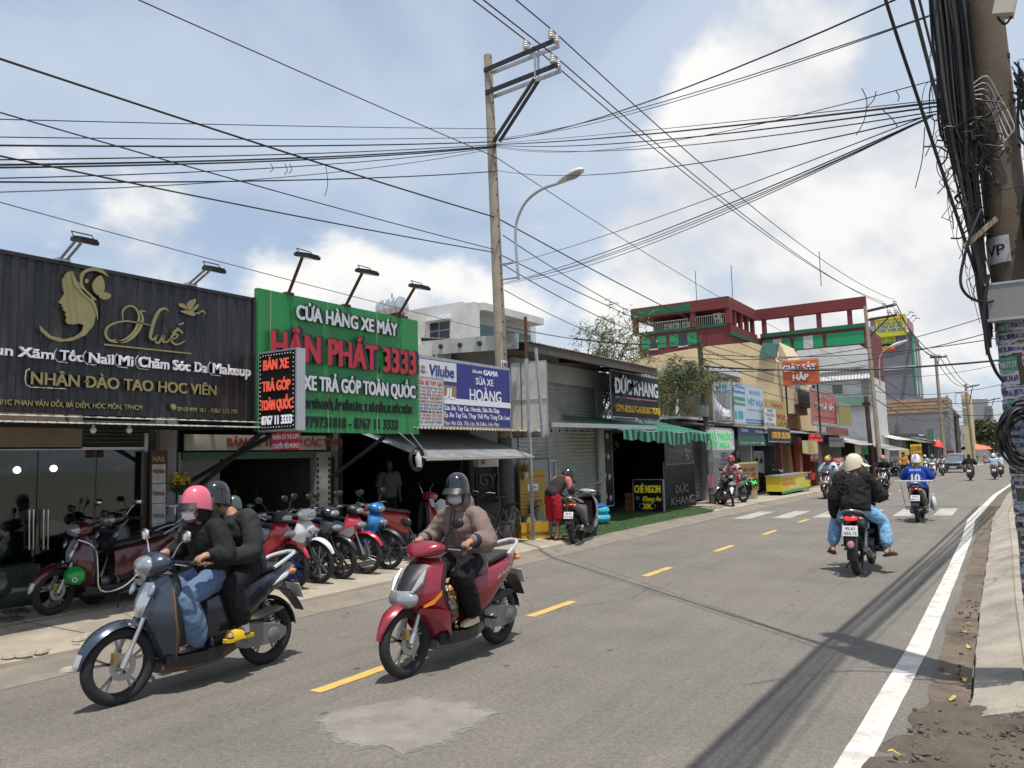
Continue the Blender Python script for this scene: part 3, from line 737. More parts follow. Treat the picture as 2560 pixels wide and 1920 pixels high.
# salon front
fz = lambda a,b:onX(*z2(a,b),GX)
hd = box('header_panel',tan_p,sal,GX-.05,GX+.03,1.3,fz(515,0).y,fz(300,308).z,2.33)
gb = MB(); y0,y1 = fz(518,0).y,5.70
corrugated(gb,(GX,y0,fz(0,300).z+.02),(0,0,1),(0,1,0),(1,0,0),.42,y1-y0,.045,.010,False); gb.build('grille_box',M('green grey grille',(.085,.10,.09),.5,.3,var=.3),sal,30)
pan = MB(); gy = [1.35,2.6,fz(250,0).y,fz(615,0).y,fz(905,0).y]; gt = fz(0,318).z
for a,b in zip(gy[:-1],gy[1:]):pan.bx(GX-.006,GX+.006,a+.006,b-.006,.13,gt)
pan.build('glass_front',glass,sal,0)
MB().bx(GX-.03,GX+.03,gy[-1],gy[-1]+.05,.1,2.05).bx(GX-.03,GX+.03,1.3,gy[-1],gt+.002,gt+.035).bx(GX-.03,GX+.03,1.3,gy[-1],.1,.13).build('door_frame',M('aluminium',(.55,.56,.56),.35,.8),sal,0)
for px in (185,210,275,302):
 a,b = onX(*z2(px,688),GX+.05),onX(*z2(px,940),GX+.05)
 MB().tube([a,b],.011).tube([a-V((0,0,.03)),a-V((.07,0,.03))],.007).tube([b+V((0,0,.03)),b+V((-.07,0,.03))],.007).build('handle',M('polished steel',(.7,.7,.7),.2,.95,var=0),sal)
inn = MB().bx(-11.6,-11.5,4.35,5.4,.11,1.62); inn.build('mirror_screen',M('tinted mirror',(.05,.06,.065),.12,.2),sal,0)
MB().bx(-12.9,-12.85,1.5,4.0,.5,1.9).build('poster_wall',M('interior poster',(.17,.15,.12),.7,var=.5,vs=2),sal,0)
MB().bx(-9.75,-9.45,1.38,fz(330,0).y,.11,.55).build('display_counter',M('pale counter',(.34,.30,.26),.6),sal,0)
lampm = M('lit lamp',(1.0,.96,.86),.4,var=0,emit=4)
for px,py in ((107,440),(337,430)):
 p = onX(*z2(px,py),-9.9); t = thing('pendant_lamp','lit pendant lamp in a wire cage behind the salon glass','lamp',(p.x,p.y,p.z-.05),0,'pendant lamps in the salon')
 MB().ell(p,(.042,.042,.042)).build('bulb',lampm,t)
 cg = MB()
 for k in range(5):
  a = k*1.257; cg.tube([p+V((0,0,.25)),p+V((.10*math.cos(a),.10*math.sin(a),0))],.004,5)
 cg.tube([p+V((0,0,.25)),(p.x,p.y,2.35)],.004,5); cg.build('cage',dsteel,t)
p = onX(*z2(570,435),-11.0); t = thing('ceiling_lamp','small lit lamp deep inside the salon','lamp',(p.x,p.y,p.z)); MB().ell(p,(.06,.08,.02)).build('shade',lampm,t); MB().tube([p,(p.x,p.y,2.35)],.006).build('cord',dsteel,t)
# nail price strip on the pillar
pil = thing('shop_pillar','grey pillar between the salon and the motorcycle shop','pillar',(-9.28,5.86,.1))
box('shaft',grey_wall,pil,-9.5,-9.2,5.79,6.02,.1,2.3)
ns = bX('nail_sign','tall narrow nail service panel on the pillar beside the salon door','sign',z2,(950,318),(1043,960),-9.12,.03,M('brown panel',(.12,.045,.03),.6))
tX(ns,'NAIL',z2,(958,368),(1038,368),36,-9.115,gold,.006,.04)
picm = M('nail picture',(.50,.50,.48),.6,var=.35,vs=14)
for k,(a,b) in enumerate(((405,520),(530,645),(655,770),(780,895),(905,945))):
 panel(ns,z2,(957,a),(1040,b),-9.115,picm,'picture',.004)
 mm = MB()
 for j in range(4):q = onX(*z2(972+18*j,(a+b)/2+14*((j*3+k)%3-1)),-9.108); mm.ell(q,(.003,.018,.032),Matrix.Rotation(.5,3,'X'),10,6)
 mm.build('picture_motif',mc((.10,.28,.30) if k>1 else (.22,.12,.10)),ns)

# ================================================================ the motorcycle shop
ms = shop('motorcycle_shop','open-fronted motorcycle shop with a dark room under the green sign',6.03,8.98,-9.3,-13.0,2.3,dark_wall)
box('door_panel',M('grey door',(.16,.165,.16),.6,var=.2),ms,-9.36,-9.3,6.13,6.75,.11,1.78)
box('lintel',M('green frame',(.06,.11,.085),.6,var=.2),ms,-9.35,-9.22,6.10,8.9,1.70,1.80)
box('post',M('green post',(.17,.22,.19),.6,var=.2),ms,-9.33,-9.22,6.06,6.12,.1,1.80)
pp_ = MB().bx(-9.34,-9.2,8.42,8.72,.1,1.78); pp_.build('pillar',M('poster pillar',(.26,.24,.22),.7,var=.5,vs=6),ms,0)
sk = MB(); random.seed(2)
for k in range(16):
 for yy in (8.45,8.69):sk.bx(-9.2,-9.196,yy-.025,yy+.02,.3+k*.09,.3+k*.09+.05)
sk.build('pillar_mark',black_l,ms,0)
MB().bx(-12.2,-11.6,6.4,8.2,.11,1.1).bx(-12.6,-12.3,8.3,8.8,.11,1.6).bx(-11.2,-10.9,7.4,7.9,.11,.9).build('counter',M('dark counter',(.05,.05,.05),.6),ms,0)
bn = bX('shop_banner','long beige banner with red letters hung above the motorcycle shop door','banner',z2,(1165,215),(2050,312),-9.16,.03,M('beige banner',(.42,.39,.31),.7,var=.12,dirt=(.2,.18,.14)))
pq = onX(*z3(790,1345),-9.16)
tX(bn,'BÁN XE TRẢ GÓP CÁC TỈNH',z3,(-88,1395),(700,1400),56,-9.158,M('faded red letters',(.33,.05,.05),.6,var=.2),.01,.1)
gtl,gbr = z3(124,330),z3(1238,1343)
gtop = onX(*z3(124,330),SX); gbot = onX(*z3(1240,1343),SX)
green = M('green aluminium panel',(.022,.235,.062),.38,.15,var=.06,vs=2,dirt=(.05,.17,.07),dscale=1.2,damt=.8,stretch=(1,4,.5))
gs = board('motorcycle_shop_sign','large green sign with big raised red letters over the motorcycle shop','shop sign',(SX,(gtop.y+gbot.y)/2,(gtop.z+gbot.z)/2),FX,gbot.y-gtop.y,gtop.z-gbot.z,.07,green)
seam_m = M('seam',(.32,.42,.25),.6)
for a in (210,608,948):q = onX(*z3(a,900),SX); box('panel_seam',seam_m,gs,SX,SX+.003,q.y-.004,q.y+.004,gbot.z,gtop.z)
redl = M('red acrylic',(.42,.018,.03),.35,var=.08)
def raised(par,s,Z,a,b,h,X,face_m,depth,bold):
 """Letters with a dark built-up side and a coloured face"""
 tX(par,s,Z,a,b,h,X,dark_edge,depth,bold,name='letter_side')
 tX(par,s,Z,a,b,h,X+depth+.001,face_m,.003,bold*.93,name='letter_face')
raised(gs,'CỬA HÀNG XE MÁY',z3,(392,502),(1085,612),94,SX,M('pale letters',(.55,.57,.60),.4,var=.06),.05,.10)
raised(gs,'HÂN PHÁT 3333',z3,(222,715),(1212,848),182,SX,redl,.07,.10)
raised(gs,'BÁN XE TRẢ GÓP TOÀN QUỐC',z3,(268,967),(1210,1048),98,SX,M('pale letters small',(.55,.57,.60),.4,var=.06),.05,.10)
tX(gs,'PHAN VĂN ĐỐI, ẤP TIỀN LÂN, X. BÀ ĐIỂM, H. HÓC MÔN',z3,(392,1136),(1185,1172),56,SX,black_l,.012,.07)
tX(gs,'0979731818 - 0767 11 3333',z3,(412,1256),(1090,1272),76,SX,black_l,.012,.07)
for (bp,hp,lab) in (((335,366),(440,112),'rusty-armed floodlight over the green sign’s end by the light box'),((732,450),(855,222),'floodlight on a rusty arm over the middle of the green sign'),((1092,526),(1218,325),'floodlight on a rusty arm at the green sign’s end by the water tank')):
 b = onX(*z3(*bp),SX-.02); b.z = gtop.z+.01
 floodlight(b,onX(*z3(*hp),SX+.55),lab,'floodlights on the green sign',rust,False,.022,.2,.26)
for y in (gtop.y+.3,gbot.y-.4):
 MB().bar((SX-.1,y,gtop.z-.1),(-9.3,y,2.5),.05).build('support_strut',dsteel,gs,0); MB().bar((SX-.1,y,gbot.z+.1),(-9.25,y,1.35),.05).build('support_strut',dsteel,gs,0)
# light box across the pavement
lb = thing('light_box','hanging black light box with red letters and dotted border beside the green sign','light box',(-7.25,6.12,2.0))
LY = 6.05
a_,b_ = onY(*z3(131,786),LY),onY(*z3(384,1308),LY)
box('case',M('aluminium case',(.45,.46,.48),.4,.5,var=.1),lb,a_.x-.012,b_.x+.012,LY+.003,LY+.135,b_.z-.012,a_.z+.012)
box('black_face',black_p,lb,a_.x+.012,b_.x-.012,LY-.004,LY+.002,b_.z+.012,a_.z-.012)
ledr = M('red led letters',(.80,.12,.07),.5,var=.3,vs=60,emit=.35)
ledw = M('white led letters',(.75,.75,.85),.5,var=.2,emit=.3)
for s,a,b,h,m in (('BÁN XE',(165,860),(337,852),72,ledr),('TRẢ GÓP',(157,1008),(348,1000),72,ledr),('TOÀN QUỐC',(147,1140),(362,1130),72,ledr),('0767 11 3333',(152,1243),(360,1240),62,ledw)):
 tY(lb,s,z3,a,b,h,LY-.006,m,.006,.09)
dt = MB()
for k in range(17):
 for xx in (a_.x+.035,b_.x-.035):dt.ell((xx,LY-.006,b_.z+.05+k*(a_.z-b_.z-.1)/16),(.007,.004,.007),None,8,4)
for k in range(1,12):
 for zz in (b_.z+.04,a_.z-.04):dt.ell((a_.x+.035+k*(b_.x-a_.x-.07)/12,LY-.006,zz),(.007,.004,.007),None,8,4)
dt.build('led_dots',ledw,lb)
hb = MB().bar((-7.4,6.16,2.0),(-9.3,6.16,1.35),.045); hb.bar((-7.62,6.12,2.8),(-7.75,6.3,2.8),.03); hb.build('brace',dsteel,lb,0)
rs = bY('hanging_plate','small red plate with white letters hung under the light box','sign',z3,(220,1332),(412,1448),6.12,.01,M('red plate',(.50,.03,.05),.5,var=.1))
tY(rs,'NHẬN CÀ THẺ ATM',z3,(228,1362),(406,1357),34,6.119,white_l,.003,.05); tY(rs,'CHUYỂN TIỀN MOMO',z3,(228,1425),(406,1420),34,6.119,white_l,.003,.05)
# little shelf with flowers
sh = thing('offering_shelf','small white wall shelf beside the nail panel','shelf',(-9.1,6.3,.93))
q0,q1 = onX(*z2(1068,664),-9.0),onX(*z2(1165,664),-9.0)
MB().bx(-9.3,-9.0,q0.y,q1.y,q0.z-.015,q0.z).bx(-9.3,-9.05,(q0.y+q1.y)/2-.01,(q0.y+q1.y)/2+.01,q0.z-.12,q0.z-.015).build('board',white_l,sh,0)
vc = onX(*z2(1133,655),-9.12); vz = q0.z
t = thing('flower_vase','white vase of yellow chrysanthemums on the wall shelf','vase',(vc.x,vc.y,vz))
MB().lathe([(.03,0),(.036,.03),(.028,.08),(.034,.12)],16,(vc.x,vc.y,vz),cap=True).build('vase',M('white china',(.6,.62,.68),.2),t)
fl = MB(); gr = MB(); random.seed(6)
for k in range(13):
 c = V((vc.x+random.uniform(-.06,.08),vc.y+random.uniform(-.11,.13),vz+.30+random.uniform(-.06,.09)))
 gr.tube([(vc.x,vc.y,vz+.1),c],.003,5)
 for j in range(26):
  d = V((random.gauss(0,1),random.gauss(0,1),random.gauss(0,1))).normalized(); e = d.orthogonal().normalized()*.006
  fl.add([c+d*.004-e,c+d*.004+e,c+d*.042+e*.5,c+d*.042-e*.5],[(0,1,2,3)])
 for j in range(5):
  d = V((random.gauss(0,1),random.gauss(0,1),random.gauss(-.4,.5))).normalized(); e = d.orthogonal().normalized()*.015; cc = c-V((0,0,.09))
  gr.add([cc,cc+d*.04+e,cc+d*.08,cc+d*.04-e],[(0,1,2,3)])
fl.build('blossom',M('yellow petals',(.75,.52,.02),.6),t,0); gr.build('leaves',M('dark leaves',(.03,.07,.025),.6),t,0)

# ================================================================ the repair shop
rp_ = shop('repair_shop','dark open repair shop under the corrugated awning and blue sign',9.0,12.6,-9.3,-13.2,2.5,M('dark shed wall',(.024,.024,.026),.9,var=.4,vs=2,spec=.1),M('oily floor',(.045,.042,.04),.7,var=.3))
MB().bx(-12.8,-12.3,9.3,12.0,.11,1.0).bx(-12.9,-12.5,10.2,11.4,1.0,1.9).build('shelf_rack',M('dark rack',(.05,.05,.05),.6,var=.6,vs=9),rp_,0)
BX = -7.78
bp0,bp1 = onX(*z3(1236,812),BX),onX(*z3(1872,1300),BX)
blue = M('blue panel',(.022,.026,.20),.45,var=.10,dirt=(.05,.05,.17),dscale=1.4,damt=.7,stretch=(1,4,.5))
bs_ = board('repair_shop_sign','wide blue sign with white letters over the repair shop awning','shop sign',(BX,(bp0.y+bp1.y)/2,(bp0.z+bp1.z)/2),FX,bp1.y-bp0.y,bp0.z-bp1.z,.05,blue,steel)
panel(bs_,z3,(1238,818),(1498,985),BX+.004,M('white sign face',(.60,.60,.62),.5),'white_panel')
panel(bs_,z3,(1238,985),(1498,1117),BX+.004,M('brown sign face',(.30,.17,.09),.5),'brown_panel')
panel(bs_,z3,(1238,1118),(1870,1128),BX+.006,white_l,'divider')
blue_l = M('blue letters',(.03,.035,.22),.5)
tX(bs_,'Vilube',z3,(1305,896),(1476,912),78,BX+.005,blue_l,.004,.08,.12)
tX(bs_,'UL',z3,(1395,1052),(1480,1062),75,BX+.005,white_l,.004,.1,.1)
q = onX(*z3(1265,893),BX+.006); MB().lathe([(0,.003),(.062,.003),(.062,0)],28,q,(1,0,0)).build('round_logo',M('brown disc',(.30,.17,.09),.5),bs_)
tX(bs_,'VILUBE',z3,(1238,893),(1292,895),16,BX+.0105,white_l,.003,.05)
tX(bs_,'Dầu nhớt',z3,(1606,906),(1672,914),22,BX,white_l,.004,.04,.25); tX(bs_,'GAMA',z3,(1682,918),(1780,926),36,BX,white_l,.004,.14,.2)
tX(bs_,'SỬA XE',z3,(1630,975),(1750,988),48,BX,white_l,.004,.05); tX(bs_,'HOÀNG',z3,(1588,1066),(1804,1086),80,BX,white_l,.004,.06)
tX(bs_,'Sửa Xe Tay Ga, Honda, Sửa Xe Đạp',z3,(1412,1160),(1792,1178),34,BX,white_l,.004,.05)
tX(bs_,'Ép Xe Tay Ga, Thay Thế Phụ Tùng Các Loại',z3,(1412,1208),(1864,1228),32,BX,white_l,.004,.05)
tX(bs_,'Phan Văn Đối, Tiền Lân, Bà Điểm, Hóc Môn',z3,(1408,1264),(1790,1276),28,BX,M('faded letters',(.60,.50,.45),.5),.004,.05)
s2 = bX('price_board','small white list of repair services between the green and blue signs','sign',z3,(1212,945),(1408,1288),BX+.05,.015,M('white list',(.60,.59,.57),.6,var=.06),steel,fw=.012)
cols = [(.50,.03,.07),(.03,.16,.30),(.45,.08,.10),(.45,.08,.10),(.03,.03,.03),(.45,.08,.10),(.03,.16,.30),(.03,.16,.30),(.03,.03,.03),(.45,.08,.10),(.45,.08,.10),(.03,.16,.30)]
for k,s in enumerate(['SỬA XE TAY GA','VÁ VỎ RUỘT TAY GA','ÉP VỎ XE TAY GA','THAY PHỤ TÙNG CÁC LOẠI XE','THAY NHỚT','SỬA HONDA TẤT CẢ CÁC LOẠI XE','MUA BÁN XE ĐẠP CŨ','TRAO ĐỔI XE CŨ VÀ MỚI','SÊN NHÔNG DĨA CÁC LOẠI XE','SỬA XE ĐẠP CÁC LOẠI','VÁ VỎ RUỘT CÁC LOẠI','SỬA XE ĐẠP ĐIỆN']):
 y = 988 if k==0 else 1024+(k-1)*23.6
 tX(s2,s,z3,(1228,y+2),(1396,y-4),32 if k==0 else 13,BX+.0515,mc(cols[k],.5),.003,.06)
up_ = thing('upper_canopy','narrow ribbed eave under the blue sign','canopy',(-8.2,11,2.1))
corrugated(MB(),(BX+.10,9.0,bp1.z-.05),(0,1,0),V((-1,0,.06)).normalized(),(0,0,1),3.75,1.6,.09,.014,False).build('sheet',M('old yellowish sheet',(.40,.35,.24),.6,.2,var=.35,vs=6),up_,30)
fA,fB = onX(*z9(215,430),-7.35),onX(*z9(1490,452),-7.35); fz_ = (fA.z+fB.z)/2
aw = thing('corrugated_awning','grey corrugated metal awning sloping over the repair shop pavement','awning',(-8.2,(fA.y+fB.y)/2,fz_))
ad = V((-1.75,0,.56));
corrugated(MB(),(-7.35,fA.y,fz_),(0,1,0),ad.normalized(),V((.56,0,1.75)).normalized(),fB.y-fA.y,ad.length,.076,.011,True).build('sheet',M('zinc sheet',(.40,.41,.42),.42,.45,var=.25,vs=5,dirt=(.2,.19,.17),dscale=2,damt=.6),aw,0)
MB().tube([(-7.34,fA.y,fz_-.02),(-7.34,fB.y,fz_-.02)],.016).build('front_rail',M('worn rail',(.33,.30,.25),.6,.3),aw)
st_ = MB()
for y in (fA.y+.1,fA.y+.4):st_.bar((-7.4,fA.y+.15,fz_),(SX-.05,y-.35,2.1),.014)
st_.build('stay',steel,aw,0)
tc_ = onX(*z9(105,460),-7.45)
t = thing('inner_tube','black rubber tube hung under the awning’s end by the green sign','tyre tube',(tc_.x,tc_.y,tc_.z-.2)); MB().torus(tc_,.165,.026,(1,.1,0),36,10).build('ring',M('rubber',(.02,.02,.021),.7),t)
MB().tube([tc_+V((0,0,.16)),(tc_.x+.05,tc_.y,fz_+.05)],.004,5).build('string',dsteel,t)
t = thing('spray_bottle','white plastic bottle hanging inside the black rubber tube','bottle',(tc_.x+.03,tc_.y,tc_.z-.12))
MB().lathe([(.001,-.12),(.043,-.12),(.046,-.05),(.046,.03),(.02,.07),(.016,.10)],20,tc_+V((.03,0,0)),V((0,-.12,1))).build('bottle_body',M('white plastic',(.55,.55,.56),.4),t); MB().tube([tc_+V((.03,-.012,.09)),tc_+V((.03,-.012,.16))],.006,6).build('hook',dsteel,t)
t = bX('white_box_sign','small white box sign under the awning beside the concrete pole','sign',z9,(835,452),(1125,548),-8.75,.12,M('white box',(.52,.52,.48),.6),None)
panel(t,z9,(868,460),(912,525),-8.745,mc((.30,.10,.09)),'red_mark')
t = bX('gym_board','black board with dim GYM letters inside the repair shop','sign',z9,(800,560),(1140,960),-9.2,.03,black_p,None)
tX(t,'GYM',z9,(835,700),(1145,690),135,-9.199,M('dim olive letters',(.075,.07,.035),.6),.02,.10); tX(t,'GYM',z9,(850,795),(1130,785),40,-9.199,M('dim grey letters',(.05,.05,.045),.6),.01,.10)
# ================================================================ shuttered building
z10 = lambda a,b:(1560+a/3.77,850+b/3.77)
z11 = lambda a,b:(1960+a/6.143,930+b/6.143)
z12 = lambda a,b:(2280+a/7.214,1000+b/7.214)
z8 = lambda a,b:(2150+a/3.017,700+b/3.017)
zs = lambda a,b:(1100+a/2.182,b/2.182)
FXW = -9.0
grey_pan = M('grey fascia',(.40,.40,.385),.6,var=.1,dirt=(.2,.19,.18),dscale=1.5,damt=.5)
shut_m = M('grey roller slats',(.40,.39,.365),.5,.25,var=.10,vs=2,dirt=(.19,.18,.16),dscale=1.3,damt=.6)
sb_ = thing('shuttered_building','grey building with tall closed roller shutter and overhanging metal roof','building',(FXW,15.8,.1))
yL,yR = onX(*z5(455,900),FXW).y,onX(*z5(1040,900),FXW).y
zf0,zf1,zb = onX(*z5(800,340),FXW).z,onX(*z5(800,205),FXW).z,onX(*z5(1045,1170),FXW).z
MB().bx(-13,FXW-.06,yL-.6,yR+.35,.09,zf1+.25).build('wall',grey_wall,sb_,0)
corrugated(MB(),(FXW-.03,yR,zb),(0,0,1),(0,-1,0),(1,0,0),zf0-zb,yR-yL,.085,.012,False).build('roller_shutter',shut_m,sb_,30)
box('base_panel',black_p,sb_,FXW-.05,FXW+.015,yL,yR,.1,zb-.003)
fa = MB().bx(FXW-.05,FXW+.10,yL-.3,onX(*z5(885,200),FXW+.1).y-.004,zf0,zf1).bx(FXW-.05,FXW+.10,onX(*z5(885,200),FXW+.1).y+.004,onX(*z5(1145,240),FXW+.1).y,zf0,zf1)
fa.build('fascia_panel',grey_pan,sb_,0)
MB().bx(FXW-.05,FXW+.06,yR,yR+.28,.1,zf1).build('side_pillar',grey_pan,sb_,0)
MB().bar((FXW+.02,yR-.02,zb),(FXW+.02,yR-.02,zf0),.05).bar((FXW+.02,onX(*z5(660,800),FXW).y,1.2),(FXW+.02,onX(*z5(660,800),FXW).y,zf0),.02).build('guide_rail',steel,sb_,0)
RX = -7.85; ra,rb_ = onX(*z5(565,58),RX),onX(*z5(1490,190),RX); rz = (ra.z+rb_.z)/2
rd = V((-4.6,0,.62))
corrugated(MB(),(RX,ra.y-.2,rz),(0,1,0),rd.normalized(),V((.62,0,4.6)).normalized(),rb_.y-ra.y+.2,rd.length,.10,.016,False).build('roof',M('old roof sheet',(.16,.13,.11),.6,.3,var=.4,vs=3),sb_,30)
MB().bx(RX-.08,RX-.02,ra.y-.2,rb_.y,rz-.19,rz-.025).build('eave_board',M('dark timber',(.085,.07,.058),.8,var=.3,vs=5),sb_,0)
for y in (ra.y-.05,(ra.y+rb_.y)/2,rb_.y-.1):MB().bar((RX-.05,y,rz-.10),(RX-3.2,y,rz+.34),.07,.13).build('rafter',dsteel,sb_,0)
gd = MB().bar((RX-.2,ra.y-.3,rz+.02),(RX-3.4,ra.y-.3,rz+.15),.05,.30); gd.build('side_girder',M('white girder',(.42,.42,.40),.6,dirt=(.2,.18,.15)),sb_,0)
gh = MB()
for k in range(5):gh.lathe([(0,.03),(.05,.03),(.05,0)],16,(RX-.6-.5*k,ra.y-.3-.028,rz+.04+.02*k),(0,-1,0))
gh.build('girder_hole',dsteel,sb_)
# side door with the yellow menu
dz = onX(*z5(600,908),FXW+.12).z; dy0,dy1 = onX(*z5(458,910),FXW+.12).y,onX(*z5(712,910),FXW+.12).y
dr = thing('side_door','grey metal side door standing beside the tall roller shutter','door',(FXW+.12,(dy0+dy1)/2,.1))
box('door_leaf',M('grey metal door',(.27,.28,.275),.6,var=.15),dr,FXW+.04,FXW+.12,dy0,dy1,.1,dz)
dyw = onX(*z5(665,910),FXW+.12).y
MB().bx(FXW+.12,FXW+.16,dyw,dyw+.03,.1,dz).bx(FXW+.12,FXW+.16,dy1-.04,dy1,.1,dz).bx(FXW+.12,FXW+.16,dyw+.03,dy1-.04,.95,.98).bx(FXW+.12,FXW+.16,dyw+.03,dy1-.04,dz-.04,dz).build('door_frame',steel,dr,0)
ym = bX('menu_board','yellow rice menu board leaning on the grey side door','sign',z5,(452,985),(648,1310),FXW+.24,.015,M('amber board',(.42,.235,.03),.6,var=.12,vs=3),None)
panel(ym,z5,(512,1090),(590,1132),FXW+.244,white_l,'paper_slip'); tX(ym,'CÒN',z5,(528,1112),(575,1110),18,FXW+.246,blue_l,.002,.05)
tX(ym,'CƠM TẤM QUY NHƠN',z5,(470,1032),(640,1026),14,FXW+.241,mc((.25,.11,.02)),.002,.04)
for k,s in enumerate(['Cơm Sườn 35k','Cơm Gà Chiên 35k','Cơm Chả Trứng 30k','Canh 5k','Nước 10k']):tX(ym,s,z5,(470,1160+k*28),(570+18*(k%3),1158+k*28),10,FXW+.241,black_l,.002,.04)
pt_ = onX(*z5(490,1000),FXW+.30); t = thing('hanging_planter','small white hanging pot with orange croton leaves beside the grey door','plant pot',(pt_.x,pt_.y,pt_.z-.15))
MB().lathe([(.05,-.13),(.075,0),(.08,.01),(.06,.0)],18,pt_,(0,0,1),True).build('pot',M('white pot',(.55,.54,.5),.5),t)
cr_ = MB(); random.seed(31)
for k in range(60):
 d = V((random.gauss(0,.6),random.gauss(0,1),random.gauss(.7,.7))).normalized(); b = pt_+V((0,0,.02)); e = d.orthogonal().normalized()*.02; l = random.uniform(.10,.24)
 cr_.add([b,b+d*l*.5+e,b+d*l,b+d*l*.5-e],[(0,1,2,3)])
cr_.build('foliage',M('croton leaves',(.32,.13,.03),.6,var=.6,vs=25),t,0); MB().tube([pt_,pt_+V((0,0,.35))],.004,5).build('hanger',dsteel,t)
# blank board and steel posts by the pole
WBY = 12.75
wb = bY('blank_board','blank weathered white board on steel posts beside the concrete pole','board',z5,(388,190),(658,715),WBY,.03,M('weathered white',(.50,.50,.47),.75,var=.12,vs=4,dirt=(.27,.25,.22),dscale=2.2,damt=.7),steel,fw=.02)
pA,pB = onY(*z5(388,460),WBY),onY(*z5(655,440),WBY); MB().bar(pA+V((0,-.005,0)),pB+V((0,-.005,0)),.02).build('batten',steel,wb,0)
pv_ = onY(*z5(465,460),WBY); MB().bar((pv_.x,WBY-.004,pA.z-.75),(pv_.x,WBY-.004,pA.z+.75),.012).build('joint_strip',dsteel,wb,0)
for (a,b,lab) in (((493,-175),(550,1385),'thin tall steel post with rusty top in front of the blank white board'),):
 p,q = onY(*z5(*b),12.2),onY(*z5(*a),12.2); t = thing('steel_post',lab,'post',(p.x,p.y,.1))
 MB().bar((p.x,p.y,.1),(q.x,q.y,q.z-.8),.05).build('post',steel,t,0); m_ = p.lerp(q,1); MB().bar((q.x,q.y,q.z-.798),(q.x,q.y,q.z),.045).build('rusty_top',rust,t,0)
 w_ = onY(*z5(625,735),12.4); ww = onY(*z5(572,60),12.4); MB().bar(w_,ww,.045).bar((w_.x-.02,12.4,w_.z+.25),(p.x,12.2,w_.z+.1),.03).build('side_bar',steel,t,0)
# galvanised beam with small bulbs
ba,bb = onX(*z5(682,638),-7.7),onX(*z5(1478,660),-7.55)
t = thing('support_beam','long galvanised beam crossing in front of the roller shutter','beam',(-7.7,ba.y,ba.z))
MB().bar(ba,bb,.05,.09).bar((ba.x,ba.y+.05,ba.z),(FXW,ba.y+.3,ba.z+.05),.05).build('beam',steel,t,0)
for k,px in enumerate((690,752,810,863,918,972)):
 p = onX(*z5(px,684),-7.69); u = thing('festoon_bulb','small unlit black festoon bulb hanging from the galvanised beam','light bulb',(p.x,p.y,p.z),0,'festoon bulbs under the beam')
 MB().ell(p,(.02,.02,.028),None,10,6).build('bulb',dsteel,u); MB().tube([p,(p.x,p.y,ba.z-.03)],.006,5).build('cord',dsteel,u)

# ================================================================ the gym and dessert shop
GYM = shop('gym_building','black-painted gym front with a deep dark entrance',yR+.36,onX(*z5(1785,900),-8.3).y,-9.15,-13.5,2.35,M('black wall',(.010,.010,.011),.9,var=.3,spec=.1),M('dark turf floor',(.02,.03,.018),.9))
gm = bX('gym_sign','black sign with raised white and amber letters under the roof edge','shop sign',z5,(1138,232),(1505,610),-8.2,.05,black_p,steel,fw=.02)
raised(gm,'ĐỨC KHANG',z5,(1165,342),(1490,378),112,-8.2,M('white channel letters',(.66,.66,.66),.4),.05,.10)
tX(gm,'GYM-BOXING-AEROBIC-YOGA',z5,(1170,514),(1503,537),52,-8.2,M('amber letters',(.58,.33,.02),.5),.04,.11)
ps = MB(); a,b = onX(*z5(1172,430),-8.19),onX(*z5(1490,462),-8.19); ps.bar(a,b,.01,.03); ps.ell((a+b)/2,(.015,.09,.035)); ps.build('pink_line',M('pink strip',(.50,.20,.20),.5),gm)
panel(gm,z5,(1150,574),(1503,612),-8.194,M('pale strip',(.5,.5,.5),.5),'address_strip')
tX(gm,'14 PHAN VĂN ĐỐI, BÀ ĐIỂM, HÓC MÔN',z5,(1160,592),(1320,596),18,-8.192,black_l,.003,.05); tX(gm,'ĐT: 0933.818.372 - 0764.886.337',z5,(1345,597),(1495,602),16,-8.192,black_l,.003,.05)
sg2 = MB().bar(onX(*z5(1062,580),-8.05),onX(*z5(1372,300),-8.05),.045).bar(onX(*z5(1240,430),-8.05),onX(*z5(1415,655),-7.6),.02); sg2.build('strut',dsteel,gm,0)
tvp = bX('photo_panel','tall black dessert panel with yellow words and round photographs','sign',z5,(1050,675),(1162,1243),-8.95,.02,black_p,M('white trim',(.5,.5,.5),.5),fw=.012)
yl = M('yellow letters',(.66,.58,.02),.5,emit=.12)
for k,(s,y) in enumerate((('CHÈ',712),('NGON',866),('ĐIỆN',1018),('ĐẠI',1178))):
 tX(tvp,s,z5,(1056+k*8,y),(1086+k*8,y),34,-8.949,yl,.003,.05)
 q = onX(*z5(1110+k*9,y+12),-8.945); MB().lathe([(0,.004),(.075,.004),(.075,0)],20,q,V((1,0,0))).build('dish_photo',M('dish photo',(.42,.42,.40),.5,var=.5,vs=22),tvp)
t = bX('gym_name_sign','black panel with two lines of grey letters at the gym entrance','sign',z5,(1540,935),(1782,1250),-8.3,.05,black_p,M('grey trim',(.2,.2,.2),.5),fw=.02)
gl_ = M('grey letters',(.16,.15,.15),.5)
tX(t,'ĐỨC',z5,(1617,1120),(1718,1118),58,-8.299,gl_,.02,.08); tX(t,'KHANG',z5,(1588,1210),(1765,1200),58,-8.299,gl_,.02,.08)
t = bX('dessert_sign','dark upper panel with faint script above the panel of grey letters','sign',z5,(1545,775),(1755,925),-8.28,.03,M('brown black',(.02,.017,.014),.5),M('grey trim2',(.12,.12,.11),.5),fw=.015)
tX(t,'Khang An',z5,(1575,835),(1735,828),34,-8.279,gl_,.003,.05,.25)
mm = MB()
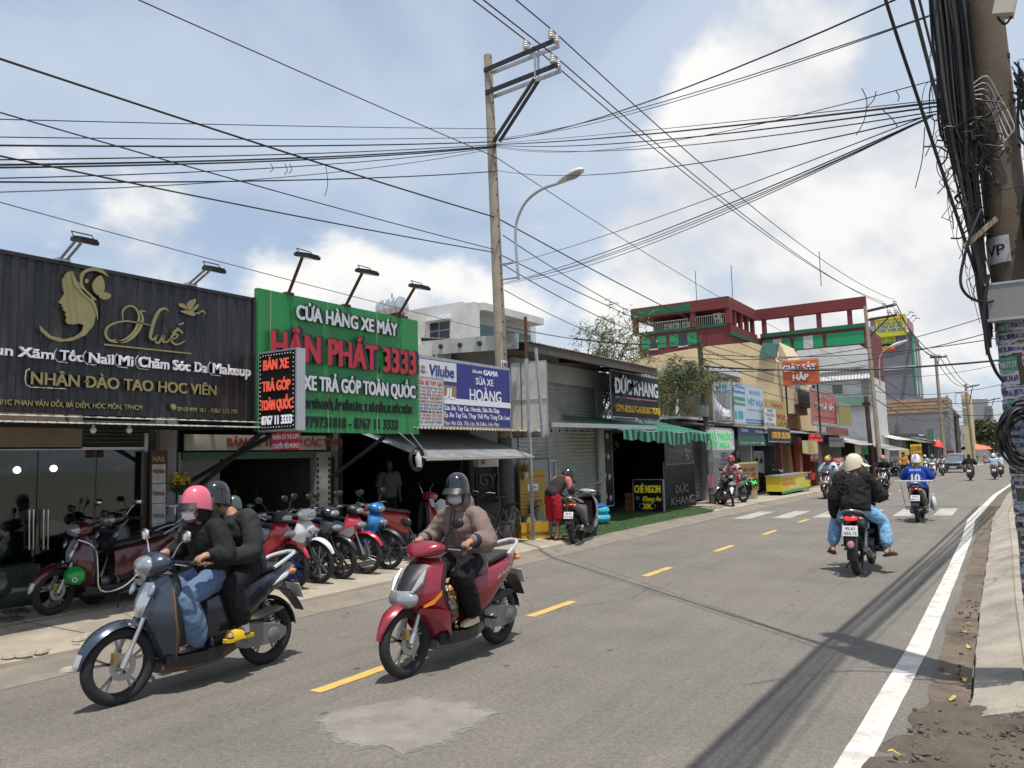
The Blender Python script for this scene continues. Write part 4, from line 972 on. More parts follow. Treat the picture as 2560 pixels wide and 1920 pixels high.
for k in range(8):q = onX(*z5(1575+k*14,880+14*(k%2)),-8.277); mm.ell(q,(.004,.035,.02),None,10,5)
q = onX(*z5(1715,880),-8.277); mm.torus(q,.07,.012,(1,0,0),24,6); mm.build('dish_motif',gl_,t)
cb = thing('dessert_board','black standing board with yellow letters and 20K on the green turf','sign',tuple(onZ(*z5(1420,1296),.1)))
CY = onZ(*z5(1420,1296),.1).y
# the board faces the oncoming camera
CYB = CY
c0,c1 = onY(*z5(1306,1056),CYB),onY(*z5(1534,1292),CYB)
box('board',black_p,cb,c0.x,c1.x,CYB,CYB+.03,.115,c0.z)
MB().bx(c0.x-.02,c0.x,CYB-.01,CYB+.04,.1,c0.z).bx(c1.x,c1.x+.035,CYB-.01,CYB+.04,.1,c0.z).bx(c0.x,c1.x,CYB-.005,CYB+.035,c0.z,c0.z+.02).build('frame',M('grey frame',(.3,.3,.29),.6),cb,0)
tY(cb,'CHÈ NGON',z5,(1318,1122),(1510,1122),58,CYB-.001,yl,.006,.10); tY(cb,'Khang An',z5,(1378,1198),(1512,1194),38,CYB-.001,yl,.006,.06,.25); tY(cb,'20K',z5,(1382,1252),(1448,1252),40,CYB-.001,yl,.006,.09)
q = onY(*z5(1414,1254),CYB-.004); rg = MB(); rg.tube([q+V((.235*math.cos(a),0,.095*math.sin(a))) for a in [k*math.pi/16 for k in range(33)]],.005,6); rg.build('oval_outline',M('pale outline',(.5,.5,.45),.5),cb)
q = onY(*z5(1340,1192),CYB-.004); mm = MB().torus(q,.05,.008,(0,1,0),20,6).torus(q,.025,.008,(0,1,0),16,6); mm.build('dish_motif',M('pale motif',(.3,.3,.28),.5),cb)
gx = bY('parking_board','small orange GIỮ XE board behind the black dessert board','sign',z5,(1243,1155),(1306,1288),CYB+.06,.02,M('orange board',(.30,.15,.05),.6),None)
tY(gx,'GIỮ',z5,(1250,1190),(1298,1190),34,CYB+.058,mc((.25,.03,.03)),.004,.08); tY(gx,'XE',z5,(1255,1240),(1290,1240),34,CYB+.058,mc((.25,.03,.03)),.004,.08)
# striped awning
aw_m = stripes_mat('green and black stripes',(.025,.27,.17),(.018,.022,.022),1,.34,.5,.7)
AX = -7.45
p0,p1 = onX(*z5(1228,690),AX),onX(*z5(1700,700),AX)
ga = thing('striped_awning','green and black striped awning with a scalloped valance before the gym','awning',(AX,(p0.y+p1.y)/2,p0.z))
ay1 = onX(*z5(1860,720),AX-.1).y; az = onX(*z5(1500,690),AX).z
def awp(a,b):
 y = p0.y+(ay1-p0.y)*a; return (AX-1.6*b,y,az+.42*b+.02*math.sin(a*19)*(1-b))
MB().grid(awp,60,6).build('canvas',aw_m,ga,60)
def vap(a,b):
 y = p0.y+(ay1-p0.y)*a; dip = .20+.05*abs(math.sin(a*22))+(.10*max(0,math.sin(a*7-2)))
 return (AX+.015+.03*b*math.sin(a*30),y,az+.02*math.sin(a*19)-b*dip)
MB().grid(vap,90,4).build('valance',aw_m,ga,60)
ab = MB().tube([(AX,p0.y,az-.01),(AX,ay1,az-.01)],.014)
for y in (p0.y+.1,(p0.y+ay1)/2,ay1-.1):ab.tube([(AX,y,az-.02),(-9.1,y,az+.40)],.012)
ab.build('awning_frame',steel,ga)
# artificial grass
random.seed(9)
tf = [(-7.95,12.9),(-6.9,13.0),(-6.87,13.6),(-6.88,16),(-6.87,18),(-6.88,20.2),(-7.55,21.0),(-8.3,21.6),(-9.1,21.8),(-9.12,19),(-9.0,17.6),(-8.95,14.6),(-8.5,13.6)]
turf_m = M('green turf',(.05,.115,.03),.95,var=.4,vs=14,bump=1.0,bs=220,dirt=(.055,.075,.03),dscale=3,damt=.7)
tm = sheet(tf,.108); tm.add([(x,y,.1) for x,y in tf],[]); n_ = len(tf)
tm.f+=[(i,n_+i,n_+(i+1)%n_,(i+1)%n_) for i in range(n_)]
o = tm.build('artificial_grass_mat',turf_m,None,0); tag(o,'green artificial grass mat laid on the pavement before the gym','mat')
bl_ = MB()
for k in range(9000):
 y = random.uniform(13.0,21.6); x = random.uniform(-8.9,-6.9); h = random.uniform(.012,.03); a = random.uniform(0,6.28)
 if y<14 and x<-7.9:continue
 bl_.add([(x-.006*math.cos(a),y-.006*math.sin(a),.107),(x+.006*math.cos(a),y+.006*math.sin(a),.107),(x+random.uniform(-.01,.01),y+random.uniform(-.01,.01),.107+h)],[(0,1,2)])
tag(bl_.build('turf_fibres',turf_m,None,0),kind='stuff')
# things on the pavement here
p = onZ(*z5(545,1490),.1); q0,q1 = onZ(*z5(458,1492),.1),onZ(*z5(632,1488),.1)
t = thing('yellow_crate','scuffed open yellow wooden crate on the pavement by the bicycle wheel','crate',tuple(p),R_(52))
cw = .56; ym_ = M('scuffed yellow paint',(.56,.33,.015),.6,var=.2,vs=5,dirt=(.25,.14,.03),dscale=5,damt=.7)
MB().bx(-cw/2,cw/2,-.19,-.17,0,.29).bx(-cw/2,cw/2,.17,.19,0,.29).bx(-cw/2,-cw/2+.02,-.17,.17,0,.29).bx(cw/2-.02,cw/2,-.17,.17,0,.29).bx(-cw/2+.02,cw/2-.02,-.17,.17,.02,.04).build('crate_side',ym_,t,0,world=False)
MB().bx(-cw/2-.012,cw/2+.012,-.203,-.191,.10,.12).bx(-cw/2+.05,cw/2-.05,-.16,.16,.04,.20).build('contents',M('crate contents',(.16,.10,.07),.8,var=.5,vs=9),t,0,world=False)
p = onZ(*z5(1050,1386),.108)
t = thing('blue_bag','bright blue bulging plastic sack lying on the green turf','sack',tuple(p))
bm_ = M('cyan plastic',(.03,.36,.52),.3,var=.12,vs=5,coat=.3)
def lump(c,r,seed,amp=.18,n=26,m=18,fz=2.2):
 mb = MB().ell(c,r,None,n,m)
 for i,v in enumerate(mb.v):
  d = v-V(c); k = noise.noise((v.x*fz/r[0]*.3+seed,v.y*fz/r[1]*.3,v.z*fz/r[2]*.3)); mb.v[i] = V(c)+d*(1+amp*k)
 return mb
lump(p+V((0,0,.13)),(.25,.30,.15),3,.1).build('sack_lower',bm_,t,80); lump(p+V((-.02,.0,.29)),(.24,.29,.13),7,.1).build('sack_upper',bm_,t,80)
lump(p+V((-.02,-.02,.40)),(.20,.25,.05),9,.2).build('sack_neck',M('deep blue plastic',(.02,.12,.42),.3),t,80)
for k,(px,py,r,c,lab,cat) in enumerate((((610,1400),0,(.20,.24,.26),(.36,.33,.28),'pale crumpled sack behind the yellow crate','sack'),((520,1330),0,(.18,.2,.16),(.20,.15,.11),'brown bundle of scrap between the pole and menu board','bundle'))):
 p = onZ(*z5(*px),.1) if k==0 else onX(*z5(*px),-8.6); p.z = .1; t = thing('bundle' if k else 'old_sack',lab,cat,tuple(p)); lump(p+V((0,0,r[2]*.8)) if False else p+V((0,0,.2)),r if isinstance(r,tuple) else (.2,.24,.22),11+k,.3).build('cloth',mc(c,.9,bump=.4,bs=18),t,80)
pl = thing('potted_herb','low pot of green herbs by the grey side door','plant pot',tuple(onX(*z5(575,1275),-8.62)))
pb = V(pl.location); random.seed(3); hb_ = MB()
for k in range(140):
 d = V((random.gauss(0,.8),random.gauss(0,1),abs(random.gauss(.6,.5)))).normalized(); c = pb+d*random.uniform(.03,.2); e = d.orthogonal().normalized()*.016
 hb_.add([c,c+d*.02+e,c+d*.045,c+d*.02-e],[(0,1,2,3)])
hb_.build('foliage',M('herb leaves',(.05,.13,.03),.6,var=.4,vs=20),pl,0); MB().lathe([(.10,-.22),(.14,0)],18,pb,(0,0,1),True).build('pot',M('clay',(.25,.2,.16),.8),pl)

# ================================================================ pharmacy and the shops after it
def front(name,label,y0,y1,xf,h,wall_m,depth=5.,roof_m=None,eave=.5):
 t = thing(name,label,'building',(xf,(y0+y1)/2,gz((y0+y1)/2)+.1))
 MB().bx(xf-depth,xf-1.4,y0,y1,-1.5,h).bx(xf-1.4,xf,y0,y0+.12,-1.5,h).bx(xf-1.4,xf,y1-.12,y1,-1.5,h).build('wall',wall_m,t,0)
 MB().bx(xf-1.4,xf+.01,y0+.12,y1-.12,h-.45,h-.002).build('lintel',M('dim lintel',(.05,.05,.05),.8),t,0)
 corrugated(MB(),(xf+eave,y0-.05,h+.02),(0,1,0),V((-1,0,.16)).normalized(),V((.16,0,1)).normalized(),y1-y0+.1,depth+eave,.14,.02,False).build('roof',roof_m or M('tin roof',(.17,.16,.155),.55,.4,var=.3),t,30)
 return t
def shutter(par,y0,y1,xf,z0,z1_,mat):
 corrugated(MB(),(xf,y1,z0),(0,0,1),(0,-1,0),(1,0,0),z1_-z0,y1-y0,.12,.014,False).build('shutter',mat,par,30)
dim = M('dim shop',(.06,.06,.062),.8,var=.4)
PX = -8.5
mid = front('grey_shed','low grey shed with pale flat roof between the gym and the pharmacy',23.1,25.15,-8.9,2.5,M('grey shed wall',(.22,.22,.215),.8,var=.2))
wr = MB().bx(-14,-8.8,23.0,25.2,2.72,2.80); wr.build('parapet',M('pale parapet',(.46,.46,.45),.7,dirt=(.2,.2,.19)),mid,0)
shutter(mid,23.2,25.0,-8.95,.1,2.1,M('steel sheet',(.25,.255,.26),.5,.4,var=.2))
pha = front('pharmacy','pharmacy with blue and white signs stacked above its door',25.2,29.6,PX,2.55,M('white shop wall',(.40,.40,.40),.8))
y0 = onX(*z6(840,1130),PX+.12).y
ws = M('lit white sign',(.60,.63,.60),.5,var=.05)
gl2 = M('green led letters',(.02,.45,.10),.5,var=.1,emit=.55)
t = bX('pharmacy_lightbox','white light box with glowing green letters before the pharmacy','shop sign',z6,(820,1128),(1016,1280),-8.0,.12,ws,steel,fw=.02)
tX(t,'NHÀ THUỐC',z6,(806,1185),(990,1168),46,-8.0,gl2,.01,.09); tX(t,'VIỆT NGA',z6,(818,1243),(975,1240),44,-8.0,gl2,.01,.09)
TX = -7.85
ybl = onX(*z6(1000,765),TX).y
t = bY('torn_sign','torn white NHÀ THUỐC sign face with flapping vinyl','sign',z6,(846,778),(1000,1062),ybl,.05,M('torn vinyl',(.52,.52,.50),.6,var=.1,dirt=(.35,.34,.32)),steel,fw=.015)
cy = M('cyan letters',(.05,.30,.42),.5)
tY(t,'NHÀ',z6,(878,802),(955,798),30,ybl-.002,cy,.004,.08); tY(t,'THUỐC',z6,(858,846),(985,842),28,ybl-.002,cy,.004,.08)
fp = MB()
for k in range(3):
 q0 = onY(*z6(862,890+30*k),ybl-.02); q1 = onY(*z6(985,1010-12*k),ybl-.03)
 fp.grid(lambda a,b,q0=q0,q1=q1,k=k:V((q0.x+(q1.x-q0.x)*a,ybl-.01-.06*math.sin(a*3.1)*(1+b),q0.z+(q1.z-q0.z)*a-.22*b*math.sin(a*2.6+.3)-.05*b*math.sin(a*9+k))),14,4)
fp.build('loose_vinyl',white_l,t,60)
MB().bx(*(lambda a,b:(a.x,b.x,ybl-.006,ybl-.002,b.z,a.z))(onY(*z6(880,870),ybl),onY(*z6(985,960),ybl))).build('bare_lattice',M('bare lattice',(.33,.34,.33),.6,var=.3,vs=20),t,0)
t = bX('pharmacy_sign','blue and white pharmacy sign with green square on the street side','shop sign',z6,(1004,775),(1240,1096),TX,.06,M('pale blue sign',(.42,.50,.58),.5),steel,fw=.015)
panel(t,z6,(1004,790),(1094,862),TX+.004,M('blue sq',(.02,.20,.42),.5),'blue_square'); panel(t,z6,(1004,874),(1096,950),TX+.004,M('green sq',(.03,.22,.12),.5),'green_square'); panel(t,z6,(1104,1046),(1238,1090),TX+.004,M('blue strip',(.05,.15,.36),.5),'blue_strip')
tX(t,'Salonpas',z6,(1012,815),(1088,828),30,TX+.005,white_l,.003,.07); tX(t,'Hisamitsu',z6,(1014,910),(1090,920),24,TX+.005,white_l,.003,.07)
tX(t,'NHÀ THUỐC',z6,(1125,846),(1208,858),28,TX,mc((.12,.28,.42)),.003,.06); tX(t,'VIỆT NGA',z6,(1112,916),(1232,934),44,TX,mc((.04,.17,.42)),.003,.07)
tX(t,'CHUYÊN BÁN LẺ THUỐC TÂY',z6,(1112,980),(1230,988),10,TX,mc((.12,.28,.42)),.003,.05); tX(t,'24 PHAN VĂN ĐỐI, BÀ ĐIỂM',z6,(1112,1072),(1232,1068),12,TX+.005,white_l,.003,.05)
panel(t,z6,(1016,985),(1036,1050),TX+.004,mc((.10,.25,.35)),'product_picture'); panel(t,z6,(1042,985),(1082,1050),TX+.004,mc((.06,.30,.38)),'product_picture')
t = bX('pharmacy_banner','sagging blue and green banner hung below the pharmacy sign','banner',z6,(1040,1105),(1250,1250),-8.05,.02,M('banner blue',(.035,.055,.16),.6,var=.15),None)
panel(t,z6,(1040,1172),(1250,1248),-8.045,M('banner green',(.03,.17,.10),.6),'green_half'); tX(t,'Salonpas',z6,(1065,1128),(1115,1132),24,-8.045,white_l,.003,.05,.2); tX(t,'Salonpas',z6,(1170,1138),(1225,1142),24,-8.045,white_l,.003,.05,.2); tX(t,'thư giãn cơ thể mỗi ngày',z6,(1060,1222),(1235,1228),18,-8.04,white_l,.003,.04)
t = bX('small_pharmacy_sign','small white NHÀ THUỐC TÂY sign at the pharmacy’s far end','sign',z6,(1240,966),(1330,1098),-7.7,.06,M('white small sign',(.58,.58,.58),.5),steel,fw=.012)
for k,s in enumerate(('NHÀ','THUỐC','TÂY','VIỆT NGA')):tX(t,s,z6,(1262-12*(k in (1,3)),985+33*k),(1302+14*(k in (1,3)),985+33*k),20-4*(k==3),-7.7,mc((.06,.06,.14)),.004,.07)
t = bX('door_panel_sign','white and grey upright panel with THUỐC TÂY letters by the pharmacy door','sign',z10,(840,1045),(1030,1380),-8.3,.05,M('grey white panel',(.33,.33,.34),.6,var=.15),None)
for k,s in enumerate(('THUỐC','TÂY','VIỆT','NGA')):tX(t,s,z10,(905,1058+k*37),(975,1058+k*37),20,-8.3,mc((.06,.06,.12)),.003,.06)
bag = front('bag_shop','dark little shop with handbags hung on its white wall',29.7,33.0,PX,2.3,dim)
panel(bag,z10,(1060,1050),(1330,1280),-8.95,M('white display wall',(.34,.34,.33),.7),'display_wall')
for k in range(6):
 q = onX(*z10(1085+k*42,1095+8*(k%2)),-8.9); t = thing('handbag','dark handbag hung by its strap on the white shop wall','handbag',(q.x,q.y,q.z-.2),0,'handbags hung in the shop')
 MB().bx(q.x-.03,q.x+.03,q.y-.09,q.y+.09,q.z-.24,q.z-.08).build('bag_body',mc((.02,.02,.025)),t,0); MB().tube([q+V((0,-.07,-.08)),q+V((0,0,.12)),q+V((0,.07,-.08))],.008,5).build('strap',mc((.03,.03,.03)),t)
t = bX('belt_board','amber board with dark belt and wallet words and green scrolling lights','sign',z10,(1085,1172),(1272,1400),-7.75,.06,M('amber panel',(.24,.13,.03),.6,var=.2),M('yellow bulbs trim',(.5,.45,.15),.5,var=.5,vs=30),fw=.03)
tX(t,'DÂY NỊT',z10,(1100,1222),(1240,1220),32,-7.748,black_l,.004,.07); tX(t,'BÓP - VÍ',z10,(1104,1275),(1236,1272),32,-7.748,black_l,.004,.07)
panel(t,z10,(1092,1325),(1262,1372),-7.74,black_p,'scroll_panel'); tX(t,'TÚI DA',z10,(1098,1348),(1252,1346),36,-7.738,M('bright green leds',(.02,.9,.12),.5,emit=1.2),.004,.10)
t = thing('flower_box','small pale planter under the belt board','planter',tuple(onX(*z10(1208,1480),-7.7))); q = onX(*z10(1208,1455),-7.7); MB().bx(q.x-.12,q.x+.12,q.y-.2,q.y+.2,0,.30).build('pot',mc((.36,.30,.18)),t,0)
hb_ = MB(); random.seed(77)
for k in range(90):
 d = V((random.gauss(0,1),random.gauss(0,1.4),abs(random.gauss(.6,.5)))).normalized(); c = V((q.x,q.y,.30))+d*random.uniform(.03,.2); e = d.orthogonal().normalized()*.02
 hb_.add([c,c+d*.03+e,c+d*.06,c+d*.03-e],[(0,1,2,3)])
hb_.build('foliage',M('dark shrub',(.03,.06,.02),.6),t,0)
ylw = M('ochre sign',(.42,.30,.08),.5,var=.2)
t = bX('ochre_sign','ochre leather goods sign behind the small white pharmacy sign','shop sign',z6,(1248,895),(1415,1110),-8.3,.05,ylw,None)
tX(t,'Trường Da',z6,(1290,935),(1375,950),30,-8.298,mc((.45,.10,.08)),.01,.08,.2); tX(t,'TÚI-DA',z6,(1335,1030),(1415,1035),36,-8.298,mc((.50,.16,.12)),.02,.09); tX(t,'VÍ-NÓN',z6,(1335,1085),(1412,1090),36,-8.298,mc((.45,.30,.06)),.02,.09)
t = bX('amber_led_sign','black strip sign with amber numerals under the tin eave','sign',z7,(60,610),(212,700),-7.9,.06,black_p,steel,fw=.02)
tX(t,'0797.091.00.7000',z7,(80,652),(208,664),44,-7.898,M('amber leds',(.55,.30,.04),.5,emit=.1),.01,.11)
lau = front('laundry_shop','brick-red laundry shop with a red scrolling light sign',33.1,39.5,-8.3,2.35,M('brick red wall',(.22,.055,.035),.8,var=.25,vs=2))
t = bX('red_led_sign','black scrolling sign with red laundry words','sign',z7,(332,640),(440,705),-7.9,.06,black_p,None)
rl = M('red leds',(.95,.02,.03),.5,emit=1.1); tX(t,'GIẶT SẤY',z7,(342,661),(420,663),15,-7.898,rl,.004,.09); tX(t,'LẤY NGAY',z7,(338,690),(432,690),15,-7.898,rl,.004,.09)
pp = M('poster red',(.30,.07,.05),.7,var=.2); box('brick_pillar',pp,lau,-8.3,-8.1,35.4,35.9,.1,2.2); panel(lau,z7,(340,700),(412,835),-8.05,pp,'poster_wall')
mm = MB()
for i in range(2):
 for j in range(4):a_,b_ = onX(*z7(348+32*i,715+28*j),-8.04),onX(*z7(370+32*i,735+28*j),-8.04); mm.bx(-8.045,-8.035,a_.y,b_.y,b_.z,a_.z)
mm.build('price_poster',M('poster pale',(.38,.33,.30),.7,var=.3,vs=9),lau,0)
box('inner_door',M('brown door',(.10,.07,.055),.7,var=.2),lau,-9.0,-8.9,33.6,35.2,.1,2.0)
c_ = onX(*z7(340,720),-7.8)
def cl(a,b):return V((-7.8+.06*math.sin(a*9)*b,onX(*z7(290,700),-7.8).y*(1-a)+onX(*z7(395,700),-7.8).y*a,onX(*z7(340,695),-7.8).z-b*(.55+.06*math.sin(a*3.1))))
tag(MB().grid(cl,16,6).build('hanging_cloth',M('yellow cloth',(.42,.36,.16),.9,var=.2),None,60),'pale yellow cloth hung from the laundry eave','cloth')
yc = thing('egg_cart','yellow street-food cart with red DỒI SỤ TRỨNG letters','cart',tuple(onX(*z6(1480,1565),-7.35)))
CXX = -7.35; a_,b_ = onX(*z6(1365,1482),CXX),onX(*z6(1592,1570),CXX)
box('body',M('yellow vinyl',(.62,.50,.03),.5,var=.12),yc,CXX-.55,CXX,a_.y,b_.y,b_.z,a_.z); box('green_base',M('green strip',(.06,.25,.12),.5),yc,CXX-.54,CXX+.004,a_.y,b_.y,b_.z,b_.z+.09); box('lid',steel,yc,CXX-.58,CXX+.03,a_.y-.05,b_.y+.05,a_.z,a_.z+.03)
rd_ = mc((.50,.03,.03)); tX(yc,'DỒI SỤ',z6,(1372,1510),(1465,1505),20,CXX+.001,rd_,.004,.08); tX(yc,'TRỨNG',z6,(1372,1536),(1470,1533),20,CXX+.001,rd_,.004,.08); tX(yc,'0901 772',z6,(1432,1562),(1500,1558),14,CXX+.005,white_l,.004,.08)
panel(yc,z6,(1478,1490),(1540,1545),CXX+.003,mc((.60,.52,.10)),'picture_panel'); panel(yc,z6,(1548,1480),(1585,1500),CXX+.003,mc((.05,.10,.30)),'blue_panel')
for k in range(4):
 y = a_.y+.2 if k<2 else b_.y-.2; MB().torus((CXX-.08-.38*(k%2),y,b_.z-.04),.045,.014,(1,0,0),16,6).build('wheel',black_l,yc)
bu = onX(*z6(1595,1480),CXX+.1); t = thing('red_bucket','red plastic bucket hung at the end of the yellow cart','bucket',tuple(bu-V((0,0,.16)))); MB().lathe([(.12,-.14),(.17,.14),(.16,.14),(.11,-.13)],18,bu,(0,0,1)).build('bucket_body',mc((.50,.06,.05),.4),t); MB().tube([bu+V((0,-.17,.14)),bu+V((0,0,.24)),bu+V((0,.17,.14))],.006,5).build('handle',steel,t)
t = bY('laundry_sign','bright orange GIẶT SẤY HẤP sign high above the laundry','shop sign',z6,(1378,622),(1652,772),37.5,.1,M('orange sign',(.62,.115,.03),.45,var=.06),M('dashed trim',(.55,.30,.20),.5),fw=.05)
wl_ = M('white sign letters',(.70,.70,.72),.4)
tY(t,'GIẶT SẤY',z6,(1382,670),(1630,650),46,37.49,wl_,.06,.11); tY(t,'HẤP',z6,(1458,738),(1572,728),44,37.49,wl_,.06,.11)
ps_ = MB();
for px in (1400,1640):q = onY(*z6(px,775),37.65); ps_.bar((q.x,37.65,2.4),(q.x,37.65,q.z+.05),.07)
ps_.build('post',dsteel,t,0)
tYp = 43.0
t = bX('red_laundry_sign','faded red TIỆM GIẶT SẤY sign above the laundry roof','shop sign',z11,(412,262),(820,838),-8.1,.08,M('faded red sign',(.40,.09,.065),.5,var=.08),steel,fw=.05)
tX(t,'NHẬT MINH 2',z11,(502,362),(706,408),56,-8.09,mc((.52,.42,.40)),.01,.09); tX(t,'TIỆM GIẶT SẤY',z11,(470,510),(760,560),78,-8.09,mc((.62,.56,.54)),.02,.10)
panel(t,z11,(450,765),(820,838),-8.085,mc((.50,.47,.48)),'pale_strip'); tX(t,'ĐT: 0913 752 084',z11,(480,795),(790,815),24,-8.083,mc((.3,.3,.33)),.004,.05); tX(t,'13C PHAN VĂN ĐỐI, BÀ ĐIỂM',z11,(480,690),(790,710),24,-8.09,mc((.25,.08,.06)),.004,.05)
t = bX('olive_sign','plain olive-yellow sign next to the faded red sign','sign',z11,(845,480),(1040,830),-7.9,.06,M('olive sign',(.27,.23,.04),.5,var=.1),steel,fw=.04)
box('red_fascia',M('red fascia',(.25,.06,.045),.6),lau,-7.75,-7.7,39.7,45.2,2.35,2.75)
s3 = front('dim_shop','dim grey shop under the red fascia',39.6,45.4,-8.2,2.4,M('grey mix',(.17,.165,.16),.8,var=.3)); shutter(s3,40,42.5,-8.6,.1,2.0,M('grey steel',(.16,.16,.16),.5,.3))
t = bX('plastic_banner','grey plastic banner sheet hanging beside the laundry','banner',z11,(690,1000),(930,1150),-7.85,.02,mc((.20,.195,.19)),None); tX(t,'NHẬN LÊN GẤU',z11,(700,1050),(880,1055),40,-7.848,mc((.08,.08,.08)),.004,.06)
t = bX('red_lean_board','red and white laundry board behind the oncoming riders','sign',z11,(760,1320),(960,1500),-7.3,.04,mc((.52,.07,.045),.5),None); tX(t,'GIÁ SỈ',z11,(800,1345),(930,1345),30,-7.298,wl_,.004,.07); tX(t,'GIẶT',z11,(780,1425),(930,1420),70,-7.298,wl_,.004,.09)
t = bX('cream_green_board','cream and green painted panel wall behind the far poles','board',z11,(1085,1075),(1325,1262),-8.0,.05,M('green board',(.02,.20,.06),.5),None); panel(t,z11,(1085,1075),(1190,1262),-7.995,mc((.52,.45,.30)),'cream_panel')
# ================================================================ buildings behind and beyond
cream = M('cream render',(.76,.59,.35),.85,var=.06,vs=1,dirt=(.42,.31,.19),dscale=.8,damt=.5)
redp = M('dull red render',(.175,.030,.030),.8,var=.12,vs=.6,dirt=(.12,.03,.03),dscale=.7,damt=.6)
grn = M('bright green panel',(.01,.30,.12),.5,var=.06)
dgrn = M('dark green band',(.012,.115,.055),.7,var=.2,vs=1)
win = M('dark window',(.03,.04,.045),.15,var=.3,vs=1)
pale = M('pale render',(.60,.60,.58),.8,var=.08,vs=.7,dirt=(.38,.38,.37),dscale=.6,damt=.4)
gryr = M('slate grey render',(.175,.18,.20),.8,var=.06,vs=.4,dirt=(.13,.135,.15),dscale=.5,damt=.5)
acm = M('air conditioner',(.45,.45,.43),.5)
# red and green block
rb_ = thing('red_green_building','large dull red building with green panels and an open top floor','building',(-20,64,gz(64)))
Y1,Y2 = 62.,70.; xL,xR = -27.7,-19.05
def band(par,name,mat,x0,x1,y,z0,z1_,d=.25):return box(name,mat,par,x0,x1,y,y+d,z0,z1_)
w = MB().bx(xL+.6,xR,Y1,Y1+8,-1,12.15).bx(xR,-9.9,Y2,Y2+8,-1,11.85)
w.build('wall',redp,rb_,0)
MB().bx(xL,xR+.05,Y1-.25,Y1+8,13.45,14.4).bx(xR+.05,-9.9,Y2-.2,Y2+.5,13.5,14.45).build('roof_band',redp,rb_,0)
MB().bx(xL+.02,-22.2,Y1-.28,Y1-.252,13.6,14.2).bx(xL+.2,-19.1,Y1-.10,Y1-.003,12.0,12.25).build('green_trim',dgrn,rb_,0)
box('green_trim',dgrn,rb_,xR+.3,-9.9,Y2-.15,Y2-.003,11.85,12.2); box('green_trim',dgrn,rb_,xR+.3,-9.9,Y2-.12,Y2-.003,8.9,9.4); box('green_trim',dgrn,rb_,xR,xR+.1,Y1,Y2-.3,11.2,11.5)
for x in (xL+.1,-22.3,-19.3):box('top_pillar',redp,rb_,x,x+.42,Y1-.2,Y1+.25,12.15,13.45)
for y in (63.6,65.4,67.2,69):box('top_pillar',redp,rb_,xR-.35,xR-.02,y,y+.35,12.15,13.45)
for x in (-18.6,-16.2,-13.9,-11.4):box('top_pillar',redp,rb_,x,x+.35,Y2-.1,Y2+.3,11.85,13.5)
MB().bx(xL+.5,xR-1.2,Y1+3.5,Y1+3.6,12.15,13.45).build('inner_wall',M('dim inner wall',(.07,.045,.045),.8),rb_,0)
MB().bx(xR+1,-9.9,Y2+4,Y2+4.1,11.85,12.45).build('inner_wall',M('pale inner wall',(.42,.43,.43),.8),rb_,0)
for (x0,x1,y,z) in ((xL+.5,-22.4,Y1-.15,12.2),(-21.85,-19.35,Y1-.15,12.25)):
 rl_ = MB(); n = int((x1-x0)/.16)
 for k in range(n+1):rl_.bx(x0+(x1-x0)*k/n-.012,x0+(x1-x0)*k/n+.012,y-.012,y+.012,z,z+.72)
 rl_.bx(x0,x1,y-.02,y+.02,z+.72,z+.77).build('railing',M('pale railing',(.40,.38,.36),.6),rb_,0)
for (x,z) in ((-24.8,12.3),(-24.1,12.3),(-23.2,12.3),(-20.5,12.75),(-20.4,12.3)):
 t = MB().bx(x,x+.6,Y1+.3,Y1+.6,z,z+.45).build('air_conditioner',acm,rb_,0); MB().torus((x+.24,Y1+.29,z+.22),.14,.012,(0,1,0),20,6).lathe([(0,.0),(.13,.01)],18,(x+.24,Y1+.295,z+.22),(0,-1,0)).build('fan',dsteel,t)
for (x0,x1,m) in ((-26.9,-26.1,grn),(-26.1,-25.4,win),(-25.4,-24.6,grn),(-24.3,-23.5,grn),(-23.5,-22.7,win),(-22.7,-21.9,grn)):
 o = box('window' if m is win else 'green_panel',m,rb_,x0,x1,Y1-.03,Y1-.002,10.75,11.75)
 if m is win:box('sill',pale,o,x0-.05,x1+.05,Y1-.06,Y1-.032,10.6,10.72)
for (x0,x1,m) in ((-18.5,-17.7,grn),(-17.7,-16.95,pale),(-16.95,-16.2,grn),(-15.9,-15.1,grn),(-15.1,-14.3,pale),(-14.3,-13.5,grn),(-13.2,-10.2,grn)):
 box('green_panel' if m is grn else 'pale_panel',m,rb_,x0,x1,Y2-.04,Y2-.002,10.5,11.6)
for y in (64.2,66.6):box('window',win,rb_,xR,xR+.03,y,y+.9,9.9,10.9)
for x in (-22.1,-19.0,-12.0):MB().tube([(x,Y1+1,14.4),(x,Y1+1,17.2)],.03,5).build('aerial',dsteel,rb_)
# cream house
ch = thing('cream_house','cream house with a big blank side wall and green gable roof','building',(-13,42,gz(42)))
w = MB(); poly = [(-17.9,-1.),(-9.24,-1.),(-9.62,5.9),(-10.16,6.82),(-10.9,7.13),(-13.1,7.16),(-14.9,7.05),(-17.9,6.76)]
w.prism(poly,(0,38.8,0),(1,0,0),(0,0,1),(0,7,0)); w.build('wall',cream,ch,0)
MB().prism([(-10.5,6.3),(-10.27,7.02),(-9.53,6.9),(-9.66,6.21)],(0,38.6,0),(1,0,0),(0,0,1),(0,.19,.02)).build('roof',M('blue green tiles',(.09,.20,.19),.7,var=.3,vs=9),ch,0)
MB().prism([(-9.6,6.07),(-9.5,6.97),(-9.0,5.84),(-9.0,3.43),(-9.41,3.43)],(0,38.7,0),(1,0,0),(0,0,1),(0,3,0)).build('front_gable',M('cream trim',(.62,.50,.32),.8),ch,0)
MB().bx(-9.4,-8.75,38.9,41.5,3.78,3.88).bx(-8.81,-8.75,38.9,41.5,3.88,4.6).build('balcony',dsteel,ch,0)
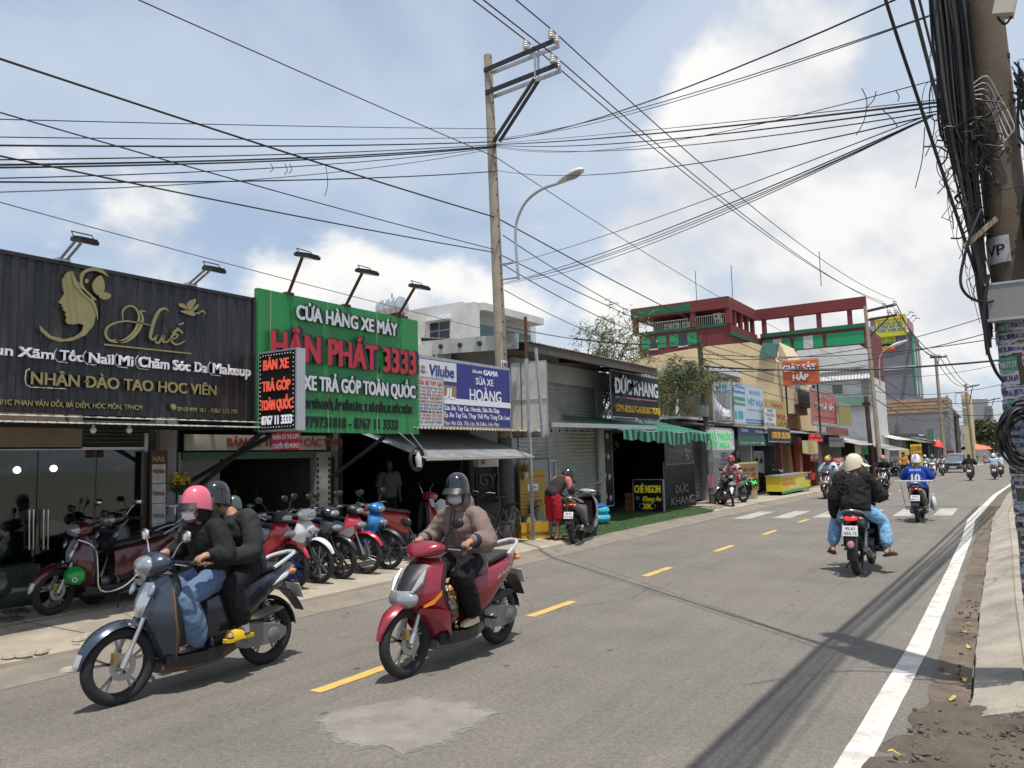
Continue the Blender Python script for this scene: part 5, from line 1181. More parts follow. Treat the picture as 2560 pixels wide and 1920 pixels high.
box('window',win,ch,-9.2,-8.98,39.3,40.3,4.6,5.4)
# porch of the house behind the grey shed
po = thing('column_porch','cream porch with white columns and a flat white roof behind the shed','building',(-10.4,27.5,gz(27)))
yP = 27.0; q = lambda a,b:onY(*z6(a,b),yP)
MB().bx(q(430,0).x-2,q(840,0).x,yP,yP+3,q(0,740).z-.12,q(0,740).z+.1).build('roof',pale,po,0)
MB().bx(q(430,0).x-2,q(860,0).x,yP+2.9,yP+3,0,q(0,740).z-.12).build('wall',cream,po,0)
for px in (720,):
 c = q(px,800); MB().lathe([(.12,0),(.11,1.2),(.12,2.0),(.20,2.2),(.22,2.35)],16,(c.x,yP+.3,q(0,740).z-2.47)).build('column',M('grey column',(.20,.19,.17),.8),po)
c = q(565,800); MB().bx(c.x-.05,c.x+.05,yP+.1,yP+.2,1.5,q(0,740).z-.12).build('post',white_l,po,0)
for k in range(6):c = q(465,0); MB().bx(c.x-.25,c.x+.2,yP+.05,yP+.1,q(0,780).z-k*.16,q(0,780).z-k*.16+.05).build('louvre',M('orange slat',(.36,.18,.07),.7),po,0)
MB().prism([(q(580,0).x,q(0,920).z),(q(860,0).x,q(0,845).z),(q(860,0).x,q(0,860).z),(q(580,0).x,q(0,940).z)],(0,yP-.5,0),(1,0,0),(0,0,1),(0,.3,0)).build('red_eave',M('red eave',(.18,.03,.03),.7),po,0)
# white house far behind the signs
wh = thing('white_house','white modern house with dark window behind the green sign','building',(-18,23,0))
MB().bx(-22,-16.4,22,27,-.2,7.3).bx(-16.4,-15.9,22,22.3,-.2,7.22).bx(-16.4,-15.7,22.301,26.5,6.95,7.22).build('wall',white_wall,wh,0)
f = box('window',win,wh,-17.95,-17.05,21.97,21.998,6.03,6.66); MB().bx(-18.15,-16.95,21.8,21.999,6.72,6.78).build('window_hood',white_l,f,0); MB().bx(-17.95,-17.05,21.955,21.97,6.33,6.36).bx(-17.52,-17.49,21.956,21.971,6.03,6.66).build('mullion',steel,f,0)
box('balcony_glass',M('green balcony glass',(.03,.12,.10),.15),wh,-16.1,-16.05,22.31,26,5.7,6.5)
an = thing('white_annex','low white annex wall behind the blue repair sign','building',(-10.4,11,0))
MB().bx(-13,-10.2,9.2,13.2,2.66,4.0).build('wall',white_wall,an,0)
def tarp(a,b):
 y = 10.2+2.4*a; return V((-10.1-.5*b+.05*noise.noise((a*5,b*5,2)),y,2.9+1.35*b+.25*math.sin(a*2.6)*b+.06*noise.noise((a*6,b*6,0))))
tag(MB().grid(tarp,30,20).build('tarpaulin',M('grey tarpaulin',(.38,.38,.37),.8,var=.15),None,60),'crumpled grey tarpaulin draped over the white annex wall','tarpaulin')
tk = onY(*z3(1052,472),21); t = thing('water_tank','steel water tank lying on its rack behind the green sign','water tank',(tk.x,21,tk.z-.4))
MB().lathe([(.02,-.62),(.22,-.60),(.34,-.52),(.35,0),(.34,.52),(.22,.60),(.02,.62)],28,tk,(1,0,0.04)).build('tank',M('stainless steel',(.62,.63,.63),.25,.9,var=.05),t); rk_ = MB()
for k in (-.4,-.1,.2,.42):rk_.torus(tk+V((k,0,k*.04)),.352,.012,(1,0,.04),28,6)
rk_.build('hoop',steel,t); MB().bx(tk.x-.55,tk.x+.55,20.75,21.25,tk.z-.50,tk.z-.34).bar((tk.x-.4,21,tk.z-.5),(tk.x-.4,21,tk.z-1.2),.06).bar((tk.x+.4,21,tk.z-.5),(tk.x+.4,21,tk.z-1.2),.06).build('rack',rust,t,0); MB().tube([tk+V((0,0,.3)),tk+V((0,0,.55))],.03).build('inlet',steel,t)
# white balcony house
bh = thing('balcony_house','white two-storey house with patterned canopy and green band','building',(-11,62,gz(62)))
zz = lambda a,b,y=60.:onY(*z7(a,b),y)
MB().bx(zz(215,0).x,zz(760,0).x,60.0,66.0,-1.5,zz(0,310).z).bx(zz(215,0).x,zz(660,0).x,61.5,66.0,zz(0,310).z,zz(0,80).z).build('wall',white_wall,bh,0)
tl = stripes_mat('scalloped tiles',(.52,.52,.52),(.30,.30,.32),0,.22,.5,.7)
MB().prism([(59.4,zz(0,320).z),(60.0,zz(0,258).z),(60.05,zz(0,258).z),(60.05,zz(0,330).z)],(zz(215,0).x,0,0),(0,1,0),(0,0,1),(zz(770,0).x-zz(215,0).x,0,0)).build('tile_canopy',tl,bh,0)
MB().bx(zz(400,0).x,zz(765,0).x,59.6,60.3,zz(0,245).z,zz(0,205).z).build('balcony_slab',white_wall,bh,0)
rl_ = MB(); x0,x1 = zz(415,0).x,zz(760,0).x
for k in range(26):rl_.bx(x0+(x1-x0)*k/25-.012,x0+(x1-x0)*k/25+.012,59.62,59.645,zz(0,205).z,zz(0,170).z)
rl_.build('railing',steel,bh,0); box('green_band',M('pale green band',(.16,.28,.21),.7),bh,zz(220,0).x,zz(745,0).x,59.3,59.98,zz(0,492).z,zz(0,440).z)
for (a,b,c,d) in ((295,340,360,435),(480,350,548,405)):
 f = box('window',win,bh,zz(a,0).x,zz(c,0).x,59.96,59.998,zz(0,d).z,zz(0,b).z); m_ = MB()
 for k in range(5):m_.bx(zz(a,0).x,zz(c,0).x,59.94,59.959,zz(0,d).z+k*(zz(0,b).z-zz(0,d).z)/5,zz(0,d).z+k*(zz(0,b).z-zz(0,d).z)/5+.025)
 m_.build('window_bar',pale,f,0)
box('balcony_door',M('dim door',(.28,.27,.25),.7),bh,zz(680,0).x,zz(735,0).x,59.97,59.999,zz(0,425).z,zz(0,330).z)
t = thing('balcony_plant','dark potted bonsai on the white house balcony','plant',tuple(zz(670,200,59.9))); mb = MB(); random.seed(5); b = zz(670,195,59.9)
for k in range(140):
 d = V((random.gauss(0,1.5),random.gauss(0,.6),random.gauss(0,.6)))*.22; c = b+V((0,0,.12))+d; e = V((random.gauss(0,1),random.gauss(0,1),random.gauss(0,1)))*.06; mb.add([c,c+e,c+e.cross(V((0,0,1)))+e*.4],[(0,1,2)])
mb.build('foliage',M('bonsai leaves',(.05,.08,.03),.7),t,0); MB().lathe([(.12,-.2),(.18,0)],12,b,(0,0,1),True).build('pot',mc((.3,.2,.15)),t)
# grey tower with the language school signs
gt_ = thing('grey_tower','tall slate grey narrow building with green edge and school signs','building',(-12.5,108,gz(108)))
YG = 105.; g8 = lambda a,b:onY(*z8(a,b),YG)
xa,xb_ = g8(60,0).x-.6,g8(355,0).x
MB().bx(xa,xb_,YG,YG+9,-2.2,15.85).build('wall',gryr,gt_,0)
MB().bx(xb_,xb_+.16,YG-.1,YG+.4,8.4,15.85).build('green_edge',grn,gt_,0)
rw = MB();
for z in (3.4,7.2,11.3):rw.bx(xa,xb_+.3,YG-.12,YG-.003,z,z+.35)
rw.build('floor_band',pale,gt_,0)
for z in (4.4,8.2,12.1):
 for y in (106.4,110,113):
  f = box('window',win,gt_,xb_+.001,xb_+.03,y,y+1.7,z,z+1.7); box('window_frame',pale,f,xb_+.031,xb_+.12,y-.3,y-.02,z-.2,z+1.9)
t = bY('school_roof_sign','yellow rooftop language school sign on the grey tower','shop sign',z8,(72,283),(355,412),YG-.4,.2,M('yellow sign',(.58,.55,.04),.5,var=.1),None)
for s,y,c,x0,x1,h in (('TRUNG TÂM ANH NGỮ QUỐC TẾ',300,(.55,.10,.06),120,330,14),('STARTERS MOVERS',325,(.05,.25,.15),135,318,20),('FLYERS KET PET',350,(.08,.10,.4),130,320,20),('TOEIC TOEFL IELTS',377,(.05,.15,.4),130,342,22)):tY(t,s,z8,(x0,y+8),(x1,y-8),h,YG-.402,mc(c),.01,.09)
panelY(t,z8,(75,300),(122,412),YG-.42,mc((.20,.12,.14)),'photo_panel'); panelY(t,z8,(84,345),(112,400),YG-.44,mc((.10,.30,.48)),'figure_panel')
t = bX('school_side_sign','red side face of the rooftop language school sign','sign',z8,(357,283),(408,420),xb_+.2,.1,M('rose sign',(.42,.16,.16),.5),None)
t = bY('school_yellow_sign','yellow TRUNG TÂM NGOẠI NGỮ sign on the grey tower wall','sign',z8,(88,428),(270,492),YG-.15,.1,M('yellow sign 2',(.58,.55,.02),.5),None)
tY(t,'TRUNG TÂM',z8,(105,455),(255,442),18,YG-.152,mc((.03,.22,.08)),.01,.1); tY(t,'NGOẠI NGỮ',z8,(105,480),(255,467),18,YG-.152,mc((.03,.22,.08)),.01,.1)
t = bY('school_red_sign','red strip sign with yellow letters directly below the yellow school sign','sign',z8,(96,494),(270,530),YG-.15,.1,M('red sign',(.48,.05,.02),.5),None)
tY(t,'ANH VIỆT MỸ',z8,(102,514),(262,508),24,YG-.152,mc((.65,.58,.05)),.01,.1)
for k,(px,py) in enumerate(((382,242),(404,268),(428,288))):
 h_ = onX(*z8(px,py),xb_+1.0); floodlight(onX(*z8(px-35,py+32),xb_+.25),h_,'tiny floodlight over the rooftop school sign','floodlights on the school sign',dsteel,False,.03,.35,.5)
# low row with stripes in front of the tower
lo = thing('striped_hall','low grey hall with orange and brown cladding stripes','building',(-10,100,gz(100)))
YH = 98.; h8 = lambda a,b:onY(*z8(a,b),YH)
MB().bx(h8(135,0).x,h8(590,0).x,YH,YH+7,-1.5,h8(0,920).z).build('wall',M('grey cladding',(.20,.20,.21),.7,var=.2),lo,0)
sm_ = MB();
for k,y in enumerate((925,952,975,1003)):sm_.bx(h8(128,0).x,h8(590,0).x,YH-.05,YH-.003,h8(0,y+18).z,h8(0,y).z)
sm_.build('orange_stripe',M('orange cladding',(.42,.26,.15),.6,var=.4,vs=1.5),lo,0)
# roofs and stalls further down the street
def stall(name,label,y0,y1,xf,h,wall_c,eave_c,eave=1.2,drop=.35,depth=5,rise=.5):
 t = thing(name,label,'shop',(xf,(y0+y1)/2,gz((y0+y1)/2)+.1)); b = gz(y1)-.2
 MB().bx(xf-depth,xf-.9,y0,y1,b,h+rise*.5).bx(xf-.9,xf,y0,y0+.15,b,h).bx(xf-.9,xf,y1-.15,y1,b,h).build('wall',mc(wall_c,.8,var=.3),t,0)
 corrugated(MB(),(xf+eave,y0,h-drop),(0,1,0),V((-eave-1.2,0,drop+.25)).normalized(),V((drop+.25,0,eave+1.2)).normalized(),y1-y0,math.hypot(eave+1.2,drop+.25),.2,.025,False).build('awning',mc(eave_c,.6,var=.25,vs=2),t,30)
 return t
stall('far_stall','grey awning shop beside the cream and green board',45.6,52.5,-8.4,2.2,(.10,.10,.10),(.34,.34,.33))
t = stall('rice_shop','rice shop with grey awning and yellow valance',53,62,-8.2,2.0,(.16,.16,.16),(.26,.26,.255),1.6,.5)
box('valance',M('yellow valance',(.60,.42,.10),.7,var=.15),t,-6.62,-6.58,56.5,62,1.12,1.5)
t = bY('rice_sign','tall yellow CƠM sign by the road beyond the rice shop','sign',z8,(378,1240),(475,1400),60.,.08,M('yellow sign 3',(.62,.55,.04),.5),None)
tY(t,'CƠM',z8,(386,1272),(466,1265),30,59.99,mc((.50,.06,.03)),.01,.1); tY(t,'QUYNH',z8,(388,1312),(466,1308),20,59.99,mc((.50,.06,.03)),.01,.1); tY(t,'ĐC: 54A',z8,(392,1345),(460,1342),14,59.99,mc((.15,.3,.05)),.01,.1)
t = bX('white_lean_board','white and blue company board leaning beside the far road','sign',z8,(230,1322),(318,1400),-7.2,.05,mc((.50,.51,.53)),None); panel(t,z8,(236,1368),(318,1400),-7.19,mc((.03,.06,.2)),'blue_half'); tX(t,'NEW',z8,(250,1384),(305,1382),18,-7.188,white_l,.004,.1)
stall('tin_shop','small shop with white tin roof beside the red pagoda house',62.5,72,-8.2,2.6,(.42,.42,.41),(.45,.45,.44),.8)
t = thing('pagoda_house','dark timber house with a tiled white-edged roof behind the poles','building',(-10,114,gz(114)))
YP = 112.; p8 = lambda a,b:onY(*z8(a,b),YP)
MB().bx(p8(510,0).x,p8(640,0).x,YP,YP+6,-1.5,p8(0,1060).z).build('wall',mc((.06,.035,.03)),t,0)
MB().prism([(p8(485,0).x,p8(0,1060).z),(p8(545,0).x,p8(0,985).z),(p8(600,0).x,p8(0,985).z),(p8(665,0).x,p8(0,1060).z)],(0,YP-.6,0),(1,0,0),(0,0,1),(0,7,0)).build('roof',mc((.16,.10,.085),.8,var=.5,vs=2),t,0)
box('white_panel',pale,t,p8(535,0).x,p8(582,0).x,YP-.05,YP-.003,p8(0,1165).z,p8(0,1085).z)
for nm,lb_,tl_,br_,yy,c in (('green_banner','green and white upright banner sign before the pagoda house',(502,1120),(555,1228),86.,(.10,.22,.15)),('olive_banner','olive upright sign with white letters behind the pole',(622,1068),(680,1182),110.,(.33,.31,.06)),('red_banner','narrow red upright sign with white letters between poles',(690,1072),(722,1185),122.,(.45,.03,.04)),('far_green_sign','small green sign by the far tree',(775,1158),(838,1210),150.,(.12,.24,.17)),('orange_square_sign','small orange square sign in front of the far tree',(838,1146),(884,1196),160.,(.60,.30,.03))):
 t = bY(nm,lb_,'sign',z8,tl_,br_,yy,.1,mc(c),steel,fw=.05)
 if nm=='red_banner':tY(t,'NHT',z8,(698,1128),(716,1128),20,yy-.01,white_l,.01,.1)
 if nm=='olive_banner':tY(t,'TRÀ',z8,(640,1125),(668,1122),22,yy-.01,white_l,.01,.1)
 pm = MB(); q = onY(*z8(br_[0]-5,br_[1]),yy+.05); pm.bar(q,(q.x,q.y,gz(yy)),.08); pm.build('post',dsteel,t,0)
stall('green_stall','green-roofed stall below the pagoda house',73,84,-8.0,2.4,(.08,.07,.06),(.12,.15,.13)); stall('grey_tin_stall','shop with pale grey ribbed tin roof past the twin poles',92,108,-7.9,2.9,(.12,.12,.12),(.42,.44,.46),1.0,.9)
stall('dark_stall','dark stall under the red upright sign',84.5,91.5,-7.9,2.5,(.08,.07,.065),(.17,.15,.13)); stall('last_stall','farthest low roofed stall before the tree',109,135,-7.7,2.4,(.10,.10,.10),(.24,.23,.22))
bA = thing('yellow_block','pale yellow three-storey block far down the street','building',(-10,125,gz(125))); YB = 125.; b8 = lambda a,b:onY(*z8(a,b),YB)
MB().bx(b8(690,0).x,b8(752,0).x,YB,YB+8,-2,b8(0,905).z).build('wall',M('yellow block wall',(.56,.46,.27),.8,var=.1,vs=.4),bA,0)
for k in range(3):box('window',M('block glass',(.28,.30,.31),.3),bA,b8(702,0).x,b8(738,0).x,YB-.08,YB-.003,b8(0,985+k*62).z,b8(0,940+k*62).z)
bB = thing('grey_block','grey concrete block with balconies beyond the yellow block','building',(-8,150,gz(150))); c8 = lambda a,b:onY(*z8(a,b),150.)
MB().bx(c8(748,0).x,c8(880,0).x,150,158,-2,c8(0,945).z).bx(c8(870,0).x,c8(915,0).x,150.2,156,-2,c8(0,1010).z).build('wall',M('grey block wall',(.27,.275,.285),.8,var=.12,vs=.3),bB,0)
for k in range(2):box('balcony',M('block balcony',(.17,.17,.18),.7),bB,c8(865,0).x,c8(912,0).x,149.5,150.1,c8(0,1010+k*34).z-.5,c8(0,1000+k*34).z)
# the rest of the street end
for k,(y,x0,x1,h,c,lb_) in enumerate(((190,-14,-6,6.2,(.34,.34,.35),'pale grey block at the end of the street'),(230,-8,-2.5,4.2,(.30,.33,.36),'long low blue-grey roof at the street’s end'))):
 t = thing('distant_block',lb_,'building',((x0+x1)/2,y,gz(y))); MB().bx(x0,x1,y,y+10,-4,h).build('wall',mc(c,.8,var=.15,vs=.3),t,0)
 w_ = MB()
 for j in range(3):box('window',win,t,x0+.8+j*2,x0+1.9+j*2,y-.06,y-.004,h-2.2,h-1.0)
t = thing('market_parasol','half red half grey market parasol before the utility poles','parasol',tuple(onG(*z8(585,1330),.1))); YU = 85.; c = onY(*z8(582,1260),YU); t.location = (c.x,YU,gz(YU));
MB().lathe([(.02,.75),(.2,.62),(.42,.4),(.60,.05),(.58,.04)],10,c,V((.25,0,1))).build('canopy',mc((.60,.07,.06),.7),t,20); MB().tube([c+V((.1,0,.5)),(c.x,YU,gz(YU))],.03).build('pole',steel,t)
t = thing('orange_parasol','orange market umbrella stall at the street’s end','parasol',(0,0,0)); c = onY(*z8(872,1262),132.); t.location = (c.x,132,gz(132)); MB().lathe([(.05,.5),(1.7,.1),(2.1,-.3),(2.08,-.32)],8,c).build('canopy',mc((.62,.18,.08),.7),t,20); MB().tube([c+V((0,0,.4)),(c.x,132,gz(132))],.05).build('pole',steel,t)
t = thing('red_stall_box','small red counter by the far utility pole','counter',(0,0,0)); c = onY(*z8(660,1312),88.); t.location = (c.x,88,gz(88)); MB().bx(c.x-.55,c.x+.55,88,88.6,gz(88),c.z+.35).build('box',mc((.50,.05,.06)),t,0); MB().bx(c.x-.6,c.x+.6,87.9,88.7,c.z+.353,c.z+.40).build('lid',steel,t,0)

# ================================================================ trees
def leaf_cloud(mb,c,r,n,size,droop=.0,thin=.3,seed=0):
 rr = random.Random(seed)
 for k in range(n):
  d = V((rr.gauss(0,1),rr.gauss(0,1),rr.gauss(0,1))).normalized()*(rr.random()**.5)
  p = V(c)+V((d.x*r[0],d.y*r[1],d.z*r[2])); a = V((rr.gauss(0,1),rr.gauss(0,1),rr.gauss(0,.6)-droop)).normalized(); b = a.orthogonal().normalized(); b = Matrix.Rotation(rr.uniform(0,6.3),3,a)@b
  s_ = size*rr.uniform(.6,1.3); mb.add([p,p+a*s_*.5+b*s_*thin*.5,p+a*s_,p+a*s_*.5-b*s_*thin*.5],[(0,1,2,3)])
bam_l = M('bamboo leaves',(.12,.15,.055),.6,var=.45,vs=1.5); bam_s = M('bamboo stems',(.16,.17,.07),.6,var=.3)
def bamboo(base,tips,label,seed):
 t = thing('bamboo_clump',label,'bamboo',tuple(base)); sm,lm = MB(),MB(); rr = random.Random(seed)
 for (tip,dens_) in tips:
  tip = V(tip); mid = V(base).lerp(tip,.6)+V((0,0,.5)); pts = smooth_pts([tuple(base),tuple(mid),tuple(tip)],8)
  sm.tube(pts,[.035*(1-i/len(pts))+.006 for i in range(len(pts))],6)
  for p in pts[6:]:
   for k in range(4):
    q = V(p)+V((rr.gauss(0,.28),rr.gauss(0,.28),rr.gauss(0,.18))); sm.tube([p,q],.004,4); leaf_cloud(lm,q,(.20,.20,.14),int(dens_*.85),.17,.5,.16,rr.random())
 sm.build('stem',bam_s,t); lm.build('foliage',bam_l,t,0); return t
bq = lambda a,b,y:tuple(onY(*z6(a,b),y))
bamboo((-10.6,19.2,.1),[(bq(60,300,19),20),(bq(20,400,19),16),(bq(140,470,19),18),(bq(300,560,19),16),(bq(-60,380,18.6),12),(bq(220,430,19.5),14),(bq(330,250,20),9)],'tall thin bamboo clump rising behind the shuttered building’s roof',4)
bamboo((-9.6,23.4,1.8),[(bq(560,650,23.2),26),(bq(660,690,23.0),26),(bq(840,740,22.8),20),(bq(470,740,23.2),22),(bq(720,650,23),20)],'leafy bamboo branch reaching round the second utility pole',9)
bamboo((-9.6,18.6,.1),[(bq(20,840,18.4),14),(bq(40,720,18.4),10)],'dark bamboo behind the gym sign’s near post',19)
def tree(label,base,h,crown,seed,n=2600,leaf=.35):
 t = thing('broadleaf_tree',label,'tree',tuple(base)); rr = random.Random(seed); tm_,lm = MB(),MB(); b = V(base)
 tm_.tube([b,b+V((.1,0,h*.3)),b+V((0,.1,h*.55))],[.28,.2,.13],8)
 for k in range(9):
  c = b+V((rr.uniform(-1,1)*crown[0]*.7,rr.uniform(-1,1)*crown[1]*.7,h*.62+rr.uniform(-.5,.6)*crown[2])); tm_.tube([b+V((0,.05,h*.45)),b.lerp(c,.7)+V((0,0,.4)),c],[.1,.06,.03],6)
  leaf_cloud(lm,c,(crown[0]*.5,crown[1]*.5,crown[2]*.5),n//9,leaf,.2,.6,rr.random())
 tm_.build('trunk',M('bark',(.09,.07,.05),.9),t); lm.build('crown',M('tree leaves',(.075,.085,.03),.6,var=.6,vs=.6),t,0)
tree('rounded dark green tree at the bend of the far street',(-3.5,138,gz(138)),6.9,(3.3,3.3,2.5),3,3600,.5); tree('smaller olive green tree beside the rounded far tree',(.4,172,gz(172)),7.6,(3.8,3.8,2.9),8,3000,.6); tree('far street tree half hidden behind the sticker-covered pole',(8.6,215,gz(215)),10.8,(5,5,4.2),12,2600,.7)
# ================================================================ two-wheelers (forward +x, left +y, ground z = 0)
rubber = M('tyre rubber',(.020,.020,.021),.8,var=.3,vs=20,bump=.4,bs=90)
blk = M('black plastic',(.016,.016,.018),.42,var=.25,vs=6); blk_m = M('matt black',(.02,.02,.021),.7,var=.3,vs=9)
seat_m = M('black seat vinyl',(.022,.022,.024),.55,var=.25,vs=9,bump=.15,bs=120)
chrome = M('chrome',(.70,.70,.70),.12,1.,var=0); alu = M('cast alloy',(.34,.34,.35),.38,.8,var=.15,vs=12)
eng_m = M('engine alloy',(.20,.20,.205),.5,.6,var=.3,vs=9); lens = M('clear lens',(.34,.36,.38),.08,.5,var=.25,vs=22,coat=.6)
amber = M('amber lens',(.75,.26,.02),.2,var=.15,coat=.5); redlens = M('red lens',(.45,.015,.02),.2,coat=.5); plate_m = M('number plate',(.68,.68,.70),.5,var=.06)
disc_m = M('disc steel',(.40,.40,.40),.3,.9,var=.1); mir_m = M('mirror glass',(.55,.58,.60),.04,1.,var=0)
def paint(name,c,metal=.15):return M(name,c,.28,metal,var=.05,vs=2,coat=.9,dirt=tuple(x*.8+.02 for x in c),dscale=1.5,damt=.35)
def rotY(a):return Matrix.Rotation(a,3,'Y')
class Bike:
 """Collects parts; front parts turn about the steering axis"""
 def __init__(s,root,steer=0.,head=(.40,0,.80),rake=26,lean=0.):
  s.root = root; s.lean = Matrix.Rotation(R_(lean),4,'X')
  ax = V((-math.sin(R_(rake)),0,math.cos(R_(rake)))); h = V(head)
  s.st = Matrix.Translation(h)@Matrix.Rotation(R_(steer),4,ax)@Matrix.Translation(-h)
 def part(s,name,mb,mat,front=False,parent=None,smooth=40):
  if front:mb.xf(s.st)
  mb.xf(s.lean); return mb.build(name,mat,parent or s.root,smooth,world=False)
def wheel(B,name,x,r,w,front,style='cast',rim_m=None,disc=True,tyre_m=None,n=5,dside=1):
 c = V((x,0,r)); rim_m = rim_m or alu; rr = r-w*.80
 ty = MB().torus(c,r-w*.5,w*.52,(0,1,0),44,10,w*.5)
 t = B.part(name,ty,tyre_m or rubber,front)
 rm = MB().torus(c,rr+.004,.011,(0,1,0),44,8,w*.36).lathe([(.0,-.045),(.035,-.045),(.038,-.02),(.03,0),(.038,.02),(.035,.045),(.0,.045)],18,c,(0,1,0))
 if style=='cast':
  for k in range(n):
   a = 2*math.pi*k/n+.3; d = V((math.cos(a),0,math.sin(a)))
   for da in (-.14,.14):
    e = V((math.cos(a+da),0,math.sin(a+da))); rm.bar(c+d*.03,c+d*rr*.45,.022,.016,up=(0,1,0)); rm.bar(c+d*rr*.42,c+e*(rr),.017,.014,up=(0,1,0))
 elif style=='blade':
  for k in range(n):
   a = 2*math.pi*k/n; d = V((math.cos(a),0,math.sin(a))); rm.bar(c+d*.03,c+d*rr,.020,.02,up=(0,1,0))
 else :
  for k in range(28):
   a = 2*math.pi*k/28; d = V((math.cos(a),0,math.sin(a))); e = V((math.cos(a+(.28 if k%2 else -.28)),0,math.sin(a+(.28 if k%2 else -.28)))); rm.tube([c+e*.036+V((0,.03*(1 if k%4<2 else -1),0)),c+d*rr],.0022,4,False)
 B.part('rim',rm,rim_m,front,t)
 if disc:
  y = dside*.055; dd = MB().lathe([(.052,y),(.098,y),(.098,y+.004),(.052,y+.004),(.052,y)],30,c,(0,1,0))
  for k in range(5):a = k*1.2566; dd.bar(c+V((.03*math.cos(a),y+.002,.03*math.sin(a))),c+V((.056*math.cos(a),y+.002,.056*math.sin(a))),.012,.004,up=(0,1,0))
  B.part('brake_disc',dd,disc_m,front,t)
 return t
def guard(x,z,R,w,a0,a1,t=.005,tip=.5,n=14,drop=.03):
 """Curved mudguard round an axle, between two angles (degrees, 0 forward, 90 up)"""
 rings = []
 for i in range(n+1):
  f = i/n; a = R_(a0+(a1-a0)*f); ww = w*(tip+(1-tip)*min(1,f*3.2)); ring = []
  for j in range(9):
   u = -1+2*j/8; ring.append(V((x+(R-drop*u*u)*math.cos(a),u*ww,z+(R-drop*u*u)*math.sin(a))))
  for j in range(8,-1,-1):
   u = -1+2*j/8; ring.append(V((x+(R-t-drop*u*u)*math.cos(a),u*(ww-t),z+(R-t-drop*u*u)*math.sin(a))))
  rings.append(ring)
 return MB().loft(rings)
def shield_rings(S_,depth=.05,pw=2.2,n=14):
 rings = []
 for (z,xf,w,bulge) in S_:
  ring = []
  for j in range(n+1):
   u = -1+2*j/n; ring.append(V((xf-bulge*abs(u)**pw,u*w,z)))
  for j in range(n,-1,-1):
   u = -1+2*j/n; ring.append(V((xf-bulge*abs(u)**pw-depth*(1-.3*abs(u)),u*(w-.012),z)))
  rings.append(ring)
 return MB().loft(rings)
def smooth_rows(rows,n=4):return smooth_pts([tuple(r) for r in rows],n)
def body_rings(S_,n=20,p=3.):
 """Rings across x: (x, half width, z bottom, z top)"""
 rings = []
 for (x,w,z0,z1_) in S_:
  ring = []; c,h = (z0+z1_)/2,(z1_-z0)/2
  for j in range(n):
   a = 2*math.pi*j/n; ca,sa = math.cos(a),math.sin(a)
   ring.append(V((x,w*math.copysign(abs(ca)**(2/p),ca),c+h*math.copysign(abs(sa)**(2/p),sa))))
  rings.append(ring)
 return MB().loft(rings)
def mirror(B,side,base,out,r=(.012,.062,.045),m=None):
 b = V((base[0],base[1]*side,base[2])); o = V((out[0],out[1]*side,out[2]))
 mb = MB().tube([b,b.lerp(o,.5)+V((.0,0,.02)),o],.006,6)
 p = B.part('mirror',mb,blk if m is None else chrome,True)
 B.part('mirror_shell',MB().ell(o+V((0,.02*side,.02)),(.022,r[1],r[2]),Matrix.Rotation(side*.2,3,'X'),16,8),m or blk,True,p)
 B.part('mirror_glass',MB().lathe([(0,0),(1,0)],20,(0,0,0),(-1,0,0)).xf(Matrix.Translation(o+V((-.0225,.02*side,.02)))@Matrix.Diagonal((1,r[1]*.9,r[2]*.9,1))),mir_m,True,p)
def handlebar(B,z,x,w=.33,bar_m=None,lever=True,grip=True):
 mb = MB().tube([(x-.05,w,z),(x,.18,z+.01),(x+.02,0,z-.01),(x,-.18,z+.01),(x-.05,-w,z)],.011,8); h = B.part('handlebar',mb,bar_m or blk,True)
 for s in (-1,1):
  B.part('grip',MB().tube([(x-.055,s*w*1.01,z),(x-.018,s*.235,z+.006)],.0165,10),blk_m,True,h)
  if lever:B.part('brake_lever',MB().tube([(x+.02,s*.20,z+.005),(x+.055,s*.24,z),(x+.02,s*(w+.01),z-.01)],.006,6),chrome,True,h)
def plate(B,x,z,tilt,lines=None,w=.19,h=.14):
 m = MB().bx(-.003,.003,-w/2,w/2,-h/2,h/2); T = Matrix.Translation((x,0,z))@Matrix.Rotation(R_(tilt),4,'Y')
 p = B.part('number_plate',m.xf(T),plate_m,smooth=0)
 if lines:
  mb = MB()
  for k,s in enumerate(lines):text_mb(mb,s,(-.0035,0,h*.22-k*h*.45),(0,-1,0),(0,0,1),(-1,0,0),w*(.62 if k==0 else .84),h*.30,.001,.06)
  B.part('plate_number',mb.xf(T),black_l,parent=p,smooth=0)
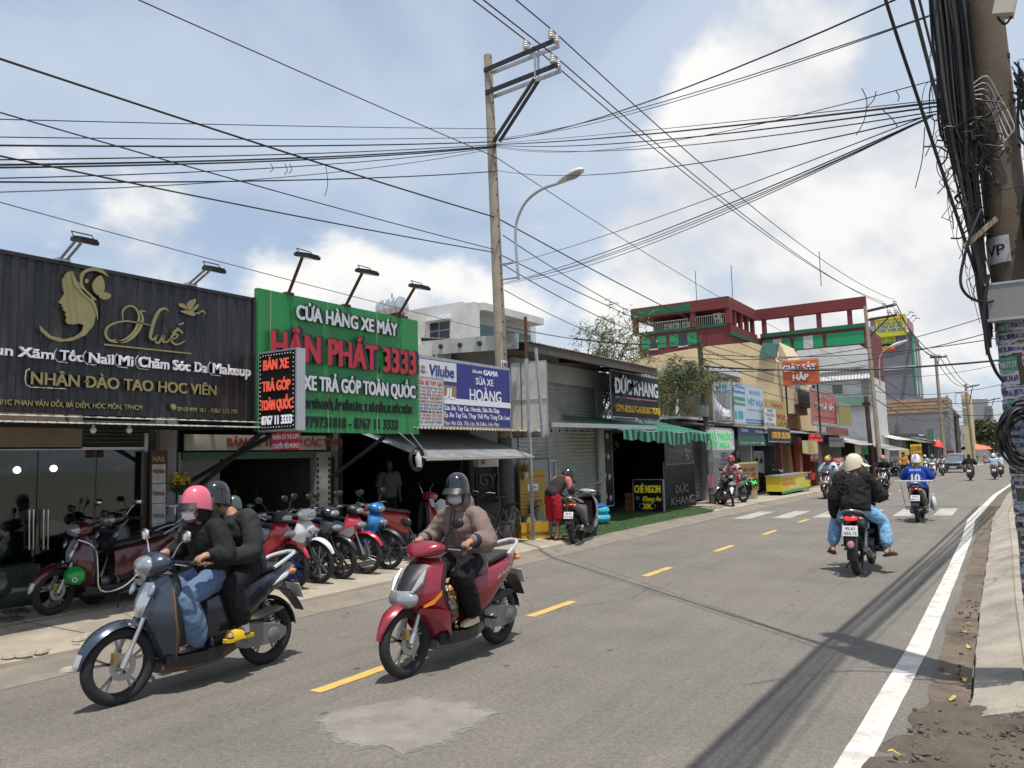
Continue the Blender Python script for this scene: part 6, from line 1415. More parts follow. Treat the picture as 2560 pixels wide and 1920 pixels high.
def scooter(root,C,style='round',steer=0.,lean=0.,parked=False,plate_text=None,steer_mirror=True,wheels='cast',seat_open=False):
 """C: colour materials: body, trim, inner, wheel"""
 B = Bike(root,steer,lean=lean); body,trim,inner = C['body'],C.get('trim',chrome),C.get('inner',blk)
 rf,rr_ = .275,.27; xf,xr = .64,-.64
 wheel(B,'front_wheel',xf,rf,.085,True,wheels,C.get('wheel'),True,n=5); wheel(B,'rear_wheel',xr,rr_,.095,False,wheels,C.get('wheel'),False)
 fk = MB()
 for s in (-1,1):fk.tube([(.655,s*.075,.27),(.60,s*.075,.38)],.024,12).tube([(.60,s*.075,.38),(.50,s*.075,.60)],.0165,12)
 fk.tube([(.645,-.095,.275),(.645,.095,.275)],.012,10)
 B.part('front_fork',fk,M('fork alloy',(.50,.50,.50),.35,.7,var=.1),True)
 B.part('caliper',MB().bx(.685,.73,.055,.095,.31,.39),M('gold caliper',(.35,.25,.10),.4,.7),True,smooth=0)
 sport = style=='sport'
 B.part('front_mudguard',guard(xf,.275,.325,.072,12,150,tip=.25) if sport else guard(xf,.275,.330,.080,6,150,tip=.30,drop=.04),body,True)
 if not sport:B.part('mudguard_tip',guard(xf,.275,.333,.040,5,26,tip=.5,drop=.02),M('pale tip',(.5,.5,.5),.35,.5),True)
 if sport:rows = [(.24,.34,.10,.05),(.36,.43,.17,.12),(.46,.53,.205,.18),(.56,.655,.21,.25),(.64,.70,.20,.27),(.72,.655,.195,.24),(.80,.58,.185,.20),(.87,.50,.165,.15),(.91,.44,.13,.10)]
 else :rows = [(.22,.33,.10,.05),(.34,.40,.175,.10),(.46,.455,.215,.14),(.56,.50,.225,.17),(.66,.505,.215,.17),(.76,.475,.19,.14),(.84,.44,.16,.11),(.895,.41,.13,.07)]
 B.part('front_shield',shield_rings(smooth_rows(rows)),body)
 B.part('inner_panel',shield_rings(smooth_rows([(z,x-.055-.0,w*.97,b) for z,x,w,b in rows if z<.9]),.04),inner)
 B.part('glovebox',MB().loft([[V((x,y,z)) for x,y in ((.30+dx,-.12),(.30+dx,.12),(.24+dx,.10),(.24+dx,-.10))] for z,dx in ((.34,.0),(.5,.05),(.68,.07),(.80,.06))]),inner)
 if sport:
  B.part('headlight',MB().ell((.655,0,.615),(.075,.150,.085),rotY(R_(-38)),20,10),lens)
  B.part('center_panel',shield_rings(smooth_rows([(.69,.690,.10,.06),(.76,.635,.115,.07),(.83,.562,.115,.06),(.885,.49,.09,.04)]),.03),blk)
  for s in (-1,1):
   B.part('side_trim',MB().tube([(.675,s*.105,.67),(.60,s*.135,.75),(.53,s*.13,.83)],[.012,.030,.010],8),M('silver trim',(.52,.52,.53),.3,.6))
   B.part('turn_signal',MB().loft([[V((x,s*y,z)) for x,y,z in P] for P in ([(.60,.165,.545),(.60,.167,.565),(.595,.16,.56)],[(.52,.205,.565),(.51,.206,.61),(.50,.19,.60)],[(.42,.207,.62),(.41,.205,.66),(.41,.19,.64)])]),amber)
   B.part('lower_wing',MB().loft([[V((x,s*y,z)) for x,y,z in P] for P in ([(.60,.10,.50),(.60,.13,.54),(.58,.09,.53)],[(.46,.20,.44),(.46,.215,.52),(.44,.18,.48)],[(.33,.215,.30),(.33,.222,.48),(.31,.19,.38)],[(.28,.16,.22),(.28,.19,.28),(.26,.15,.24)])]),body)
  cow = smooth_rows([(.30,.05,.955,1.0),(.33,.19,.93,1.04),(.40,.185,.92,1.05),(.47,.13,.915,1.02),(.52,.05,.925,.97)],3)
  B.part('handlebar_cowl',body_rings(cow,20,2.4),body,True)
 else :
  B.part('chrome_garnish',MB().join(shield_rings(smooth_rows([(.60,.512,.05,.012),(.68,.520,.085,.03),(.77,.488,.10,.035),(.85,.452,.075,.03)]),.02)),M('silver garnish',(.55,.57,.60),.22,.7,coat=.6))
  cow = smooth_rows([(.27,.06,.95,1.0),(.31,.15,.92,1.05),(.39,.165,.89,1.075),(.46,.125,.90,1.04),(.50,.075,.92,1.0)],3)
  B.part('handlebar_cowl',body_rings(cow,20,2.2),body,True)
  B.part('headlight',MB().ell((.445,0,.972),(.085,.122,.078),rotY(R_(-28)),20,10),lens,True)
  for s in (-1,1):B.part('turn_signal',MB().ell((.475,s*.13,.80),(.02,.03,.05),rotY(R_(-25)),12,6),lens)
 handlebar(B,.985,.30)
 if steer_mirror:
  for s in (-1,1):mirror(B,s,(.33,.16,1.03),(.30,.27,1.17),m=C.get('mirror'))
 B.part('floorboard',MB().loft([[V((x,y,z)) for y,z in ((-w,z0),(w,z0),(w*1.02,z1_),(-w*1.02,z1_))] for x,w,z0,z1_ in ((.34,.12,.20,.30),(.26,.17,.20,.285),(.05,.18,.19,.28),(-.10,.17,.20,.29),(-.18,.13,.24,.34))]),inner)
 B.part('lower_fairing',body_rings([(.36,.10,.16,.24),(.15,.165,.14,.25),(-.1,.165,.15,.26),(-.28,.13,.20,.33)]),C.get('lower',blk))
 B.part('body_panel',body_rings(smooth_rows([(-.02,.095,.30,.70),(-.12,.145,.30,.735),(-.26,.175,.36,.76),(-.42,.185,.48,.775),(-.60,.165,.60,.80),(-.76,.115,.68,.825),(-.90,.04,.765,.84)],3),22,3.2),C.get('side',body))
 B.part('under_cover',body_rings([(-.08,.12,.24,.42),(-.22,.15,.28,.50),(-.36,.15,.38,.58),(-.5,.11,.48,.64)]),inner)
 st = MB().join(body_rings(smooth_rows([(.0,.07,.70,.745),(-.06,.115,.715,.785),(-.22,.135,.735,.80),(-.40,.14,.765,.835),(-.58,.13,.785,.865),(-.74,.09,.80,.855),(-.80,.04,.81,.84)],3),20,3))
 if seat_open:st.xf(Matrix.Translation((0,0,.74))@Matrix.Rotation(R_(-72),4,'Y')@Matrix.Translation((0,0,-.74)))
 B.part('seat',st,seat_m)
 B.part('grab_rail',MB().tube(smooth_pts([(-.62,.145,.83),(-.78,.125,.895),(-.90,.06,.925),(-.92,0,.93),(-.90,-.06,.925),(-.78,-.125,.895),(-.62,-.145,.83)],4),.017,8),C.get('rail',alu))
 B.part('tail_light',MB().ell((-.875,0,.785),(.045,.085,.032),rotY(R_(-15)),16,8),redlens)
 for s in (-1,1):B.part('tail_signal',MB().ell((-.84,s*.10,.775),(.05,.03,.025),None,12,6),amber)
 B.part('rear_mudguard',MB().loft([[V((x,y,z)) for y,z in ((-w,z0),(w,z0),(w,z0+.012),(-w,z0+.012))] for x,w,z0 in ((-.70,.08,.64),(-.84,.085,.60),(-.94,.075,.50),(-1.01,.06,.40))]),blk)
 plate(B,-.955,.585,22,plate_text)
 B.part('rear_hugger',guard(xr,.27,.315,.06,60,175,tip=.8),blk)
 eg = MB().loft([[V((x,y,z)) for y,z in ((.06,z0),(.145,z0+.01),(.15,z1_-.01),(.06,z1_))] for x,z0,z1_ in ((-.24,.24,.40),(-.34,.20,.42),(-.55,.19,.385),(-.68,.20,.36),(-.75,.24,.32))]); eg.lathe([(0,.156),(.05,.156),(.06,.148)],18,(-.62,0,.275),(0,1,0)).lathe([(0,.158),(.035,.158),(.04,.148)],16,(-.36,0,.30),(0,1,0))
 B.part('engine_cover',eg,C.get('engine',eng_m))
 B.part('engine',MB().bx(-.36,-.05,-.11,.10,.22,.36).lathe([(.06,0),(.075,.06),(.06,.12)],16,(-.02,-.05,.30),(.3,0,0)),eng_m)
 B.part('airbox',MB().loft([[V((x,y,z)) for y,z in ((.05,z0),(.125,z0+.02),(.13,z1_-.02),(.05,z1_))] for x,z0,z1_ in ((-.38,.41,.47),(-.50,.41,.52),(-.66,.43,.53),(-.74,.45,.50))]),C.get('airbox',blk))
 ex = MB().tube([(-.10,-.10,.24),(-.35,-.14,.22),(-.48,-.15,.26),(-.56,-.155,.29),(-.88,-.165,.35),(-.92,-.165,.357)],[.016,.018,.03,.052,.055,.035],14); B.part('exhaust',ex,M('exhaust black',(.05,.05,.05),.4,.6))
 B.part('heat_shield',MB().ell((-.72,-.195,.335),(.14,.022,.042),rotY(R_(-11)),14,8),C.get('shield',chrome))
 sh_ = MB().tube([(-.66,.09,.30),(-.56,.09,.62)],.011,8)
 for k in range(9):t = k/9; sh_.torus((-.65+.085*t,.09,.34+.25*t),.025,.006,(.3,0,1),14,6)
 B.part('shock_absorber',sh_,C.get('spring',M('spring',(.35,.35,.35),.4,.6)))
 if parked:B.part('side_stand',MB().tube([(-.05,.12,.24),(.02,.26,.005)],.009,6),dsteel)
 B.part('foot_peg',MB().bar((-.24,.15,.33),(-.24,.27,.33),.03,.02).bar((-.24,-.15,.33),(-.24,-.27,.33),.03,.02),blk_m,smooth=0)
 return B
def underbone(root,C,steer=0.,lean=0.,spoked=False,plate_text=None,big=False,mirrors=True):
 B = Bike(root,steer,(.42,0,.80),lean=lean); body = C['body']; inner = C.get('inner',blk); r = .288; xf,xr = .62,-.61
 wheel(B,'front_wheel',xf,r,.072 if not big else .085,True,'spoke' if spoked else C.get('wstyle','cast'),C.get('wheel'),True,n=C.get('n',5),dside=-1)
 wheel(B,'rear_wheel',xr,r,.085 if not big else .105,False,'spoke' if spoked else C.get('wstyle','cast'),C.get('wheel'),False,n=C.get('n',5))
 fk = MB()
 for s in (-1,1):fk.tube([(.635,s*.07,.285),(.575,s*.07,.42)],.022,12).tube([(.575,s*.07,.42),(.455,s*.07,.70)],.015,12)
 fk.tube([(.63,-.085,.288),(.63,.085,.288)],.011,10); B.part('front_fork',fk,C.get('fork',alu),True)
 B.part('front_mudguard',guard(xf,.288,.332,.062,22,158,tip=.35),C.get('guard',body),True)
 B.part('headlight_cowl',body_rings(smooth_rows([(.33,.05,.90,.95),(.37,.13,.86,.99),(.45,.14,.84,1.0),(.52,.09,.85,.96),(.55,.03,.87,.92)],3),20,2.3),C.get('cowl',blk),True)
 if not big:B.part('headlight',MB().ell((.515,0,.905),(.05,.085,.045),rotY(R_(-25)),18,8),lens,True)
 rows = [(.40,.30,.10,.05),(.50,.40,.17,.10),(.60,.49,.19,.16),(.68,.56,.175,.20),(.75,.55,.15,.18),(.82,.49,.11,.12),(.86,.44,.08,.08)]
 B.part('front_shield',shield_rings(smooth_rows(rows),.045),body)
 B.part('front_lamp',MB().ell((.545,0,.70),(.055,.125,.05),rotY(R_(-40)),18,8),lens)
 for s in (-1,1):B.part('side_wing',MB().loft([[V((x,s*y,z)) for x,y,z in P] for P in ([(.50,.12,.58),(.50,.16,.68),(.48,.11,.64)],[(.36,.19,.46),(.38,.20,.64),(.35,.17,.55)],[(.20,.17,.36),(.22,.18,.52),(.19,.15,.44)],[(.06,.12,.34),(.06,.13,.42),(.05,.11,.38)])]),C.get('wing',body))
 handlebar(B,.985,.34,.32,C.get('bar'))
 if mirrors:
  for s in (-1,1):mirror(B,s,(.35,.17,1.0),(.33,.27,1.14))
 B.part('center_spine',body_rings([(.42,.05,.62,.80),(.20,.06,.46,.60),(.0,.07,.42,.58),(-.12,.10,.44,.70)]),inner)
 B.part('side_panel',body_rings(smooth_rows([(-.02,.07,.48,.70),(-.16,.13,.50,.745),(-.36,.15,.56,.77),(-.56,.13,.64,.80),(-.76,.08,.72,.835),(-.93,.03,.81,.86)],3),20,3),C.get('side',body))
 B.part('seat',body_rings(smooth_rows([(.04,.06,.69,.745),(-.06,.105,.715,.78),(-.26,.125,.745,.80),(-.46,.125,.775,.845),(-.66,.11,.80,.875),(-.80,.05,.835,.875)],3),20,3),seat_m)
 B.part('grab_rail',MB().tube(smooth_pts([(-.55,.135,.80),(-.76,.12,.87),(-.88,0,.90),(-.76,-.12,.87),(-.55,-.135,.80)],4),.014,8),C.get('rail',alu))
 B.part('tail_light',MB().ell((-.90,0,.79),(.04,.085,.035),None,16,8),C.get('tail',redlens))
 for s in (-1,1):B.part('tail_signal',MB().ell((-.86,s*.12,.785),(.045,.04,.03),None,12,6),M('smoked lens',(.16,.10,.09),.2,coat=.5) if big else amber)
 eg = MB().lathe([(0,-.15),(.10,-.15),(.11,-.12),(.11,.12),(.10,.15),(0,.15)],20,(.02,0,.34),(0,1,0)).bx(.02,.28,-.07,.07,.31,.42).bx(-.22,.05,-.10,.10,.24,.40)
 for k in range(6):eg.bx(.12+k*.03,.132+k*.03,-.085,.085,.29,.44)
 B.part('engine',eg,C.get('engine',eng_m))
 B.part('swing_arm',MB().bar((-.15,.10,.34),(-.62,.09,.29),.025,.05).bar((-.15,-.10,.34),(-.62,-.09,.29),.025,.05).bx(-.60,-.15,.095,.115,.28,.37),blk_m,smooth=0)
 for s in (-1,1):
  sh_ = MB().tube([(-.58,s*.115,.32),(-.44,s*.115,.64)],.010,8)
  for k in range(9):t = k/9; sh_.torus((-.565+.11*t,s*.115,.36+.24*t),.022,.0055,(.45,0,1),14,6)
  B.part('shock_absorber',sh_,C.get('spring',M('spring',(.35,.35,.35),.4,.6)))
 B.part('exhaust',MB().tube([(.20,-.06,.30),(.10,-.12,.20),(-.30,-.14,.22),(-.42,-.15,.25),(-.85,-.165,.37),(-.89,-.166,.38)],[.016,.016,.02,.045,.05,.03],14),C.get('exhaust',M('exhaust steel',(.16,.16,.16),.3,.8)))
 B.part('rear_mudguard',guard(xr,.288,.345,.07,95,190,tip=.9),blk)
 B.part('plate_hanger',MB().loft([[V((x,y,z)) for y,z in ((-w,z0),(w,z0),(w,z0+.012),(-w,z0+.012))] for x,w,z0 in ((-.76,.07,.70),(-.88,.075,.66),(-.97,.065,.52),(-1.0,.055,.38))]),blk)
 plate(B,-.975,.63,16,plate_text)
 B.part('rear_reflector',MB().ell((-1.0,0,.45),(.012,.045,.05),rotY(R_(12)),14,8),C.get('reflector',M('pale reflector',(.45,.22,.20),.3)))
 B.part('foot_peg',MB().bar((-.02,.10,.27),(-.02,.27,.27),.03,.02).bar((-.02,-.10,.27),(-.02,-.27,.27),.03,.02).bar((-.30,.12,.36),(-.30,.25,.36),.03,.02).bar((-.30,-.12,.36),(-.30,-.25,.36),.03,.02),blk_m,smooth=0)
 B.part('leg_stand',MB().tube([(-.08,.11,.25),(-.02,.25,.005)],.009,6),dsteel)
 return B
VS = .94
def bike_root(name,label,x,y,head_deg,group=None,z=0.,s=VS):
 t = thing(name,label,'motorcycle' if name!='scooter' else 'scooter',(x,y,z),R_(head_deg),group); t.scale = (s,s,s); return t
def dup(root,x,y,z,head_deg,label,mats=None,group=None):
 c = copy_tree(root); c.location = (x,y,z); c.rotation_euler = (0,0,R_(head_deg)); c['label'] = label
 if group:c['group'] = group
 if mats:
  def walk(o):
   k = o.name.split('.')[0]
   if o.type=='MESH' and k in mats:
    o.material_slots[0].link = 'OBJECT'; o.material_slots[0].material = mats[k]
   for ch in o.children:walk(ch)
  walk(c)
 return c
TRAF = 'motorbikes ridden along the street'
PARK = 'motorbikes parked on the pavement'
# the two near scooters
navy = paint('slate blue paint',(.040,.056,.085),.45)
r1 = bike_root('scooter','slate blue scooter carrying two riders in black on the near lane',-5.28,3.66,-92)
B1 = scooter(r1,dict(body=navy,inner=blk,lower=M('bronze plastic',(.11,.065,.04),.5,var=.2),airbox=chrome,engine=M('grey cover',(.22,.22,.22),.5,.4),rail=M('white rail',(.58,.60,.63),.3,.3),mirror=chrome,side=M('navy side',(.026,.033,.045),.3,.3,coat=.7)),'round')
for s in (-1,1):
 B1.part('tail_trim',MB().tube([(-.52,s*.165,.66),(-.75,s*.125,.75),(-.90,s*.045,.81)],[.008,.026,.01],8),M('white tail trim',(.60,.62,.66),.3,.3))
 B1.part('shield_edge',MB().tube([(.27,s*.13,.24),(.30,s*.185,.34),(.315,s*.222,.48),(.335,s*.228,.60),(.335,s*.21,.70),(.33,s*.175,.80)],.010,6),M('bronze edge',(.20,.11,.06),.4,.3))
tmb = MB(); text_mb(tmb,'Sh mode',(-.60,.172,.665),(-.96,0,.28),(.28,0,.96),(0,1,0),.16,.035,.002,.03,.3); B1.part('side_script',tmb,gold,smooth=0)
redp_ = paint('crimson paint',(.26,.012,.030),.2)
r2 = bike_root('scooter','crimson scooter with silver stripes ridden by a person in a taupe hoodie',-3.965,5.12,-91)
B2 = scooter(r2,dict(body=redp_,inner=blk,lower=M('grey plastic',(.13,.125,.12),.5,var=.2),rail=M('silver rail',(.60,.61,.63),.3,.4),spring=M('white spring',(.55,.55,.55),.4),airbox=blk),'sport',steer=-2)
for s in (-1,1):
 tmb = MB(); text_mb(tmb,'AIR BLADE',(-.50,s*.183,.685),(-s*.94,0,s*.34) if s>0 else (.94,0,-.34),(.34,0,.94),(0,s,0),.22,.032,.002,.05,.2); B2.part('side_script',tmb,M('silver script',(.55,.5,.4),.3,.4),smooth=0)
# ================================================================ people
skin = M('skin',(.36,.19,.12),.55,var=.08,vs=12); skin_d = M('tanned skin',(.24,.12,.075),.6,var=.1,vs=12)
hair_m = M('black hair',(.012,.010,.010),.45)
def cloth(name,c,rough=.85):return M(name,c,rough,var=.13,vs=7,bump=.25,bs=240,spec=.25)
def remesh(mb,voxel,it=4):
 me = bpy.data.meshes.new('tmp'); me.from_pydata([tuple(v) for v in mb.v],[],mb.f)
 o = bpy.data.objects.new('tmp',me); C.objects.link(o)
 r = o.modifiers.new('r','REMESH'); r.mode = 'VOXEL'; r.voxel_size = voxel
 s = o.modifiers.new('s','SMOOTH'); s.factor = .5; s.iterations = it
 dg = bpy.context.evaluated_depsgraph_get(); m2 = bpy.data.meshes.new_from_object(o.evaluated_get(dg))
 out = MB(); out.v = [v.co.copy() for v in m2.vertices]; out.f = [tuple(p.vertices) for p in m2.polygons]; out.n = [v.normal.copy() for v in m2.vertices]
 bpy.data.objects.remove(o); bpy.data.meshes.remove(me); bpy.data.meshes.remove(m2); return out
def wrinkle(mb,amp,f=9.,seed=0.,k=(1,1,.45)):
 for i,v in enumerate(mb.v):
  d = .5*(1-3*abs(noise.noise((v.x*f*.9+seed+9,v.y*f*.9,v.z*f*1.7))))+.35*noise.noise((v.x*f*3.2,v.y*f*3.2,v.z*f*1.6+seed))+noise.noise((v.x*f*k[0]+seed,v.y*f*k[1],v.z*f*k[2]))+.6*(1-2*abs(noise.noise((v.x*f*1.9+seed,v.y*f*1.9,v.z*f*.8))))
  mb.v[i] = v+mb.n[i]*amp*d
 return mb
def limb(mb,pts,rs,n=12,sub=3):
 P = smooth_pts([tuple(p)+(r,) for p,r in zip(pts,rs)],sub) if len(pts)>2 else [tuple(p)+(r,) for p,r in zip(pts,rs)]
 mb.tube([p[:3] for p in P],[p[3] for p in P],n)
 for p in (P[0],P[-1]):mb.ell(p[:3],(p[3],)*3,None,n,6)
def torso_rings(mb,S_,n=18):
 """S_: centre, half width (y), half depth, tilt of the section"""
 rings = []
 for (c,w,d,tl) in S_:
  c = V(c); r = rotY(tl); rings.append([c+r@V((d*math.cos(2*math.pi*j/n),w*math.sin(2*math.pi*j/n),0)) for j in range(n)])
 mb.loft(rings)
def hand(mb,wrist,side,grip=None,dirn=None,curl=.5,s=1.):
 """Palm and five unequal fingers; grip: centre of a bar along y that the fingers close round"""
 w = V(wrist)
 if grip is not None:
  g = V(grip); up = V((0,0,1)); d = (g-w); d.y = 0; d = d.normalized() if d.length>1e-4 else V((1,0,0)); y = V((0,1,0)); nn = y.cross(d); nn = nn if nn.z>0 else -nn
  k = g+nn*.030-d*.010
  limb(mb,[w,w.lerp(k,.5)+nn*.006,k],[.024,.026,.018],10)
  for q in (-1,1):limb(mb,[w+y*q*.008,k+y*q*.026],[.02,.016],8)
  for i,(dy,l) in enumerate(((-.033,.9),(-.011,1.05),(.011,1.0),(.033,.85))):
   b = k+y*dy; R_g = .028
   pts = [b,b+d*.026*l-nn*.006,b+d*.034-nn*.034*l,b+d*.010-nn*.056*l,b-d*.012-nn*.054*l]
   limb(mb,pts,[.0105,.010,.0095,.009,.008],8,2)
  t0 = w.lerp(k,.45)-y*side*.02; limb(mb,[t0,t0+d*.02-nn*.02-y*side*.012,g-d*.022-nn*.018-y*side*.018,g+d*.004-nn*.030-y*side*.020],[.014,.012,.0105,.009],8,2)
 else :
  d = V(dirn).normalized(); y = d.orthogonal().normalized() if abs(d.z)<.5 else V((1,0,0)); nn = d.cross(y).normalized()
  k = w+d*.085*s; limb(mb,[w,w+d*.045*s,k],[.022*s,.027*s,.024*s],10)
  for i,(dy,l) in enumerate(((-.030,.065),(-.010,.078),(.010,.072),(.030,.055))):
   b = k+y*dy*s; limb(mb,[b,b+d*l*.5*s+nn*curl*.012,b+d*l*s+nn*curl*.045],[.0105*s,.0095*s,.008*s],8,2)
  limb(mb,[w+d*.02-y*.02*side,w+d*.05*s-y*.045*side+nn*.01,w+d*.085*s-y*.05*side+nn*.025],[.014*s,.012*s,.009*s],8,2)
def head(mb,c,yaw=0.,pitch=0.,s=1.):
 """Skull, jaw, nose, brow, lips and ears; looks along +x turned by yaw"""
 c = V(c); r = Matrix.Rotation(yaw,3,'Z')@rotY(pitch); p = lambda x,y,z:c+r@V((x*s,y*s,z*s))
 mb.ell(p(-.012,0,.028),(.098*s,.078*s,.098*s),r,20,14); mb.ell(p(.028,0,-.045),(.066*s,.060*s,.075*s),r,18,12)
 mb.ell(p(.060,0,-.088),(.028*s,.030*s,.022*s),r,12,8)
 limb(mb,[p(.088,0,.015),p(.108,0,-.022)],[.010*s,.017*s],10); mb.ell(p(.098,0,-.030),(.014*s,.024*s,.010*s),r,10,6)
 mb.ell(p(.078,0,.034),(.02*s,.055*s,.012*s),r,12,6)
 for q in (-1,1):mb.ell(p(-.005,.078*q,-.010),(.020*s,.010*s,.032*s),r,10,8); mb.ell(p(.062,.036*q,-.025),(.03*s,.026*s,.022*s),r,10,6)
 mb.ell(p(.090,0,-.058),(.014*s,.026*s,.007*s),r,10,5); mb.ell(p(.087,0,-.069),(.013*s,.022*s,.007*s),r,10,5)
 return r,p
def face_parts(par,r,p,B_=lambda m:m):
 ey = MB(); iris = MB(); br = MB()
 for q in (-1,1):
  ey.ell(p(.078,.032*q,.012),(.011,.015,.008),r,12,8); iris.ell(p(.0865,.032*q,.012),(.004,.006,.006),r,10,6)
  br.tube([p(.088,.014*q,.032),p(.090,.032*q,.038),p(.080,.052*q,.032)],.0035,6)
 ey.build('eyes',M('eye white',(.6,.58,.55),.3),par,world=False); iris.build('irises',mc((.02,.012,.01),.2),par,world=False); br.build('eyebrows',hair_m,par,world=False)
def helmet(par,r,p,mat,kind='half',visor=None,trim=None):
 sh = MB(); n = 28; rings = []
 for i in range(11):
  t = i/10; a = t*math.pi*.5; ring = []
  for j in range(n):
   b = 2*math.pi*j/n; low = -.012-.045*(1-math.cos(b))*.5 if kind=='half' else -.02-.085*(1-math.cos(b))*.5
   z = low+(.150-low)*math.sin(a)**.85; rr = math.cos(a)**.8
   ring.append(p(-.012+.132*rr*math.cos(b),.112*rr*math.sin(b),z*1.06+.022))
  rings.append(ring)
 sh.loft(rings); h = sh.build('helmet',mat,par,60,world=False)
 rim = MB().tube([rings[0][j] for j in range(n)]+[rings[0][0]],.006,6); rim.build('helmet_rim',trim or blk,h,world=False)
 if visor is not None:
  vz = MB(); L_ = visor if isinstance(visor,(int,float)) else .06
  def pk(a,b):
   an = (a-.5)*2.0; return p(-.012+(.130+L_*b*math.cos(an)**.6)*math.cos(an*.9),(.112+.02*b)*math.sin(an),.022-.004+.022*(1-b)*1.2-.022*b)
  vz.grid(pk,12,3); m = len(vz.v); vz.grid(lambda a,b:pk(a,b)+r@V((0,0,-.006)),12,3); vz.build('helmet_peak',mat if kind=='cap' else blk,h,60,world=False)
 st_ = MB()
 for q in (-1,1):st_.tube([p(.01,.092*q,-.01),p(.03,.072*q,-.07),p(.045,.03*q,-.112)],.006,6)
 st_.tube([p(.045,.03,-.112),p(.045,-.03,-.112)],.006,6); st_.build('chin_strap',blk_m,h,world=False)
 return h
def mask(par,r,p,mat):
 mk = MB()
 def f(a,b):
  y = (a-.5)*2; z = (b-.5)*2; return p(.120-.050*y*y-.022*z*z+.006*math.sin(z*9)*(1-y*y),.064*y,-.045+.048*z*(1-.25*y*y))
 mk.grid(f,14,12); k = mk.build('face_mask',mat,par,70,world=False)
 st_ = MB()
 for q in (-1,1):st_.tube([p(.072,.064*q,-.020),p(.0,.088*q,-.002)],.002,4).tube([p(.068,.062*q,-.065),p(.0,.084*q,-.02)],.002,4)
 st_.build('mask_loop',mat,k,world=False)
def shoe(mb,ankle,toe,w=.045,h=.05):
 a,t = V(ankle),V(toe); d = (t-a); d.z = 0; d.normalize(); L_ = .25; z = t.z
 b = V((a.x,a.y,0))-d*.07; rings = []; y = V((-d.y,d.x,0))
 for f,ww,hh in ((0,.028,.045),(.12,.038,.06),(.35,.040,.062),(.6,.047,.05),(.85,.044,.038),(1.,.022,.022)):
  c = b+d*L_*f; rings.append([V((c.x,c.y,z))+y*ww*s_*k_+V((0,0,hh*q)) for s_,k_,q in ((-1,1,0),(1,1,0),(1,.95,.5),(.7,1,.9),(0,1,1),(-.7,1,.9),(-1,.95,.5))])
 mb.loft(rings)
